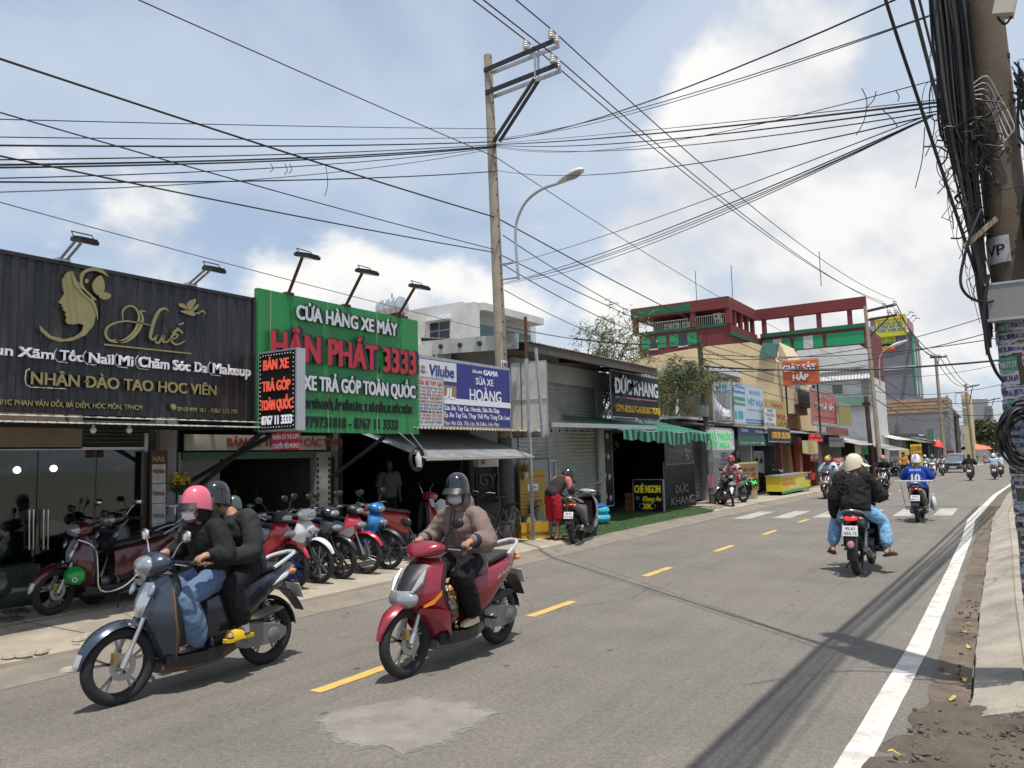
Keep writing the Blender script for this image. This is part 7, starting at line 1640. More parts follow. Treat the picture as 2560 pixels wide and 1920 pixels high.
def person(root,J,W,voxel=.011,near=True,hv=None):
 """J: joints (mirrored pairs L, R); W: clothes. One body mesh; clothes, hair, helmet are its children"""
 hipC,chest,neck,hd = V(J['hip']),V(J['chest']),V(J['neck']),V(J['head']); yaw,pit = J.get('yaw',0.),J.get('pitch',0.)
 body = MB(); fat = W.get('fat',1.)
 tilt = math.atan2((neck-hipC).x,(neck-hipC).z)
 torso_rings(body,[(hipC-V((0,0,.08)),.12,.08,tilt),(hipC,.155*fat,.105*fat,tilt),(hipC.lerp(chest,.5),.13*fat,.092*fat,tilt),(chest,.155*fat,.10*fat,tilt),(chest.lerp(neck,.6),.15,.085,tilt),(neck.lerp(chest,.12),.07,.06,tilt)])
 limb(body,[chest.lerp(neck,.7),neck,hd+V((0,0,-.06))],[.07,.052,.05],12)
 r,p = head(body,hd,yaw,pit)
 for q,s_ in (('L',1),('R',-1)):
  limb(body,[J['sh'+q],J['el'+q],J['wr'+q]],[.048,.039,.026],12)
  if J.get('grip'+q) is not None:hand(body,J['wr'+q],s_,grip=J['grip'+q])
  else :hand(body,J['wr'+q],s_,dirn=J.get('hd'+q,V(J['wr'+q])-V(J['el'+q])))
  limb(body,[J['hp'+q],J['kn'+q],J['an'+q]],[.082*fat,.056,.036],14)
  a = V(J['an'+q]); t = V(J['to'+q]); limb(body,[a,a.lerp(t,.35)+V((0,0,-.02)),t+V((0,0,.03))],[.036,.034,.024],10)
  dd = (t-a); dd.z = 0; dd.normalize(); ll = V((-dd.y,dd.x,0)); limb(body,[a-dd*.03+V((0,0,t.z-a.z+.035)),a-dd*.045+V((0,0,t.z-a.z+.03))],[.032,.03],10)
  if W.get('shoes','shoe') in ('flip','slide'):
   for k in range(5):limb(body,[t-dd*.02+ll*(.028-.014*k)*1+V((0,0,.022)),t+dd*(.035-.006*abs(k-1))+ll*(.030-.015*k)+V((0,0,.016))],[.010,.0095 if k else .012],8)
 bm_ = remesh(body,voxel*.8 if near else voxel,3); o = bm_.build('body',W.get('skin',skin),root,180,world=False,flip=False)
 if near:face_parts(o,r,p)
 g = W.get('ease',.018)
# trousers, drawn over both legs
 pt = MB(); ln = W.get('leg',1.)
 torso_rings(pt,[(hipC+V((.02,0,-.07)),.13*fat,.10,tilt),(hipC,.165*fat+.01,.118*fat+.01,tilt),(hipC.lerp(chest,.35),.145*fat,.105*fat,tilt)])
 for q in 'LR':
  h,k,a = V(J['hp'+q]),V(J['kn'+q]),V(J['an'+q])
  if ln>=1:limb(pt,[h,h.lerp(k,.6),k,k.lerp(a,.5),a+(a-k)*W.get('hem',0.)],[.096*fat+g*.4,.080+g*.6,.066+g*.7,.056+g*W.get('flare',.9),.048+g*W.get('flare',1.1)],14)
  else :limb(pt,[h,h.lerp(k,.6),h.lerp(k,1.)+(a-k)*max(0,(ln-.5))],[.100*fat+g*.4,.088+g*.8,.078+g],14)
 wrinkle(remesh(pt,voxel,3),W.get('wr',.008),11,3).build('trousers' if ln>=1 else 'shorts',W['pants'],o,180,world=False,flip=False)
 tp = MB(); sl_ = W.get('sleeve',1.); gt = W.get('tease',.022)
 torso_rings(tp,[(hipC+V((.0,0,W.get('tail',-.06))),.165*fat+gt,.125*fat+gt,tilt),(hipC+V((0,0,.04)),.16*fat+gt,.118*fat+gt,tilt),(hipC.lerp(chest,.55),.15*fat+gt,.108*fat+gt,tilt),(chest,.168*fat+gt,.112*fat+gt,tilt),(chest.lerp(neck,.62),.165+gt*.6,.092+gt*.5,tilt),(neck.lerp(chest,.10),.075+gt*.5,.066+gt*.4,tilt)])
 for q in 'LR':
  s_,e,w = V(J['sh'+q]),V(J['el'+q]),V(J['wr'+q])
  if sl_>=1:limb(tp,[s_.lerp(V(chest.lerp(neck,.7)),.3),s_,e,e.lerp(w,.55),w+(w-e)*-.04],[.066+gt*.4,.062+gt*.6,.055+gt,.048+gt*1.1,.036+gt*.6],14)
  else :limb(tp,[s_.lerp(V(chest.lerp(neck,.7)),.3),s_,s_.lerp(e,.8)],[.066+gt*.4,.060+gt*.6,.058+gt],14)
 if W.get('hood')=='down':tp.ell(neck+V((-.075,0,.02)),(.07,.13,.075),None,14,8)
 t_ = wrinkle(remesh(tp,voxel,3),W.get('twr',.009),9,1).build(W.get('topname','jacket'),W['top'],o,180,world=False,flip=False)
 if W.get('collar'):MB().torus(neck+V((.0,0,.01)),.075,.022,(.25,0,1),24,8).build('collar',W['collar'],t_,world=False)
 if W.get('hood')=='up':
  hm_ = MB(); rings = []; n = 20
  for i in range(10):  # a shell open to the front
   a = R_(-62+i*18.5); ring = []
   for j in range(n):b = R_(62+j*(236/(n-1))); ring.append(p(-.006+.120*math.cos(b)*max(.25,math.cos(a*.62)),.104*math.sin(b)*max(.22,math.cos(a*.62)),.008+.138*math.sin(a)))
   rings.append(ring)
  inner_ = [[p(0,0,.01)+(q-p(0,0,.01))*.90 for q in rg] for rg in rings]
  k = len(rings); vs = [q for rg in rings for q in rg]+[q for rg in inner_ for q in rg]; N_ = k*n; fs = []
  for i in range(k-1):
   for j in range(n-1):fs+=[(i*n+j,i*n+j+1,(i+1)*n+j+1,(i+1)*n+j),(N_+i*n+j,N_+(i+1)*n+j,N_+(i+1)*n+j+1,N_+i*n+j+1)]
   for j in (0,n-1):fs.append((i*n+j,(i+1)*n+j,N_+(i+1)*n+j,N_+i*n+j))
  for i in (0,k-1):
   for j in range(n-1):fs.append((i*n+j,i*n+j+1,N_+i*n+j+1,N_+i*n+j))
  hm_.add(vs,fs); limb(hm_,[neck+V((-.055,.0,.05)),neck+V((-.05,0,-.01))],[.085,.10],14)
  wrinkle(remesh(hm_,voxel,3),.006,10,5).build('hood',W['top'],t_,180,world=False,flip=False)
 if W.get('hair'):
  hh = MB().ell(p(-.028,0,.035),(.100,.088,.100),r,18,12)
  if W['hair']=='long':limb(hh,[p(-.075,0,.0),p(-.095,0,-.10),p(-.09,0,-.22)],[.06,.06,.035],12)
  else :hh.ell(p(-.06,0,-.03),(.055,.072,.05),r,14,8)
  hh.build('hair',hair_m,o,world=False)
 sm_,bare = MB(),W.get('shoes','shoe')
 for q in 'LR':
  if bare=='shoe':shoe(sm_,J['an'+q],J['to'+q])
  else :
   a,t = V(J['an'+q]),V(J['to'+q]); d = (t-a); d.z = 0; d.normalize(); y = V((-d.y,d.x,0)); b = V((a.x,a.y,t.z))-d*.085
   sole = [(0,.030),(.06,.036),(.14,.034),(.20,.046),(.25,.045),(.285,.025)]; k = MB()
   k.loft([[b+d*f+y*w_,b+d*f-y*w_,b+d*f-y*w_+V((0,0,-.026)),b+d*f+y*w_+V((0,0,-.026))] for f,w_ in sole]); sm_.join(k)
   if bare=='slide':sm_.loft([[b+d*(f)+y*.052*math.cos(x)+V((0,0,-.014+.078*math.sin(x))) for x in [math.pi*i/8 for i in range(9)]]+[b+d*(f)+y*.044*math.cos(x)+V((0,0,-.014+.068*math.sin(x))) for x in [math.pi*(8-i)/8 for i in range(9)]] for f in (.125,.235)])
   else :
    for s_ in (-1,1):sm_.tube([b+d*.23+V((0,0,.002)),b+d*.20+y*s_*.02+V((0,0,.045)),b+d*.10+y*s_*.042+V((0,0,.0))],.006,6)
 sm_.build('shoes' if bare=='shoe' else 'sandals',W['shoe_m'],o,50,world=False)
 if W.get('helmet'):helmet(o,r,p,W['helmet'],W.get('hkind','half'),W.get('peak'),W.get('htrim'))
 if W.get('mask'):mask(o,r,p,W['mask'])
 return o,r,p
def rider_J(dx=0.,dz=0.,lean=.06,arms='grip',foot=None,kx=.20,gx=.17,gz_=.985,gy=.275,spread=.0,seat=0.,pillion=False,hdz=0.,legs_out=0.):
 """Seated on a scooter (bike coordinates)"""
 h = V((-.20+dx,0,.83+dz)); J = dict(hip=h,chest=h+V((.05+lean*.6,0,.29)),neck=h+V((.06+lean,0,.45)),head=h+V((.10+lean*1.2,0,.585+hdz)))
 for q,s_ in (('L',1),('R',-1)):
  J['sh'+q] = h+V((.05+lean*.9,s_*.175,.385))
  if arms=='grip':J['gr'] = 1; J['wr'+q] = V((gx-.10,s_*(gy+.005),gz_+.045)); J['grip'+q] = V((gx,s_*gy,gz_)); J['el'+q] = (V(J['sh'+q])+V(J['wr'+q]))/2+V((-.05,s_*.09,-.11))
  elif arms=='lap':J['el'+q] = J['sh'+q]+V((.03,s_*.09,-.25)); J['wr'+q] = J['el'+q]+V((.19,-s_*.10,-.06)); J['hd'+q] = V((.8,-s_*.4,-.3))
  elif arms=='down':J['el'+q] = J['sh'+q]+V((-.02,s_*.10,-.26)); J['wr'+q] = J['el'+q]+V((.05,s_*.02,-.24)); J['hd'+q] = V((.15,0,-1))
  if not pillion:
   J['hp'+q] = h+V((.04,s_*.085,-.01)); J['kn'+q] = V((kx+dx*.3,s_*(.145+spread),.70)); J['an'+q] = V((.10+dx*.2,s_*(.125+spread*.7),.385)); J['to'+q] = V((.24+dx*.2,s_*(.14+spread*.8),.305))
  else :
   J['hp'+q] = h+V((.03,s_*.10,-.01)); J['kn'+q] = h+V((.30,s_*(.24+legs_out),-.13)); J['an'+q] = V((-.25+dx*.0,s_*(.245+legs_out),.42)); J['to'+q] = V((-.11,s_*(.27+legs_out*1.3),.352))
 return J
def rider(bike,label,J,W,near=False,voxel=.013):
 t = thing('person',label,'person',bike.location,bike.rotation_euler.z); t.scale = (VS,)*3
 return (t,)+person(t,J,W,voxel,near)
blackc = cloth('black cotton',(.014,.014,.015)); darkg = cloth('charcoal fabric',(.030,.031,.034)); whitec = cloth('white shirt',(.62,.62,.63)); denim = cloth('blue denim',(.11,.17,.27)); taupe = cloth('taupe fleece',(.205,.150,.132)); blk_t = cloth('black trousers',(.010,.010,.011))
pinkh = M('pink helmet',(.68,.13,.20),.25,coat=.6,var=.03); greenh = M('dull green helmet',(.055,.085,.07),.3,coat=.5,var=.05); blackh = M('black helmet',(.010,.011,.013),.12,coat=.8,var=0); creamh = M('cream helmet',(.66,.58,.43),.3,coat=.5,var=.04); whiteh = M('white helmet',(.70,.70,.70),.25,coat=.6,var=.03)
yellow_s = M('yellow rubber',(.62,.42,.02),.45,var=.06); white_s = M('white shoe',(.6,.58,.55),.6); tan_s = M('cream clog',(.60,.48,.30),.6,var=.1); blk_s = M('black sandal',(.02,.018,.016),.6); maskw = cloth('white mask',(.70,.70,.72)); maskg = cloth('grey patterned mask',(.45,.45,.52)); maskb = cloth('blue mask',(.12,.30,.38))
# two on the slate blue scooter
J = rider_J(dx=.06,lean=.05,hdz=-.03,spread=.02); J['yaw'] = .12; J['head']+=V((.02,0,0))
pA,bA_,rr,pp_ = rider(r1,'person in black hoodie, pink helmet and white mask steering the slate blue scooter',J,dict(top=blackc,pants=denim,leg=1.,flare=2.4,hem=-.06,shoe_m=blk_s,shoes='shoe',helmet=pinkh,peak=.035,mask=maskw,hood='up',tease=.020,ease=.020,twr=.007),True,.010)
tmb = MB();
gl = MB()
for q in (1,):
 w = V(J['wrL']); gl.tube([w+V((-.06,-.0,-.005)),w+V((-.005,0,-.005))],[.046,.043],14)
gl.build('glove_cuff',cloth('teal glove',(.03,.17,.18)),bA_,world=False)
lg = MB().bx(-.0015,.0015,-.03,.03,-.012,.012);
J2 = rider_J(dx=-.25,dz=.05,lean=.06,arms='lap',pillion=True,hdz=-.04); J2['neck']+=V((.03,-.05,0)); J2['head']+=V((.06,-.12,-.01))
pB,bB_,_,_ = rider(r1,'person in charcoal jacket and yellow slippers on the back of the slate blue scooter',J2,dict(top=darkg,pants=blk_t,leg=1.,flare=1.2,hem=-.22,shoe_m=yellow_s,shoes='slide',helmet=blackh,peak=.03,tease=.022,twr=.007,hair='short'),True,.011)
so_ = MB()
for q in 'LR':a,k = V(J2['an'+q]),V(J2['kn'+q]); so_.tube([a.lerp(k,.32),a,a+V((.0,0,-.05))],[.044,.042,.042],12)
so_.build('socks',cloth('white socks',(.60,.60,.60)),bB_,world=False)
# the crimson scooter
J = rider_J(dx=.0,lean=.03,hdz=.01,spread=.03); J['yaw'] = .30; J['kn'+'L']+=V((.0,.03,.02))
for q in 'LR':J['kn'+q]+=V((-.07,0,.01)); J['an'+q]+=V((-.17,0,0)); J['to'+q]+=V((-.17,0,0))
pC,bC_,rr,pp_ = rider(r2,'person in taupe hoodie, black helmet and grey mask riding the crimson scooter',J,dict(top=taupe,pants=blk_t,leg=1.,flare=1.4,hem=-.12,shoe_m=tan_s,shoes='shoe',helmet=blackh,peak=.05,mask=maskg,hood='up',tease=.026,ease=.022,twr=.010,tail=-.11),True,.010)
cf = MB()
for q in 'LR':w,e = V(J['wr'+q]),V(J['el'+q]); cf.tube([w.lerp(e,.30),w.lerp(e,-.06)],[.066,.060],14)
cf.build('cuff',cloth('dark cuff',(.03,.03,.034)),bC_,world=False)
dr_ = MB()
for s_ in (-1,1):dr_.tube([V(J['neck'])+V((.10,s_*.02,.0)),V(J['neck'])+V((.135,s_*.018,-.12)),V(J['chest'])+V((.165,s_*.012,-.10))],.005,6)
dr_.build('drawstring',blk_m,bC_,world=False)
t = thing('snack_bag','clear bag of tan puffed snacks standing on the crimson scooter’s footboard','bag',r2.location,r2.rotation_euler.z); t.scale = (VS,)*3
bg_ = MB(); random.seed(14)
for k in range(110):
 z = .29+random.random()*.34; w = .12*(1-.35*(z-.29)/.34); c = V((.13+random.uniform(-.07,.09),random.uniform(-w,w),z)); bg_.ell(c,(.032,.018,.018),Matrix.Rotation(random.uniform(0,3),3,'Z')@rotY(random.uniform(-1,1)),8,5)
bg_.build('snacks',M('puffed snack',(.50,.31,.14),.7,var=.2,vs=20),t,world=False)
fl_ = lump((.13,0,.46),(.125,.15,.20),5,.2,24,16,3); fl_.build('film',glass_mat('bag film',(.93,.92,.88),add=.06),t,80,world=False)
# ================================================================ poles, lamps, cables
pole_c = M('concrete pole',(.33,.285,.22),.9,var=.22,vs=3,bump=.2,bs=90,dirt=(.18,.15,.115),dscale=2.5,damt=.6); pole_d = M('weathered pole',(.125,.097,.073),.9,var=.35,vs=5,bump=.2,bs=120,dirt=(.065,.052,.042),dscale=3,damt=.7)
cable_m = M('black cable',(.012,.012,.013),.55,var=.2); cable_b = M('brown black cable',(.035,.028,.024),.6,var=.3); cable_g = M('grey cable',(.16,.16,.165),.55); porc = M('porcelain',(.58,.56,.52),.25,var=.1)
def cpole(label,base,top,r0,r1,mat=None,notch=True):
 t = thing('utility_pole',label,'utility pole',tuple(base)); b,p = V(base),V(top)
 MB().tube([b.lerp(p,k/8) for k in range(9)],[r0+(r1-r0)*k/8 for k in range(9)],20).build('pole',mat or pole_c,t)
 if notch:
  m = MB(); L_ = (p-b).length
  for k in range(int(L_/.32)):
   c = b.lerp(p,(k*.32+1.6)/L_) if k*.32+1.6<L_ else None
   if c is not None:r = r0+(r1-r0)*((c-b).length/L_); m.bx(c.x+r*.80,c.x+r*.985+.004,c.y-r*.45,c.y-r*.10,c.z-.012,c.z+.012)
  m.build('pole_step_hole',dsteel,t,0)
 return t
LP = cpole('tall concrete pole with twin crossarms and a curved street lamp before the repair shop',(-8.20,12.3,.1),(-8.43,12.3,9.77),.135,.082)
S3 = lambda a,b,y:onY(*zs(a,b),y)
am_ = MB(); ag = MB()
for (a,b,y) in (((240,385),(622,222),12.2),((248,507),(642,352),12.2)):am_.bar(S3(*a,y),S3(*b,y),.03,.09)
for (a,b,y) in (((288,396),(652,250),12.42),((294,527),(660,386),12.42)):ag.bar(S3(*a,y),S3(*b,y),.03,.075)
am_.build('crossarm',dsteel,LP,0); ag.build('rear_crossarm',steel,LP,0)
dg_ = MB().bar(S3(515,430,12.18),S3(292,772,12.18),.05).bar(S3(538,440,12.44),S3(325,772,12.44),.05); dg_.build('diagonal_brace',dsteel,LP,0)
MB().bar(S3(518,285,12.2),S3(520,420,12.2),.035).bar(S3(536,285,12.42),S3(538,425,12.42),.035).build('arm_tie',steel,LP,0)
ins = []
for (a,b,y) in ((605,208,12.2),(636,235,12.42),(467,268,12.2),(497,292,12.42),(614,345,12.2),(645,372,12.42)):
 c = S3(a,b,y); m = MB().lathe([(.0,0),(.05,0),(.062,.03),(.052,.05),(.06,.075),(.05,.095),(.056,.12),(.036,.15),(.04,.18),(.0,.185)],18,c); m.build('insulator',porc,LP); ins.append(c+V((0,0,.19)))
lr = MB(); P_ = [S3(428,1520,12.3),S3(418,1400,12.3),S3(412,1270,12.3),S3(424,1190,12.3),S3(470,1100,12.3),S3(550,1035,12.3),S3(640,1002,12.3)]; lr.tube(smooth_pts([tuple(p) for p in P_],5),.028,10); lr.tube([S3(300,1447,12.3),S3(418,1428,12.3)],.02,8).tube([S3(310,1530,12.3),S3(430,1512,12.3)],.02,8)
l_ = thing('street_lamp','grey curved-arm street lamp fixed to the tall concrete pole','street lamp',tuple(P_[0])); lr.build('arm',steel,l_)
h0,h1 = S3(640,1003,12.3),S3(785,922,12.3); dl = (h1-h0); u = dl.normalized(); w = V((0,1,0)); n_ = u.cross(w); n_ = n_ if n_.z>0 else -n_; rings = []
for f,ww,hh in ((-.06,.03,.03),(.1,.07,.06),(.35,.12,.085),(.65,.14,.09),(.9,.10,.06),(1,.02,.02)):rings.append([h0+dl*f+w*ww*math.cos(a)+n_*hh*(math.sin(a) if math.sin(a)>0 else .35*math.sin(a)) for a in [2*math.pi*k/16 for k in range(16)]])
MB().loft(rings).build('lamp_head',M('pale lamp housing',(.58,.60,.56),.35,.2),l_); MB().ell(h0+dl*.62-n_*.03,(dl.length*.26,.10,.035),Matrix((u,w,n_)).transposed(),16,8).build('lamp_glass',lamp_glass,l_)
pl_ = MB(); q = onX(*z3(1850,862),-8.0); pl_.bx(-8.08,-8.07,q.y-.10,q.y+.10,q.z-.09,q.z+.09); o = pl_.build('pole_plate',plate_m,LP,0); text(LP,'R PH',(-8.07,q.y,q.z),*FX,.15,.10,black_l,.002,.05)
def cable(name,label,pts,r=.009,mat=None,group=None,n=6,sub=6):
 P = smooth_pts([tuple(p) for p in pts],sub) if len(pts)>2 else [tuple(p) for p in pts]
 o = MB().tube(P,r,n).build(name,mat or cable_m,None,60); return tag(o,label,'cable',group)
def sag(a,b,d,k=14):a,b = V(a),V(b); return [a.lerp(b,i/k)-V((0,0,d*4*(i/k)*(1-i/k))) for i in range(k+1)]
# high conductors over the street
PB = thing('utility_pole','concrete pole with twin crossarms before the white balcony house','utility pole',(-6.85,49.5,gz(49.5)))
MB().tube([(-6.8,49.5,gz(49)),(-7.04,49.5,10.1)],[.15,.10],16).build('pole',pole_c,PB); E8 = lambda a,b,y=49.5:onY(*z8(a,b),y)
MB().bar(E8(52,237),E8(270,186),.06,.13).bar(E8(62,302),E8(280,262),.06,.13).build('crossarm',dsteel,PB,0); MB().bar(E8(212,285),E8(70,430),.07).bar(E8(210,215),E8(215,285),.05).build('diagonal_brace',dsteel,PB,0); MB().bar(E8(62,225),E8(262,178),.05).build('rear_crossarm',steel,PB,0)
insB = []
for a,b in ((262,175),(182,192),(270,240),(215,240)):c = E8(a,b); MB().lathe([(.08,-.1),(.11,0),(.08,.06),(.1,.12),(.05,.2)],12,c,cap=True).build('insulator',porc,PB); insB.append(c+V((0,0,.2)))
lb2 = thing('street_lamp','curved street lamp on the crossarm pole by the white balcony house','street lamp',tuple(E8(150,800))); MB().tube(smooth_pts([tuple(E8(*p)) for p in ((152,800),(146,680),(148,590),(170,545),(210,510),(250,495))],5),.04,8).build('arm',steel,lb2); MB().ell(E8(288,480),(.55,.16,.10),rotY(R_(-18)),14,8).build('lamp_head',M('pale lamp 2',(.6,.6,.6),.4),lb2)
HV = 'high conductors along the street'
for i,j,lab in ((1,0,'uppermost bare conductor along the crossarm ends'),(3,1,'middle bare conductor along the inner crossarm insulators'),(5,2,'lowest bare conductor along the lower crossarm ends')):
 s_ = ins[i]; o = MB().tube(sag((s_.x,-26,s_.z+.1),ins[i-1],.35),.013,6).tube([ins[i-1],s_],.013,6).tube(sag(s_,insB[j],.75),.013,6).build('conductor',cable_m,None); tag(o,lab,'cable',HV)
# cables along the left side
LS = 'service cables along the shop pavement'; Lp = lambda y:onY(1072*2560/2212,y*2560/2212,12.3)
def through(a,q,y_end,s):a,q = V(a),V(q); k = (y_end-a.y)/(q.y-a.y); q.z+=s*4*(1/k)*(1-1/k); e = a.lerp(q,k); return sag(a,e,s)
def ext(a,q,s=.25,yend=-14):return through(a,q,yend,s)
for y0_,y1_,s_,r,lab in ((278,515,.05,.006,'highest thin flat cable between the concrete pole and the salon'),(296,592,.1,.006,'second thin flat cable between the concrete pole and the salon'),(306,628,.12,.011,'third thicker flat cable between the concrete pole and the salon'),(312,690,.15,.008,'slack cable under the flat ones between the concrete pole and the salon'),(315,712,.2,.012,'main twisted bundle between the concrete pole and the salon'),(317,724,.22,.011,'lower strand of the twisted bundle between the concrete pole and the salon'),(318,770,.3,.007,'thin slack cable below the twisted bundle'),(370,786,.2,.010,'separate cable crossing below the twisted bundle'),(320,830,.45,.007,'pale drooping cable lowest of the flat group')):
 P = Lp(y0_); cable('service_cable',lab,ext(P,onX(0,y1_*1.1574/2*1.0 if False else y1_/1.728,-8.4),s_*2.0,-9),r,cable_g if 'pale' in lab else None,LS,5,2)
sp = MB();
for px,l in ((1168,.12),(1230,.16),(1250,.14),(1405,.5)):
 q = onX(px/1.728,706/1.728,-8.38); sp.tube(smooth_pts([tuple(q),tuple(q+V((.02,.03,-l*.6))),tuple(q+V((-.02,.01,-l)))],4),.005,5)
tag(sp.build('loose_cable_ends',cable_m),'frayed loose cable ends hanging from the twisted bundle','cable ends')
LD = 'sloping cables past the concrete pole'
zB = lambda a,b:(1100+a/2.182,b/2.182)
for yl_,yp,r,rt,lab in ((None,340,.008,(1091,1325),'thin sloping cable reaching the pole just under the bundle'),(127,470,.013,(1091,1600),'thick twisted sloping cable reaching the middle of the pole'),(243,540,.008,None,'sloping cable reaching the pole above the lamp bracket'),(337,546,.010,(1000,1659),'lowest sloping cable reaching the pole by the lamp bracket')):
 P = Lp(yp); Q = onX(300*1.1573,0,-8.35) if yl_ is None else onX(0,yl_*1.1573,-8.35)
 left = ext(P,Q,.25 if yl_ else .15,-12); pts = [tuple(p) for p in reversed(left)]
 if rt:
  q = onX(*zB(*rt),-7.9); k = (46-P.y)/(q.y-P.y); e = P.lerp(q,min(k,3.2)); e.z = max(e.z,3.2); pts+=[tuple(p) for p in sag(P,(-7.0,49.4,max(3.6,P.z-1.2)),.55,14)][1:]
 cable('sloping_cable',lab,pts,r,None,LD,6,1)
P = onY(1092*1.1573,722*1.1573,12.35); cable('sloping_cable','thin low cable passing behind the sign floodlights',ext(P,onX(0,437*1.1573,-8.45),.2,-10),.006,cable_g,LD,5,1)
# right-hand pole with its cables
RPx,RPy,RPs = .105,6.1,-.02; PX = lambda z:RPx+RPs*(z-.1)
RP = cpole('thick weathered pole covered in stickers and cables by the mossy bank',(RPx,RPy,.1),(PX(7.2),RPy,7.2),.138,.112,pole_d)
random.seed(21)
def wrap(mb_src,z,ang):  # bend flat work round the pole
 r = .1410-(z-.1)*.0035; out = MB(); out.f = mb_src.f
 for p in mb_src.v:a = ang+p.x/r; rr = r+p.y; out.v.append(V((PX(z+p.z)+rr*math.sin(a),RPy-rr*math.cos(a),z+p.z)))
 return out
stick = [M('sticker',c,.7,var=.2,vs=9,dirt=(.25,.23,.2),dscale=6,damt=.8) for c in ((.50,.50,.52),(.52,.53,.50),(.12,.32,.50),(.08,.30,.20),(.42,.36,.34))]
inkc = [mc((.05,.03,.22)),mc((.03,.10,.32)),mc((.03,.03,.04)),mc((.02,.16,.10)),mc((.5,.52,.54))]
nums = ['0962.40.37','0988.77.77','0936.71.58','0981.24.69','094.66.18','0918.20.45','0909.61.33','0775.95.15','0903.04.66','0986.32.10']
k = 0; z = 2.42; sg_ = 'advertising stickers on the pole'
while z>.35:
 for ang in (-1.35,-.72,-.08,.55):
  if random.random()<.12:continue
  w,h = random.uniform(.09,.135),random.uniform(.06,.095); a = ang+random.uniform(-.12,.12); zz_ = z+random.uniform(-.02,.02); ci = random.choice((0,0,1,1,2,3,4)) if z>1.75 else random.choice((0,1,0,1,4,2))
  pn = MB(); off = .0015+.0006*(k%5)
  poly_n = 8
  for i in range(poly_n+1):x = -w/2+w*i/poly_n; pn.v+=[V((x,off,-h/2+random.uniform(-.004,.003))),V((x,off,h/2+random.uniform(-.005,.003)))]
  pn.f = [(2*i,2*i+2,2*i+3,2*i+1) for i in range(poly_n)]
  s_ = wrap(pn,zz_,a).build('sticker',stick[ci],None,60); s_.parent = RP;
  for v in s_.data.vertices:v.co-=RP.location
  tx = MB(); text_mb(tx,nums[k%10],(0,off+.0012,-.004),(1,0,0),(0,0,1),(0,1,0),w*.9,h*.42,.0004,.07,front=True)
  text_mb(tx,('VIỆT NAM','KHOAN CẮT','HÚT HẦM','CHO VAY')[k%4],(0,off+.0012,h*.36),(1,0,0),(0,0,1),(0,1,0),w*.7,h*.13,.0004,.04,front=True)
  o = wrap(tx,zz_,a).build('sticker_number',inkc[0 if ci in (0,1) and k%3 else (4 if ci in (2,3) else 2)],None,0,flip=False); o.parent = s_
  for v in o.data.vertices:v.co-=RP.location
  k+=1
 z-=random.uniform(.075,.095)
vp = MB()
for i in range(9):x = -.10+.2*i/8; vp.v+=[V((x,.003,-.09)),V((x,.003,.09))]
vp.f = [(2*i,2*i+2,2*i+3,2*i+1) for i in range(8)]
s_ = wrap(vp,2.92,-.75).build('paper_notice',stick[0],None,60); s_.parent = RP
for v in s_.data.vertices:v.co-=RP.location
tx = MB(); text_mb(tx,'VP',(.01,.0045,0),(1,0,0),(0,0,1),(0,1,0),.12,.075,.0005,.05,front=True); o = wrap(tx,2.92,-.75).build('notice_letters',black_l,None,0,flip=False); o.parent = s_
for v in o.data.vertices:v.co-=RP.location
jb = thing('junction_box','grey sheet metal box clamped round the sticker-covered pole','junction box',(.06,5.9,2.42)); MB().bx(-.10,.34,5.84,5.94,2.43,2.67).build('case',M('grey box',(.27,.26,.245),.6,.2,var=.2,dirt=(.14,.12,.1)),jb,0); MB().bx(-.11,.35,5.835,5.95,2.425,2.44).bx(-.11,.35,5.835,5.95,2.66,2.675).build('box_lip',steel,jb,0)
mb_ = thing('meter_box','pale meter box beside the sticker-covered pole above the junction box','meter box',(.24,5.9,2.95)); MB().bx(.155,.42,5.82,5.98,2.78,3.28).build('case',M('cream box',(.46,.43,.36),.6,var=.1),mb_,0); MB().bx(.17,.40,5.812,5.82,2.95,3.2).build('window',win,mb_,0)
q = onY(*(lambda a,b:(2100+a/2.765,b/2.765))(1120,50),5.8); tb = thing('terminal_box','small cream terminal box high at the top of the sticker-covered pole','terminal box',tuple(q)); MB().bx(-.045,.075,-.05,.05,-.06,.055).xf(Matrix.Translation(q)@Matrix.Rotation(.25,4,'Y')).build('case',M('cream box 2',(.50,.48,.40),.55),tb,0); MB().tube(smooth_pts([tuple(q+V((-.03,0,-.06))),tuple(q+V((.01,0,-.12))),tuple(q+V((.06,.02,-.05)))],4),.008,6).build('lead',cable_m,tb)
wd = MB().bar(onY(2260+310/2.073,450+350/2.073,5.75),onY(2260+478/2.073,450+200/2.073,5.9),.014,.03); tag(wd.build('wooden_stick',M('old wood',(.30,.22,.15),.8,var=.3),None,0),'short wooden stick jammed among the cables of the sticker-covered pole','stick')
# the bundle: many cables in one mass
bn_ = MB(); b2 = MB()
for k in range(120):
 u,v = random.random(),random.uniform(-.10,.12); xt = -.285+.20*u; z0 = random.uniform(3.05,3.9); y = 5.93+v
 x0 = -.12+random.uniform(-.02,.03); xm = xt*.95+random.gauss(0,.008)
 pts = [(x0,y+.05,z0-.55-random.uniform(0,.3)),(x0-.02,y,z0-.2),(xm,y,3.75+random.uniform(-.12,.2)),(xt+random.gauss(0,.006),y,4.4),(xt-.01+random.gauss(0,.006),y+random.gauss(0,.015),4.9),(xt+random.gauss(0,.02),y,5.3+.25*random.random())]
 (bn_ if k%4 else b2).tube(smooth_pts(pts,4),random.choice((.006,.007,.009,.011,.014)),5)
tb_ = thing('cable_bundle','thick black mass of cables hanging down the side of the sticker-covered pole','cable bundle',(-.15,5.95,2.8)); bn_.build('black_cables',cable_m,tb_); b2.build('brown_cables',cable_b,tb_)
tn = MB()
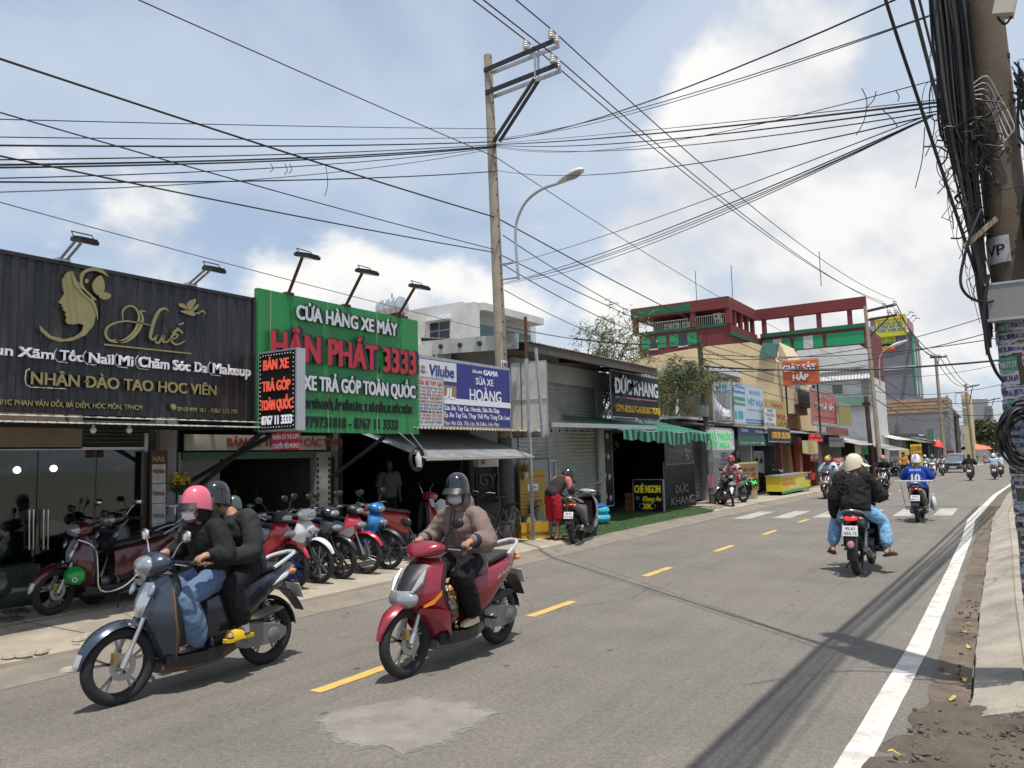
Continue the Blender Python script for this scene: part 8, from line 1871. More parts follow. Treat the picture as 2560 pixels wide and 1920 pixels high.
for k in range(95):  # tangle where the cables meet the pole
 c = V((-.13+random.gauss(0,.06),5.9+random.gauss(0,.06),random.choice((3.75,3.7,3.5,3.35,3.2))+random.gauss(0,.12))); p = [tuple(c)]
 d = V((random.gauss(0,1),random.gauss(0,.6),random.gauss(0,1))).normalized()
 for i in range(4):d = (d+V((random.gauss(0,.8),random.gauss(0,.5),random.gauss(-.1,.8)))).normalized(); c = c+d*random.uniform(.03,.10); p.append(tuple(c))
 tn.tube(smooth_pts(p,4),random.choice((.0025,.003,.004,.006)),5)
for k in range(26):  # loose loops and ends outside the mass
 side = random.choice((-1,-1,1)); c = V((-.22 if side<0 else .14,5.88+random.gauss(0,.04),random.uniform(2.7,4.4))); c.x = -.26 if c.z>3.9 and side<0 else (-.12-.12*(c.z-2.7)/1.2 if side<0 else .16); p = [tuple(c)]; l = random.uniform(.04,.13)
 p+=[(c.x+side*l*.7,c.y,c.z+random.uniform(-.05,.06)),(c.x+side*l,c.y+.01,c.z-random.uniform(.03,.2)),(c.x+side*l*random.uniform(.1,.9),c.y,c.z-random.uniform(.15,.38))]
 tn.tube(smooth_pts(p,6),random.choice((.002,.0025,.003)),5)
tn.build('tangle',cable_m,tb_)
wt_ = MB()
for k in range(5):wt_.tube(smooth_pts([(-.10,5.93,4.05-.02*k),(.0,5.93,4.10-.05*k),(.06,5.92,3.95-.09*k),(.13-.02*k,5.92,3.72-.03*k),(.10,5.93,3.66)],5),.004,5)
wt_.build('pale_wires',M('pale wire',(.50,.48,.45),.6),tb_)
rt_ = MB()
for k in range(34):rt_.tube(smooth_pts([(.17+random.gauss(0,.02),6.0+random.gauss(0,.04),4.0+random.gauss(0,.1)),(.22+random.gauss(0,.03),5.95,3.85+random.gauss(0,.08)),(.24+random.gauss(0,.03),5.95,3.5),(.2+random.gauss(0,.03),5.95,3.1+random.gauss(0,.1)),(.14,5.98,2.8)],4),random.choice((.004,.006,.009)),5)
rt_.build('rear_cables',cable_m,tb_)
cl_ = MB()
for k in range(13):
 R0 = .145+random.gauss(0,.02); c = V((.045,5.86+random.gauss(0,.03),1.68+random.gauss(0,.015))); e = random.uniform(.75,.95)
 cl_.tube([c+V((R0*e*math.cos(a)+.01*math.sin(3*a+k),.03*math.sin(a*2+k),R0*1.18*math.sin(a))) for a in [2*math.pi*i/36 for i in range(37)]],.0085,6)
tag(cl_.build('cable_coil',cable_m),'black coil of spare cable hung on the sticker-covered pole','cable coil')
cable('thick_cable','thick black cable dropping steeply past the cable mass to the sticker-covered pole',[onY(2214,0,5.2)+V((-.15,-.6,.9)),onY(2214,0,5.2),onY(2100+595/2.765,850/2.765,5.6),onY(2475,790,5.95)],.011)
cable('looping_cable','looping black cable hanging clear of the sticker-covered pole',[onY(2260+400/2.073,450+150/2.073,5.8),onY(2260+340/2.073,450+300/2.073,5.75),onY(2260+293/2.073,450+500/2.073,5.75),onY(2260+320/2.073,450+590/2.073,5.75),onY(2260+400/2.073,450+632/2.073,5.8),onY(2260+470/2.073,450+622/2.073,5.85)],.009)
cable('drop_cable','curved black drop cable running down the sticker-covered pole’s street side',[onY(2260+440/2.073,450+490/2.073,5.8),onY(2260+415/2.073,450+680/2.073,5.78),onY(2260+430/2.073,450+860/2.073,5.78),onY(2260+470/2.073,450+980/2.073,5.8),onY(2260+515/2.073,450+1045/2.073,5.87)],.010)
# runs along the right side, overhead
OV = 'cables overhead along the kerb opposite the shops'
for k in range(16):
 x = -.75+.85*random.random(); z_ = 5.0+.9*random.random(); dx = random.gauss(0,.1)
 tag(MB().tube(sag((x+dx-.2,-16,z_+.3),(x*.5-.1,5.95,z_),.35),random.choice((.006,.008,.010,.016)),6).tube(sag((x*.5-.1,5.95,z_),(x+.6,24.5,z_-.4),.3),random.choice((.006,.008,.010,.016)),6).build('overhead_cable',cable_m),'black cable in the overhead run along the kerb opposite the shops','cable',OV)
# crossing the street
XS = 'cables crossing the street to the concrete pole'; zq = lambda a,b:(2100+a/2.765,b/2.765)
for a_,b_,s_,r,lab in (((672,708),312,.10,.014,'thick twisted cable bundle crossing the street to the tall pole'),((675,735),314,.22,.011,'second strand of the crossing bundle'),((668,770),316,.34,.008,'lower slack strand of the crossing bundle'),((672,690),309,.05,.006,'thin upper strand of the crossing bundle'),((676,548),318,.5,.006,'thin crossing cable dipping under the bundle'),((640,100),300,.25,.008,'upper crossing cable to the bundle’s top'),((612,115),302,.30,.007,'second upper crossing cable'),((398,-10),304,.35,.012,'twisted crossing cable leaving near the terminal box'),((664,790),368,.45,.009,'separate lower crossing cable under the bundle')):
 cable('crossing_cable',lab,sag(onY(*zq(*a_),5.95),Lp(b_),s_*.55),r*.62,None,XS,6,1)
for k,(yy,s_) in enumerate(((800,.30),(806,.38),(812,.42),(820,.36),(800,.2))):
 e = onY(*zs(((345,1545),(480,1515),(480,1530),(345,1552),(345,1450))[k][0],(1545,1515,1530,1552,1450)[k]),12.3); s_*=.4
 cable('lower_crossing_cable',('first','second','third','fourth','uppermost')[k]+' thin cable of the lower fan crossing to the pole by the lamp',sag(onY(*zq(640-10*k,yy),5.95),e,s_),.0045 if k else .006,None,'lower fan of crossing cables',5,1)
fr_ = MB()
for (a,b) in (((185,740),(150,610)),((185,740),(110,935)),((185,740),(250,630)),((585,880),(520,1300)),((655,830),(590,1080)),((400,700),(385,625)),((290,755),(400,880))):
 p,q = onY(*zq(*a),6.2),onY(*zq(*b),6.2); fr_.tube(smooth_pts([tuple(p),tuple(p.lerp(q,.5)+V((.015,0,-.01))),tuple(q)],4),.0035,5)
tag(fr_.build('stray_wires',cable_m),'stray cut wires sticking out of the crossing cables near the sticker-covered pole','cable ends')
# second pole and the poles further off
P2 = cpole('leaning dark pole wrapped in cables between the gym and the pharmacy',(-8.02,23.45,gz(23.4)+.1),(-8.21,23.45,5.33),.105,.075,pole_d,False)
q2 = lambda a,b,y=23.4:onY(*z6(a,b),y)
m = MB(); random.seed(40)
for k in range(40):
 c = V((-8.13,23.36,random.uniform(2.6,5.2))); p = [tuple(c)]
 for i in range(3):c = c+V((random.gauss(0,.13),random.gauss(0,.05),random.gauss(-.05,.14))); p.append(tuple(c))
 m.tube(smooth_pts(p,3),.007,4)
m.build('cable_tangle',cable_m,P2); box('meter_box',M('grey meter',(.25,.25,.24),.6),P2,-8.22,-7.98,23.2,23.34,2.75,3.1)
PP = M('pole posters',(.20,.20,.21),.8,var=.6,vs=18); mb = MB().tube([(-8.02,23.45,.35),(-8.07,23.45,2.05)],[.112,.108],16,False); mb.build('poster_wrap',PP,P2); box('pink_notice',mc((.50,.22,.30)),P2,-8.12,-7.92,23.32,23.335,.55,.95)
MB().tube([(-8.20,12.3,.45),(-8.245,12.3,2.0)],[.139,.134],20,False).build('poster_wrap',M('pole posters dark',(.09,.09,.10),.85,var=.7,vs=22),LP)
far = [((570,585),(635,1285),-6.5,'concrete pole with short top crossarm past the pagoda house'),((655,870),(706,1290),-6.7,'leaning lamp pole with box beside the red upright sign')]
for t_,b_,X,lab in far:
 b = onX(*z8(*b_),X); y = b.y*.93; p = onY(*z8(*t_),y); x = X*.93; t = thing('utility_pole',lab,'utility pole',(x,y,gz(y))); MB().tube([(x,y,gz(y)),(p.x,y,p.z)],[.19,.13],12).build('pole',pole_c,t)
 if t_[0]==570:
  a,c = onY(*z8(528,585),y),onY(*z8(655,578),y); MB().bar(a,c,.12,.16).bar((p.x,y,p.z-1),onY(*z8(600,580),y),.08).build('crossarm',dsteel,t,0)
  for px in (535,560,600,650):MB().lathe([(.1,0),(.14,.1),(.08,.3)],10,onY(*z8(px,578),y),cap=True).build('insulator',porc,t)
  PCt = p
 else :MB().bx(p.x-.35,p.x+.3,y-.3,y,p.z-1.2,p.z-.6).build('switch_box',M('white box far',(.6,.6,.6),.5),t,0)
for (px,py,y,arm,lab) in ((795,785,118,True,'distant pole with side crossarm and white lamp'),(955,890,158,True,'farthest pole with side crossarm near the tree')):
 p = onY(*z8(px,py),y); t = thing('utility_pole',lab,'utility pole',(p.x,y,gz(y))); MB().tube([(p.x+.3,y,gz(y)),(p.x,y,p.z)],[.22,.15],10).build('pole',pole_c,t); w = (onY(*z8(px+105,py+(5 if px<900 else 0)),y)-p)
 MB().bar(p+V((0,0,-.5)),p+w,.12,.16).bar(p+V((.1,0,-3.2)),p+w*.55,.1).build('crossarm',dsteel,t,0); l = onY(*z8(px-25,py+62 if px<900 else py+8),y); MB().tube(smooth_pts([(p.x,y,l.z-2.2),(p.x-1.2,y,l.z-1.6),(p.x-1.2,y,l.z-.2),(l.x,y,l.z)],4),.07,6).ell(l,(.8,.25,.16),None,10,6).build('lamp_arm',M('far lamp',(.6,.6,.6),.5),t)
sw = thing('wooden_pole','short dark wooden pole leaning by the crossarm pole','pole',(-7.7,52,gz(52))); MB().tube([(-7.55,51.8,gz(52)),(-7.68,51.8,4.88)],[.16,.13],10).build('pole',rust,sw); MB().bx(-7.9,-7.45,51.6,51.7,4.3,4.5).build('cleat',dsteel,sw,0)
# cables out along the far street
FS = 'cables strung along the far street'; random.seed(50)
top = [insB[0],insB[1],insB[2]]; cc = [onY(*z8(px,575),PCt.y) for px in (560,600,650)]
for k in range(3):cable('far_conductor',('upper','middle','lower')[k]+' conductor from the crossarm pole to the next pole',sag(top[k],cc[k],.9),.03,None,FS,5,1)
e2 = [onY(*z8(px,py),118) for px,py in ((810,790),(860,795),(895,790))]
for k in range(3):cable('far_conductor',('inner','middle','outer')[k]+' conductor between the two distant poles',sag(cc[k],e2[k],1.2),.035,None,FS,5,1)
for k,(z_a,z_b,r) in enumerate(((4.35,3.95,.03),(4.75,4.6,.014),(4.2,4.9,.014),(4.6,5.4,.012))):
 cable('street_crossing_cable',('thick black','thin upper','rising','highest thin')[k]+' cable crossing the street from the second pole',sag((-8.2,23.4,z_a),(.35,24.6,z_b),.22+.1*k),r,None,'cables crossing from the second pole',6,1)
FL = ['short cable from the second pole up over the shuttered roof','slack cable from the second pole towards the gym roof','topmost cable between the second pole and the crossarm pole','second cable from the top between the second and crossarm poles','thickest cable between the second and crossarm poles','lowest cable between the second and crossarm poles','upper cable running on past the white balcony house','middle cable running on past the white balcony house','lower cable running on past the white balcony house','thin cable crossing from the crossarm pole to the far kerb','lower thin cable crossing from the crossarm pole to the far kerb','far upper cable crossing before the parasol','far lower cable crossing before the parasol','short low cable near the leaning lamp pole','upper cable sagging to the distant side-arm pole','lower cable sagging to the distant side-arm pole','middle cable from the tall lamp pole to the second pole','lowest cable from the tall lamp pole to the second pole','highest cable from the tall lamp pole to the second pole']
for k,(p,q,s_,r) in enumerate(((q2(640,460),(-9.2,17,4.6),.12,.014),(q2(720,470),(-8.6,13,4.3),.2,.010),((-8.15,23.4,5.1),(-7,49.4,6.6),.5,.012),((-8.15,23.4,4.9),(-6.95,49.4,5.6),.6,.012),((-8.15,23.4,4.6),(-6.95,49.4,4.9),.5,.016),((-8.15,23.4,4.2),(-6.9,49.4,4.2),.5,.012),((-6.9,49.5,6.3),(-6.2,85.4,6.4),.8,.025),((-6.9,49.5,5.5),(-6.2,85.4,5.3),.8,.03),((-6.9,49.5,4.6),(-6.2,85.4,4.4),.7,.03),((-6.9,49.5,5.9),(1.6,45,6.2),.5,.012),((-6.9,49.5,5.0),(1.6,45,5.2),.6,.014),((-6.3,85.5,6.0),(3,80,6.4),.6,.03),((-6.3,85.5,5.0),(3,80,5.0),.6,.03),((-6.3,85.5,4.2),(-6.3,101,3.9),.4,.03),((-6.2,86,6.6),(-5.4,118,6.6),.9,.035),((-6.2,86,5.4),(-5.4,118,5.2),.9,.035),((-8.2,12.35,5.4),(-8.15,23.4,4.9),.3,.010),((-8.2,12.35,4.9),(-8.15,23.4,4.6),.35,.008),((-8.2,12.35,6.0),(-8.15,23.4,5.2),.25,.010))):
 cable('far_cable',FL[k],sag(p,q,s_),r,None,'cables between the shop-side poles',5,1)
# ================================================================ parked and passing bikes, the people with them
def pm(m,*extra):d = {k:m for k in ('front_shield','body_panel','front_mudguard','handlebar_cowl','lower_wing','side_panel','side_wing')}; d.update(dict(extra)); return d
maroon = paint('maroon paint',(.075,.010,.012)); whitep = paint('white paint',(.60,.61,.62),0); cyanp = paint('bright blue paint',(.015,.17,.42)); blackp = paint('black paint',(.012,.013,.018)); redq = paint('bright red paint',(.42,.015,.03)); greyp = paint('grey paint',(.16,.165,.17),.3); silverp = paint('silver paint',(.45,.45,.44),.3)
ma = bike_root('scooter','maroon scooter with chrome guard bars parked before the salon glass',-8.55,4.80,-92,PARK,.1,.89)
BM = scooter(ma,dict(body=maroon,side=maroon,airbox=M('grey airbox',(.13,.12,.11),.5),engine=M('pale engine cover',(.40,.39,.36),.5)),'round',steer=14,parked=True)
for s in (-1,1):BM.part('guard_bar',MB().tube(smooth_pts([(.46,s*.16,.86),(.36,s*.25,.80),(.30,s*.27,.70),(.27,s*.25,.52),(.22,s*.23,.24),(-.05,s*.23,.24),(-.30,s*.22,.42),(-.62,s*.20,.66),(-.90,s*.16,.84)],4),.011,8),chrome)
t = thing('green_helmet','bright green helmet hung on the maroon scooter’s hook','helmet',tuple(onX(*z2(470,1105),-8.45))); hp = V(t.location); MB().ell(hp,(.115,.105,.10),rotY(.5),20,12,-.45,1).build('helmet_shell',M('bright green',(.01,.30,.05),.25,coat=.6),t); MB().torus(hp+V((.098,-.05,-.03)),.022,.005,(1,-.4,-.2),18,6).build('ring_mark',white_l,t); MB().tube([hp+V((0,0,.09)),hp+V((0,.02,.16))],.006,5).build('strap',blk_m,t)
dup(r1,-9.02,5.35,.1,-70,'black scooter parked against the salon glass behind the maroon one',pm(blackp,('chrome_garnish',blk),('headlight',lens)),PARK)
def PK(x,y,a):c,s = math.cos(R_(a)),math.sin(R_(a)); return x-.583*c,y-.583*s
x,y = PK(-7.5,6.47,14); ub = bike_root('motorbike','red motorbike with blue rims first in the parked row',x,y,14,PARK,.1)
underbone(ub,dict(body=redq,cowl=blk,wheel=M('blue rim',(.03,.04,.32),.4,.3),wstyle='blade',n=9,fork=blk),steer=-16,lean=-5)
x,y = PK(-7.52,6.88,15); u2 = dup(ub,x,y,.1,16,'white motorbike second in the parked row',pm(whitep,('headlight_cowl',whitep),('rim',alu)),PARK)
x,y = PK(-7.52,7.30,16); dup(ub,x,y,.1,14,'black motorbike with dark rims in the middle of the parked row',pm(blackp,('headlight_cowl',blackp),('rim',blk)),PARK)
x,y = PK(-7.53,7.75,16); us = bike_root('motorbike','red motorbike with wire spokes fourth in the parked row',x,y,16,PARK,.1)
underbone(us,dict(body=redq,cowl=blk,wing=silverp,fork=alu),steer=-10,spoked=True,lean=-5)
x,y = PK(-7.53,8.19,17); dup(ub,x,y,.1,18,'bright blue motorbike last in the parked row',pm(cyanp,('headlight_cowl',cyanp),('rim',blk),('front_mudguard',blk)),PARK)
q = onX(1023,1335,-8.35); rv = dup(r1,-8.35,q.y,.1,62,'old red scooter with a brown seat and a covered handlebar under the awning',pm(paint('tomato red',(.36,.018,.02)),('seat',M('brown vinyl',(.10,.06,.045),.6)),('chrome_garnish',redq),('mirror_shell',blk)),PARK)
cp = onX(*z4(1260,420),-8.05); cl_ = MB().grid(lambda a,b:cp+V((.02*math.sin(a*9)+.06*b,-.22+.42*a,.12-.34*b*(.35+.65*a)-.05*math.sin(a*3)+.03*math.sin(a*11))),16,10); tag(cl_.build('lace_cloth',M('grey lace cloth',(.42,.41,.42),.9,var=.2),None,70),'grey lace-edged cloth draped over the old red scooter’s handlebar','cloth')
# bicycle
bc = thing('bicycle','old black bicycle with chrome mudguard parked by the concrete pole','bicycle',(-8.1,11.52,.1),R_(-97)); bc.scale = (VS,)*3; BB = Bike(bc,-12,(.42,0,.75),20,-6)
for nm,x,f in (('rear_wheel',-.53,False),('front_wheel',.53,True)):
 c = V((x,0,.335)); w_ = BB.part(nm,MB().torus(c,.318,.017,(0,1,0),44,8),rubber,f); rm = MB().torus(c,.300,.007,(0,1,0),40,6,.012).lathe([(0,-.04),(.022,-.04),(.022,.04),(0,.04)],12,c,(0,1,0))
 for k in range(30):a = k*2*math.pi/30; b = a+(.35 if k%2 else -.35); rm.tube([c+V((.02*math.cos(b),.03*(-1)**(k//2),.02*math.sin(b))),c+V((.30*math.cos(a),0,.30*math.sin(a)))],.0013,4,False)
 BB.part('rim',rm,chrome,f,w_); BB.part('mudguard',guard(x,.335,.345,.028,40 if f else 60,150 if f else 190,tip=.9,drop=.01),chrome,f)
BB.part('frame',MB().tube([(.40,0,.80),(.36,0,.52),(-.08,0,.30)],.016,8).tube([(-.08,0,.30),(-.20,0,.82)],.014,8).tube([(.39,0,.74),(-.15,0,.42)],.012,8).tube([(-.08,.03,.30),(-.53,.05,.335)],.009,6).tube([(-.08,-.03,.30),(-.53,-.05,.335)],.009,6).tube([(-.19,.03,.76),(-.53,.05,.335)],.008,6).tube([(-.19,-.03,.76),(-.53,-.05,.335)],.008,6),blackp)
BB.part('front_fork',MB().tube([(.38,.05,.70),(.53,.05,.335)],.009,6).tube([(.38,-.05,.70),(.53,-.05,.335)],.009,6).tube([(.38,-.05,.70),(.38,.05,.70)],.011,6),blackp,True); BB.part('handlebar',MB().tube(smooth_pts([(.20,.27,.98),(.36,.24,1.0),(.40,.08,.93),(.40,-.08,.93),(.36,-.24,1.0),(.20,-.27,.98)],4),.011,8),chrome,True)
BB.part('saddle',body_rings([(-.32,.10,.84,.90),(-.20,.09,.84,.90),(-.06,.03,.85,.89)]),seat_m); BB.part('rear_rack',MB().bx(-.75,-.30,-.06,.06,.70,.715).tube([(-.6,.06,.70),(-.53,.06,.335)],.006,5).tube([(-.6,-.06,.70),(-.53,-.06,.335)],.006,5),dsteel); BB.part('crank',MB().torus((-.08,.05,.30),.09,.006,(0,1,0),24,6).bar((-.08,.07,.30),(.05,.08,.20),.015).bx(.02,.10,.08,.16,.19,.205),chrome); BB.part('kick_stand',MB().tube([(-.53,.06,.33),(-.50,.18,.005)],.008,6),dsteel)
IN_ = 'motorbikes kept inside the shops'
for x,y,a,m_,l in ((-10.6,6.95,10,greyp,'grey motorbike in the gloom of the motorcycle shop'),(-10.7,7.45,14,redq,'red motorbike in the gloom of the motorcycle shop'),(-10.8,7.95,8,whitep,'white motorbike in the gloom of the motorcycle shop'),(-11.2,10.2,30,blackp,'black motorbike deep inside the repair shop')):dup(us,x,y,.112,a,l,pm(m_,('front_shield',m_)),IN_)
ty_ = M('dull tyre',(.03,.03,.03),.85)
for k in range(5):
 t = thing('spare_tyre','spare tyre stacked inside the repair shop doorway','tyre',(-9.7,11.95,.14+.085*k),0,'stacked tyres in the repair shop'); MB().torus((-9.7+.01*k,11.95,.155+.085*k),.22,.04,(0,0,1),28,8).build('tyre',ty_,t)
# man at the open scooter
gs_ = bike_root('scooter','grey and white scooter with its seat raised at the kerb by the turf',-6.95,12.95,101,PARK,.05,.9)
scooter(gs_,dict(body=silverp,side=M('brown grey side',(.10,.09,.085),.4,coat=.5),inner=blk),'sport',steer=-8,parked=True,seat_open=True,plate_text=('59-V1','157.26'))
mt = thing('person','man in dark shirt with pink sleeves and red shorts bending over the grey scooter','person',(-7.24,12.42,.09),R_(72)); mt.scale = (.9,)*3
J = dict(hip=V((-.08,0,.90)),chest=V((.12,0,1.14)),neck=V((.27,0,1.27)),head=V((.385,0,1.30)),pitch=.75,yaw=-.2)
for q,s in (('L',1),('R',-1)):J['sh'+q] = V((.22,s*.18,1.20)); J['el'+q] = V((.27,s*.20-.05,.95)); J['wr'+q] = V((.40,s*.12-.12,.82)); J['hd'+q] = V((.8,-.2,-.5)); J['hp'+q] = V((-.06,s*.09,.88)); J['kn'+q] = V((-.02,s*.11,.47)); J['an'+q] = V((-.06,s*.11,.085)); J['to'+q] = V((.09,s*.13,.03))
o,_,_ = person(mt,J,dict(top=cloth('dark brown shirt',(.035,.028,.028)),pants=cloth('red shorts',(.42,.015,.03)),leg=.5,sleeve=.5,shoes='flip',shoe_m=blk_s,helmet=blackh,skin=skin_d,topname='shirt',collar=cloth('red collar',(.40,.05,.04))),.012,True)
slv = MB()
for q in 'LR':limb(slv,[J['sh'+q].lerp(J['el'+q],-.05),J['sh'+q].lerp(J['el'+q],.62)],[.083,.082],12)
slv.build('sleeves',cloth('pink sleeves',(.50,.17,.18)),o,world=False)
# 95 and its two riders
k1 = bike_root('motorbike','black motorbike with a lit tail light ridden away by two people',-1.86,11.50,90,TRAF)
B95 = underbone(k1,dict(body=blackp,tail=M('lit tail light',(.9,.03,.03),.3,emit=.8)),plate_text=('95-X1','025.15'),big=True)
ptc = M('blue patterned trousers',(.20,.40,.58),.85,var=0)
def pattern(m,c1,c2,sc_=16):
 nt = m.node_tree; N = nt.nodes; L = nt.links; tc = N.new('ShaderNodeTexCoord'); v = N.new('ShaderNodeTexWave'); v.inputs['Scale'].default_value = sc_; v.inputs['Distortion'].default_value = 9; v.inputs['Detail Scale'].default_value = 2.5; L.new(tc.outputs['Object'],v.inputs['Vector'])
 r = N.new('ShaderNodeMapRange'); r.inputs[1].default_value = .4; r.inputs[2].default_value = .6; L.new(v.outputs['Fac'],r.inputs[0]); x = N.new('ShaderNodeMix'); x.data_type = 'RGBA'; L.new(r.outputs[0],x.inputs[0]); x.inputs[6].default_value = (*c1,1); x.inputs[7].default_value = (*c2,1); L.new(x.outputs[2],N['Principled BSDF'].inputs['Base Color'])
pattern(ptc,(.28,.52,.70),(.10,.27,.48))
J = rider_J(dx=.16,lean=.12,hdz=0);
for q,s in (('L',1),('R',-1)):J['an'+q] = V((-.02,s*.20,.36)); J['to'+q] = V((.14,s*.24,.30)); J['kn'+q] = V((.26,s*.22,.66))
rider(k1,'bare-forearmed rider in black T-shirt steering the black two-up motorbike',J,dict(top=blackc,sleeve=.5,pants=blk_t,shoes='flip',shoe_m=blk_s,helmet=blackh,skin=skin,topname='shirt'),False,.013)
J = rider_J(dx=-.26,dz=.075,lean=.05,arms='down',pillion=True,legs_out=.07,hdz=-.005); J['yaw'] = -1.25
for q,s in (('L',1),('R',-1)):J['kn'+q]+=V((-.06,0,-.08)); J['an'+q] = V((-.34,s*.36,.335)); J['to'+q] = V((-.20,s*.42,.265))
for q,s in (('R',-1),):J['el'+q] = J['sh'+q]+V((.20,s*.07,-.22)); J['wr'+q] = J['el'+q]+V((.22,.06,.02)); J['hd'+q] = V((1,.2,0))
rider(k1,'person in loose black jacket, cream cap helmet and blue patterned trousers riding pillion',J,dict(top=blackc,pants=ptc,leg=1.,flare=1.6,hem=-.26,shoes='flip',shoe_m=blk_s,helmet=creamh,hkind='cap',peak=.10,tease=.04,twr=.016,hair='short',tail=-.05),True,.012)
# number 10
k2 = bike_root('scooter','dark scooter with a white side frame ridden away by the man in the blue shirt',-1.97,19.75,91,TRAF,gz(19.7))
dk = paint('dark brown paint',(.022,.018,.018)); scooter(k2,dict(body=dk),'sport',plate_text=('59-D1','845.51'))
bq_ = cloth('blue football shirt',(.012,.05,.30)); J = rider_J(dx=-.06,lean=.04)
tt,o10,_,_ = rider(k2,'man in blue number 10 football shirt and white helmet with purple stripe',J,dict(top=bq_,pants=blk_t,leg=.8,sleeve=.75,shoes='flip',shoe_m=blk_s,helmet=whiteh,topname='shirt',fat=1.12,tease=.03),False,.012)
h = V(J['hip']); mb = MB(); P = lambda s,z_,w,hh:text_mb(mb,s,(h.x+.0-.195,0,z_),(0,-1,0),(.16,0,1),(-1,0,.1),w,hh,.03,.10)
P('10',h.z+.20,.17,.20); P('DUY DUY',h.z+.385,.25,.045); mb.build('shirt_number',M('white print',(.62,.64,.68),.6),o10,0,world=False)
hc = V(J['head']); st = MB()
for i in range(13):a = math.pi*(.12+.76*i/12); st.v+=[V((hc.x-.012-.136*math.cos(a),.022,hc.z+.022+.162*math.sin(a))),V((hc.x-.012-.136*math.cos(a),-.022,hc.z+.022+.162*math.sin(a)))]
st.f = [(2*i,2*i+1,2*i+3,2*i+2) for i in range(12)]; st.build('helmet_stripe',M('purple stripe',(.22,.13,.42),.4),o10,60,world=False)
cr = thing('tubular_carrier','white tubular carrier frame strapped behind the man in the blue shirt','carrier',k2.location,k2.rotation_euler.z); cr.scale = (VS,)*3; mb = MB()
for s in (-1,1):mb.tube([(-.55,s*.32,.96),(-.60,s*.24,.30)],.014,6).tube([(-.75,s*.30,.96),(-.55,s*.24,.30)],.012,6)
mb.tube([(-.75,.42,.96),(-.75,-.36,.97)],.018,6).tube([(-.55,.34,.96),(-.55,-.34,.96)],.014,6).tube([(-.60,.24,.30),(-.60,-.24,.30)],.012,6); mb.build('frame',M('white tube',(.55,.57,.56),.4),cr,world=False)
wb_ = thing('carrier_bag','white plastic bag hung at the side of the carrier frame','bag',k2.location,k2.rotation_euler.z); wb_.scale = (VS,)*3; lump((-.05,-.31,.40),(.13,.07,.19),4,.25).build('bag_body',M('white film',(.6,.62,.63),.4),wb_,80,world=False); MB().torus((-.06,-.31,.60),.05,.008,(0,1,0),16,6).build('bag_handle',white_l,wb_,world=False)
# base figures for the riders further off, then their copies
p = onG(*z7(455,1100)); k3 = dup(r2,p.x,p.y+.6,gz(p.y),-90,'dark red scooter with silver front ridden by the man in the yellow helmet',pm(maroon),TRAF)
J = rider_J(lean=.05); J['kn'+'L']+=V((0,.05,0)); J['kn'+'R']+=V((0,-.05,0))
pj = rider(k3,'man in light blue shirt and orange-yellow helmet on the dark red scooter',J,dict(top=cloth('light blue shirt',(.34,.46,.55)),pants=darkg,sleeve=.6,shoes='flip',shoe_m=blk_s,helmet=M('orange helmet',(.70,.33,.01),.3,coat=.5),skin=skin_d,topname='shirt',peak=.04),False,.016)[0]
J2 = rider_J(dx=-.28,dz=.05,arms='lap',pillion=True)
pp2 = rider(k3,'grey-helmeted passenger in white shirt behind the man in the yellow helmet',J2,dict(top=whitec,pants=darkg,sleeve=.6,shoes='flip',shoe_m=blk_s,helmet=M('grey helmet',(.10,.09,.10),.3,coat=.4),topname='shirt'),False,.016)[0]
def crew(px,py,Z,head,lab_b,lab_p,paint_m,top,pants=darkg,hel=blackh,src=None,dx=0,base=None):
 p = onG(*Z(px,py)); off = .6 if head<0 else .6
 b = dup(src or r2,p.x+dx,p.y+off,gz(p.y),head,lab_b,pm(paint_m),TRAF)
 return b,dup(base or pj,p.x+dx,p.y+off,gz(p.y),head,lab_p,dict(shirt=top,trousers=pants,helmet=hel))
crew(590,1040,z7,-90,'grey scooter half hidden behind the cream cap helmet','rider in white shirt and black-and-white helmet behind the cream cap helmet',greyp,whitec,hel=blackh)
b_,m_ = crew(850,1050,z7,-90,'black sharp-nosed scooter ridden by the person in a blue mask','rider in black with pink helmet and blue mask on the black scooter',blackp,blackc,blk_t,M('salmon helmet',(.60,.20,.18),.3))
r_ = Matrix.Identity(3); hc = V(J['head']); mask(m_.children[0],r_,lambda x,y,z:hc+V((x,y,z)),maskb)
crew(240,1340,z12,-91,'pale scooter outermost of the three oncoming, by the pavement','white-helmeted rider in white shirt on the pavement side of the three abreast',silverp,whitec,hel=whiteh)
crew(375,1415,z12,-90,'white-fronted scooter in the middle of the three oncoming','green-helmeted rider in pale shirt in the middle of three abreast',whitep,cloth('pale lilac shirt',(.52,.47,.52)),hel=M('green helmet 2',(.05,.20,.12),.3))
crew(545,1370,z12,-89,'black scooter nearest of the three to the grey car','dark-helmeted rider in pinkish white shirt beside the grey car',blackp,cloth('pinkish shirt',(.58,.50,.53)))
p = onG(*z12(1050,1455)); k4 = dup(k2,p.x,p.y+.6,gz(p.y),90,'dark scooter with white plate ridden away by the hooded rider',None,TRAF)
rider(k4,'rider in all black with the hood up riding away before the grey car',rider_J(),dict(top=blackc,pants=blk_t,shoe_m=white_s,hood='up',tease=.04),False,.018)
def away(px,py,Z,lab_b,lab_p,top,hel):p = onG(*Z(px,py)); dup(k2,p.x,p.y+.6,gz(p.y),90,lab_b,None,TRAF); return dup(tt,p.x,p.y+.6,gz(p.y),90,lab_p,dict(shirt=top,helmet=hel,shirt_number=top,helmet_stripe=hel))
away(1495,1435,z12,'dark scooter of the rider in the light blue shirt beside the pole','rider in light blue shirt and white helmet riding away near the coil of cable',cloth('sky shirt',(.33,.42,.52)),whiteh)
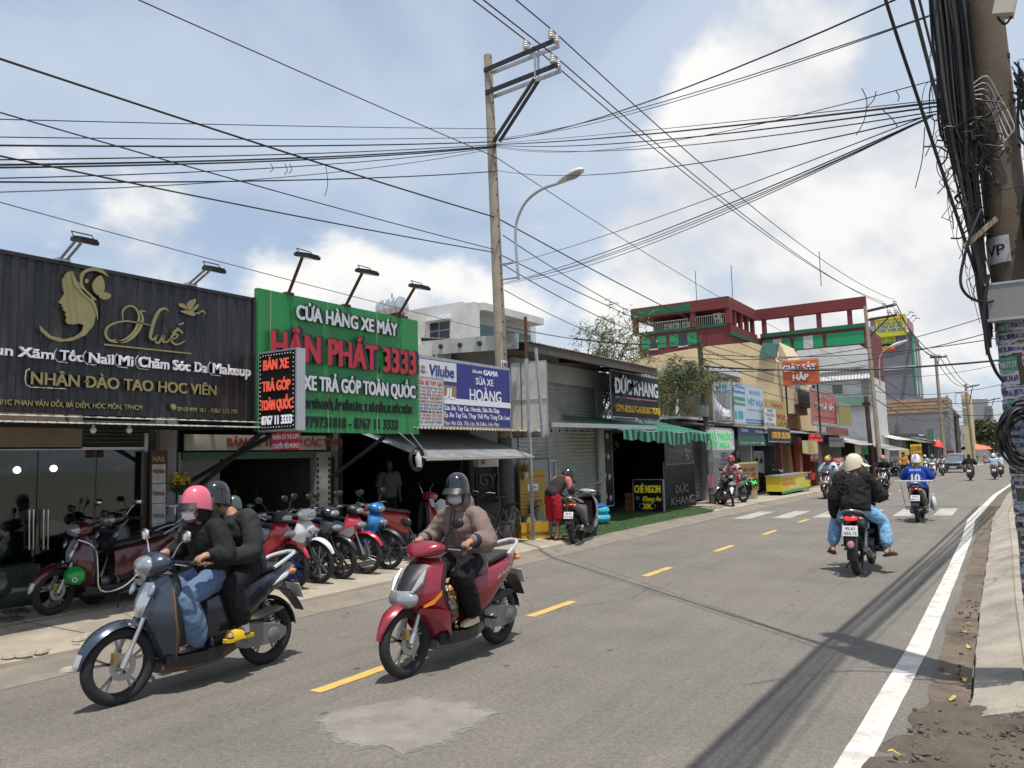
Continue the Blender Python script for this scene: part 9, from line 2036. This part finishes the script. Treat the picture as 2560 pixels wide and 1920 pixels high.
away(1600,1390,z12,'motorbike just ahead of the light-blue-shirted rider','rider in white printed shirt next to the light-blue-shirted one',cloth('white print shirt',(.55,.55,.56)),blackh)
for px,py,lb,pp3,m_,tp_,h_ in ((1155,1160,'white scooter coming past the hooded rider','rider in dark blue coming past the hooded rider',whitep,cloth('navy shirt',(.03,.05,.14)),whiteh),(1320,1165,'red-nosed scooter among the far riders','rider in pink shirt among the far riders',redq,cloth('rose shirt',(.50,.22,.22)),M('pale helmet',(.5,.5,.5),.3)),(1225,1080,'small dark scooter far down the street','far rider in black behind the rider in pink',blackp,blackc,blackh),(1390,1040,'silver scooter far down the street','far rider in white shirt near the tree',silverp,whitec,whiteh),(1290,1040,'grey scooter far down the middle of the street','far rider in grey down the middle of the street',greyp,darkg,M('red helmet far',(.5,.05,.05),.3)),(1100,1045,'blue scooter far behind the grey car','far rider in blue behind the grey car',cyanp,cloth('mid blue shirt',(.05,.12,.35)),blackh),(1250,1120,'black scooter behind the white one past the hooded rider','far rider in pale green shirt behind the one in dark blue',blackp,cloth('pale green shirt',(.35,.45,.36)),whiteh),(1360,1105,'maroon scooter near the middle of the far traffic','far rider in cream shirt near the rider in pink',maroon,cloth('cream shirt',(.55,.50,.40)),blackh),(1440,1065,'white scooter at the outer side of the far traffic','far rider in orange shirt at the outer side of the traffic',whitep,cloth('orange shirt',(.50,.20,.06)),whiteh),(1180,1035,'small grey scooter at the vanishing end of the street','tiny far rider in white at the vanishing end of the street',greyp,whitec,whiteh)):
 crew(px,py,z12,-90,lb,pp3,m_,tp_,hel=h_)
# beside the pharmacy
p = onG(1841,1266,.09); kx = dup(us,-7.55,23.9,gz(24)+.09,-108,'grey motorbike parked under the seated rider in pink',pm(greyp,('front_shield',greyp)),PARK)
dup(ub,-7.35,22.75,gz(23)+.09,-60,'dark motorbike with red rims and white front mudguard before the second pole',pm(blackp,('rim',M('red rim',(.40,.02,.04),.4)),('front_mudguard',whitep)),PARK)
dup(pj,-7.55,23.9,gz(24)+.09,-108,'seated rider in pink shirt, red shorts and red helmet by the pharmacy',dict(shirt=cloth('pale pink shirt',(.62,.36,.34)),trousers=cloth('red skirt',(.40,.02,.03)),helmet=M('red helmet',(.40,.02,.03),.25,coat=.6)))
p = onG(1912,1228,.1); dup(us,-8.3,31.2,gz(31)+.1,-20,'black motorbike parked before the bag shop',pm(blackp),PARK)
p = onG(2255,1192,.1); dup(ub,-7.5,p.y+1,gz(p.y)+.1,-30,'black motorbike parked at the pavement edge past the laundry',pm(blackp,('rim',blk)),PARK); dup(us,-7.6,p.y+3.2,gz(p.y+3)+.1,-30,'dark red motorbike parked beyond the black one past the laundry',pm(maroon),PARK)
p = onG(2262,1196,.1); st_ = thing('person','man in amber shirt and black helmet standing at the far pavement edge','person',(p.x,p.y,gz(p.y)+.1),R_(-70)); st_.scale = (.95,)*3
def stand_J(reach=0.):
 J = dict(hip=V((0,0,.92)),chest=V((.02,0,1.2)),neck=V((.02,0,1.40)),head=V((.05,0,1.53)))
 for q,s in (('L',1),('R',-1)):J['sh'+q] = V((.01,s*.18,1.34)); J['el'+q] = V((-.0+reach*.2,s*.23,1.08)); J['wr'+q] = V((.06+reach,s*.24,.85+reach*.5)); J['hp'+q] = V((0,s*.09,.90)); J['kn'+q] = V((.03,s*.10,.48)); J['an'+q] = V((0,s*.10,.085)); J['to'+q] = V((.14,s*.12,.03))
 return J
person(st_,stand_J(.15),dict(top=cloth('amber shirt',(.45,.24,.07)),pants=darkg,sleeve=1.,shoe_m=blk_s,helmet=blackh,topname='shirt'),.018,False)
q = onX(590,1268,-7.0); g_ = thing('person','man in white shirt, red collar and green helmet behind the parked row','person',(q.x,q.y,.1),R_(-110)); g_.scale = ((q.z-.1)/1.53,)*3
person(g_,stand_J(),dict(top=whitec,pants=darkg,sleeve=.6,shoe_m=blk_s,helmet=greenh,skin=skin_d,topname='shirt',collar=cloth('red collar 2',(.42,.03,.03))),.013,True)
mk_ = thing('person','dim figure in grey shirt standing deep inside the repair shop','person',(-10.6,11.6,.11),R_(-30)); mk_.scale = (.92,)*3
person(mk_,stand_J(),dict(top=cloth('grey shirt',(.16,.16,.16)),pants=darkg,sleeve=.6,shoe_m=blk_s,hair='short',skin=skin_d,topname='shirt'),.018,False)
# grey car
p = onG(*z12(815,1302)); ca = thing('car','grey family car with a black grille coming down the street','car',(-4.55,74.5,gz(73)),R_(-91)); ca.scale = (VS,)*3
cpnt = paint('grey blue car paint',(.13,.155,.18),.5); D_ = lambda nm,mb,m,par=None,sm=30:mb.build(nm,m,par or ca,sm,world=False)
D_('body',body_rings(smooth_rows([(2.28,.62,.42,.72),(2.22,.80,.32,.88),(2.0,.90,.28,1.0),(1.2,.92,.26,1.08),(-1.6,.92,.26,1.10),(-2.1,.88,.32,1.08),(-2.25,.75,.45,.95)],3),24,5),cpnt)
D_('cabin',body_rings(smooth_rows([(1.15,.72,1.0,1.10),(.35,.70,1.0,1.58),(-.5,.69,1.0,1.68),(-1.5,.68,1.0,1.62),(-2.1,.66,1.0,1.15)],3),24,5),cpnt); D_('windscreen',MB().add([(1.12,-.66,1.11),(1.12,.66,1.11),(.44,.58,1.56),(.44,-.58,1.56)],[(0,1,2,3)]),M('car glass',(.05,.07,.085),.06,coat=.5))
D_('grille',MB().bx(2.24,2.30,-.52,.52,.66,.80),blk); D_('bumper_grille',MB().bx(2.22,2.31,-.62,.62,.36,.50),blk); D_('grille_bar',MB().bx(2.25,2.32,-.56,.56,.80,.845).bx(2.24,2.32,-.66,.66,.30,.335),chrome); D_('number_plate',MB().bx(2.31,2.325,-.26,.26,.42,.53),plate_m)
D_('emblem',MB().torus((2.32,0,.76),.055,.010,(1,0,0),18,6),chrome)
for s in (-1,1):
 D_('headlight',MB().ell((2.17,s*.68,.82),(.10,.19,.075)),lens); D_('wing_mirror',MB().ell((.85,s*1.02,1.10),(.07,.11,.08)),cpnt); D_('side_window',MB().bx(-1.6,.5,s*.705-.01,s*.705+.01,1.13,1.5),blk)
 for x in (1.42,-1.42):w_ = D_('wheel',MB().torus((x,s*.80,.34),.255,.09,(0,1,0),28,8),rubber); D_('rim',MB().lathe([(0,.0),(.19,.0),(.2,-.03)],20,(x,s*.885,.34),(0,s,0)),alu,w_)
vn = onG(2545,1168); v_ = thing('van','white van far away half hidden by the sticker-covered pole','van',(vn.x+1.2,125,gz(125)),R_(-91)); MB().bx(-2.5,2.2,-.9,.9,.4,2.1).build('body',whitep,v_,0,world=False); MB().bx(2.2,2.22,-.8,.8,1.2,1.9).build('windscreen',win,v_,0,world=False); MB().bx(2.2,2.24,-.85,.85,.45,.7).build('bumper',blk,v_,0,world=False)
for x in (1.5,-1.6):
 for s in (-1,1):MB().torus((x,s*.8,.36),.27,.1,(0,1,0),20,8).build('wheel',rubber,v_,world=False)
for k,(px,py) in enumerate(((95,1335),(40,1385))):
 p = onZ(*z2(px,py),.1); t = thing('sandal_pair',('brown sandals by the maroon scooter’s front wheel','sandals on the pavement before the salon display counter')[k],'sandals',tuple(p),.4*k)
 for s in (-1,1):MB().loft([[V((x,s*.06-w,.0)),V((x,s*.06+w,.0)),V((x,s*.06+w,.025)),V((x,s*.06-w,.025))] for x,w in ((-.12,.025),(-.05,.034),(.04,.036),(.11,.036),(.14,.02))]).tube([(.0,s*.06-.036,.02),(.03,s*.06,.055),(.06,s*.06+.036,.02)],.009,6).build('sandal',mc((.10,.07,.05),.8),t,world=False)
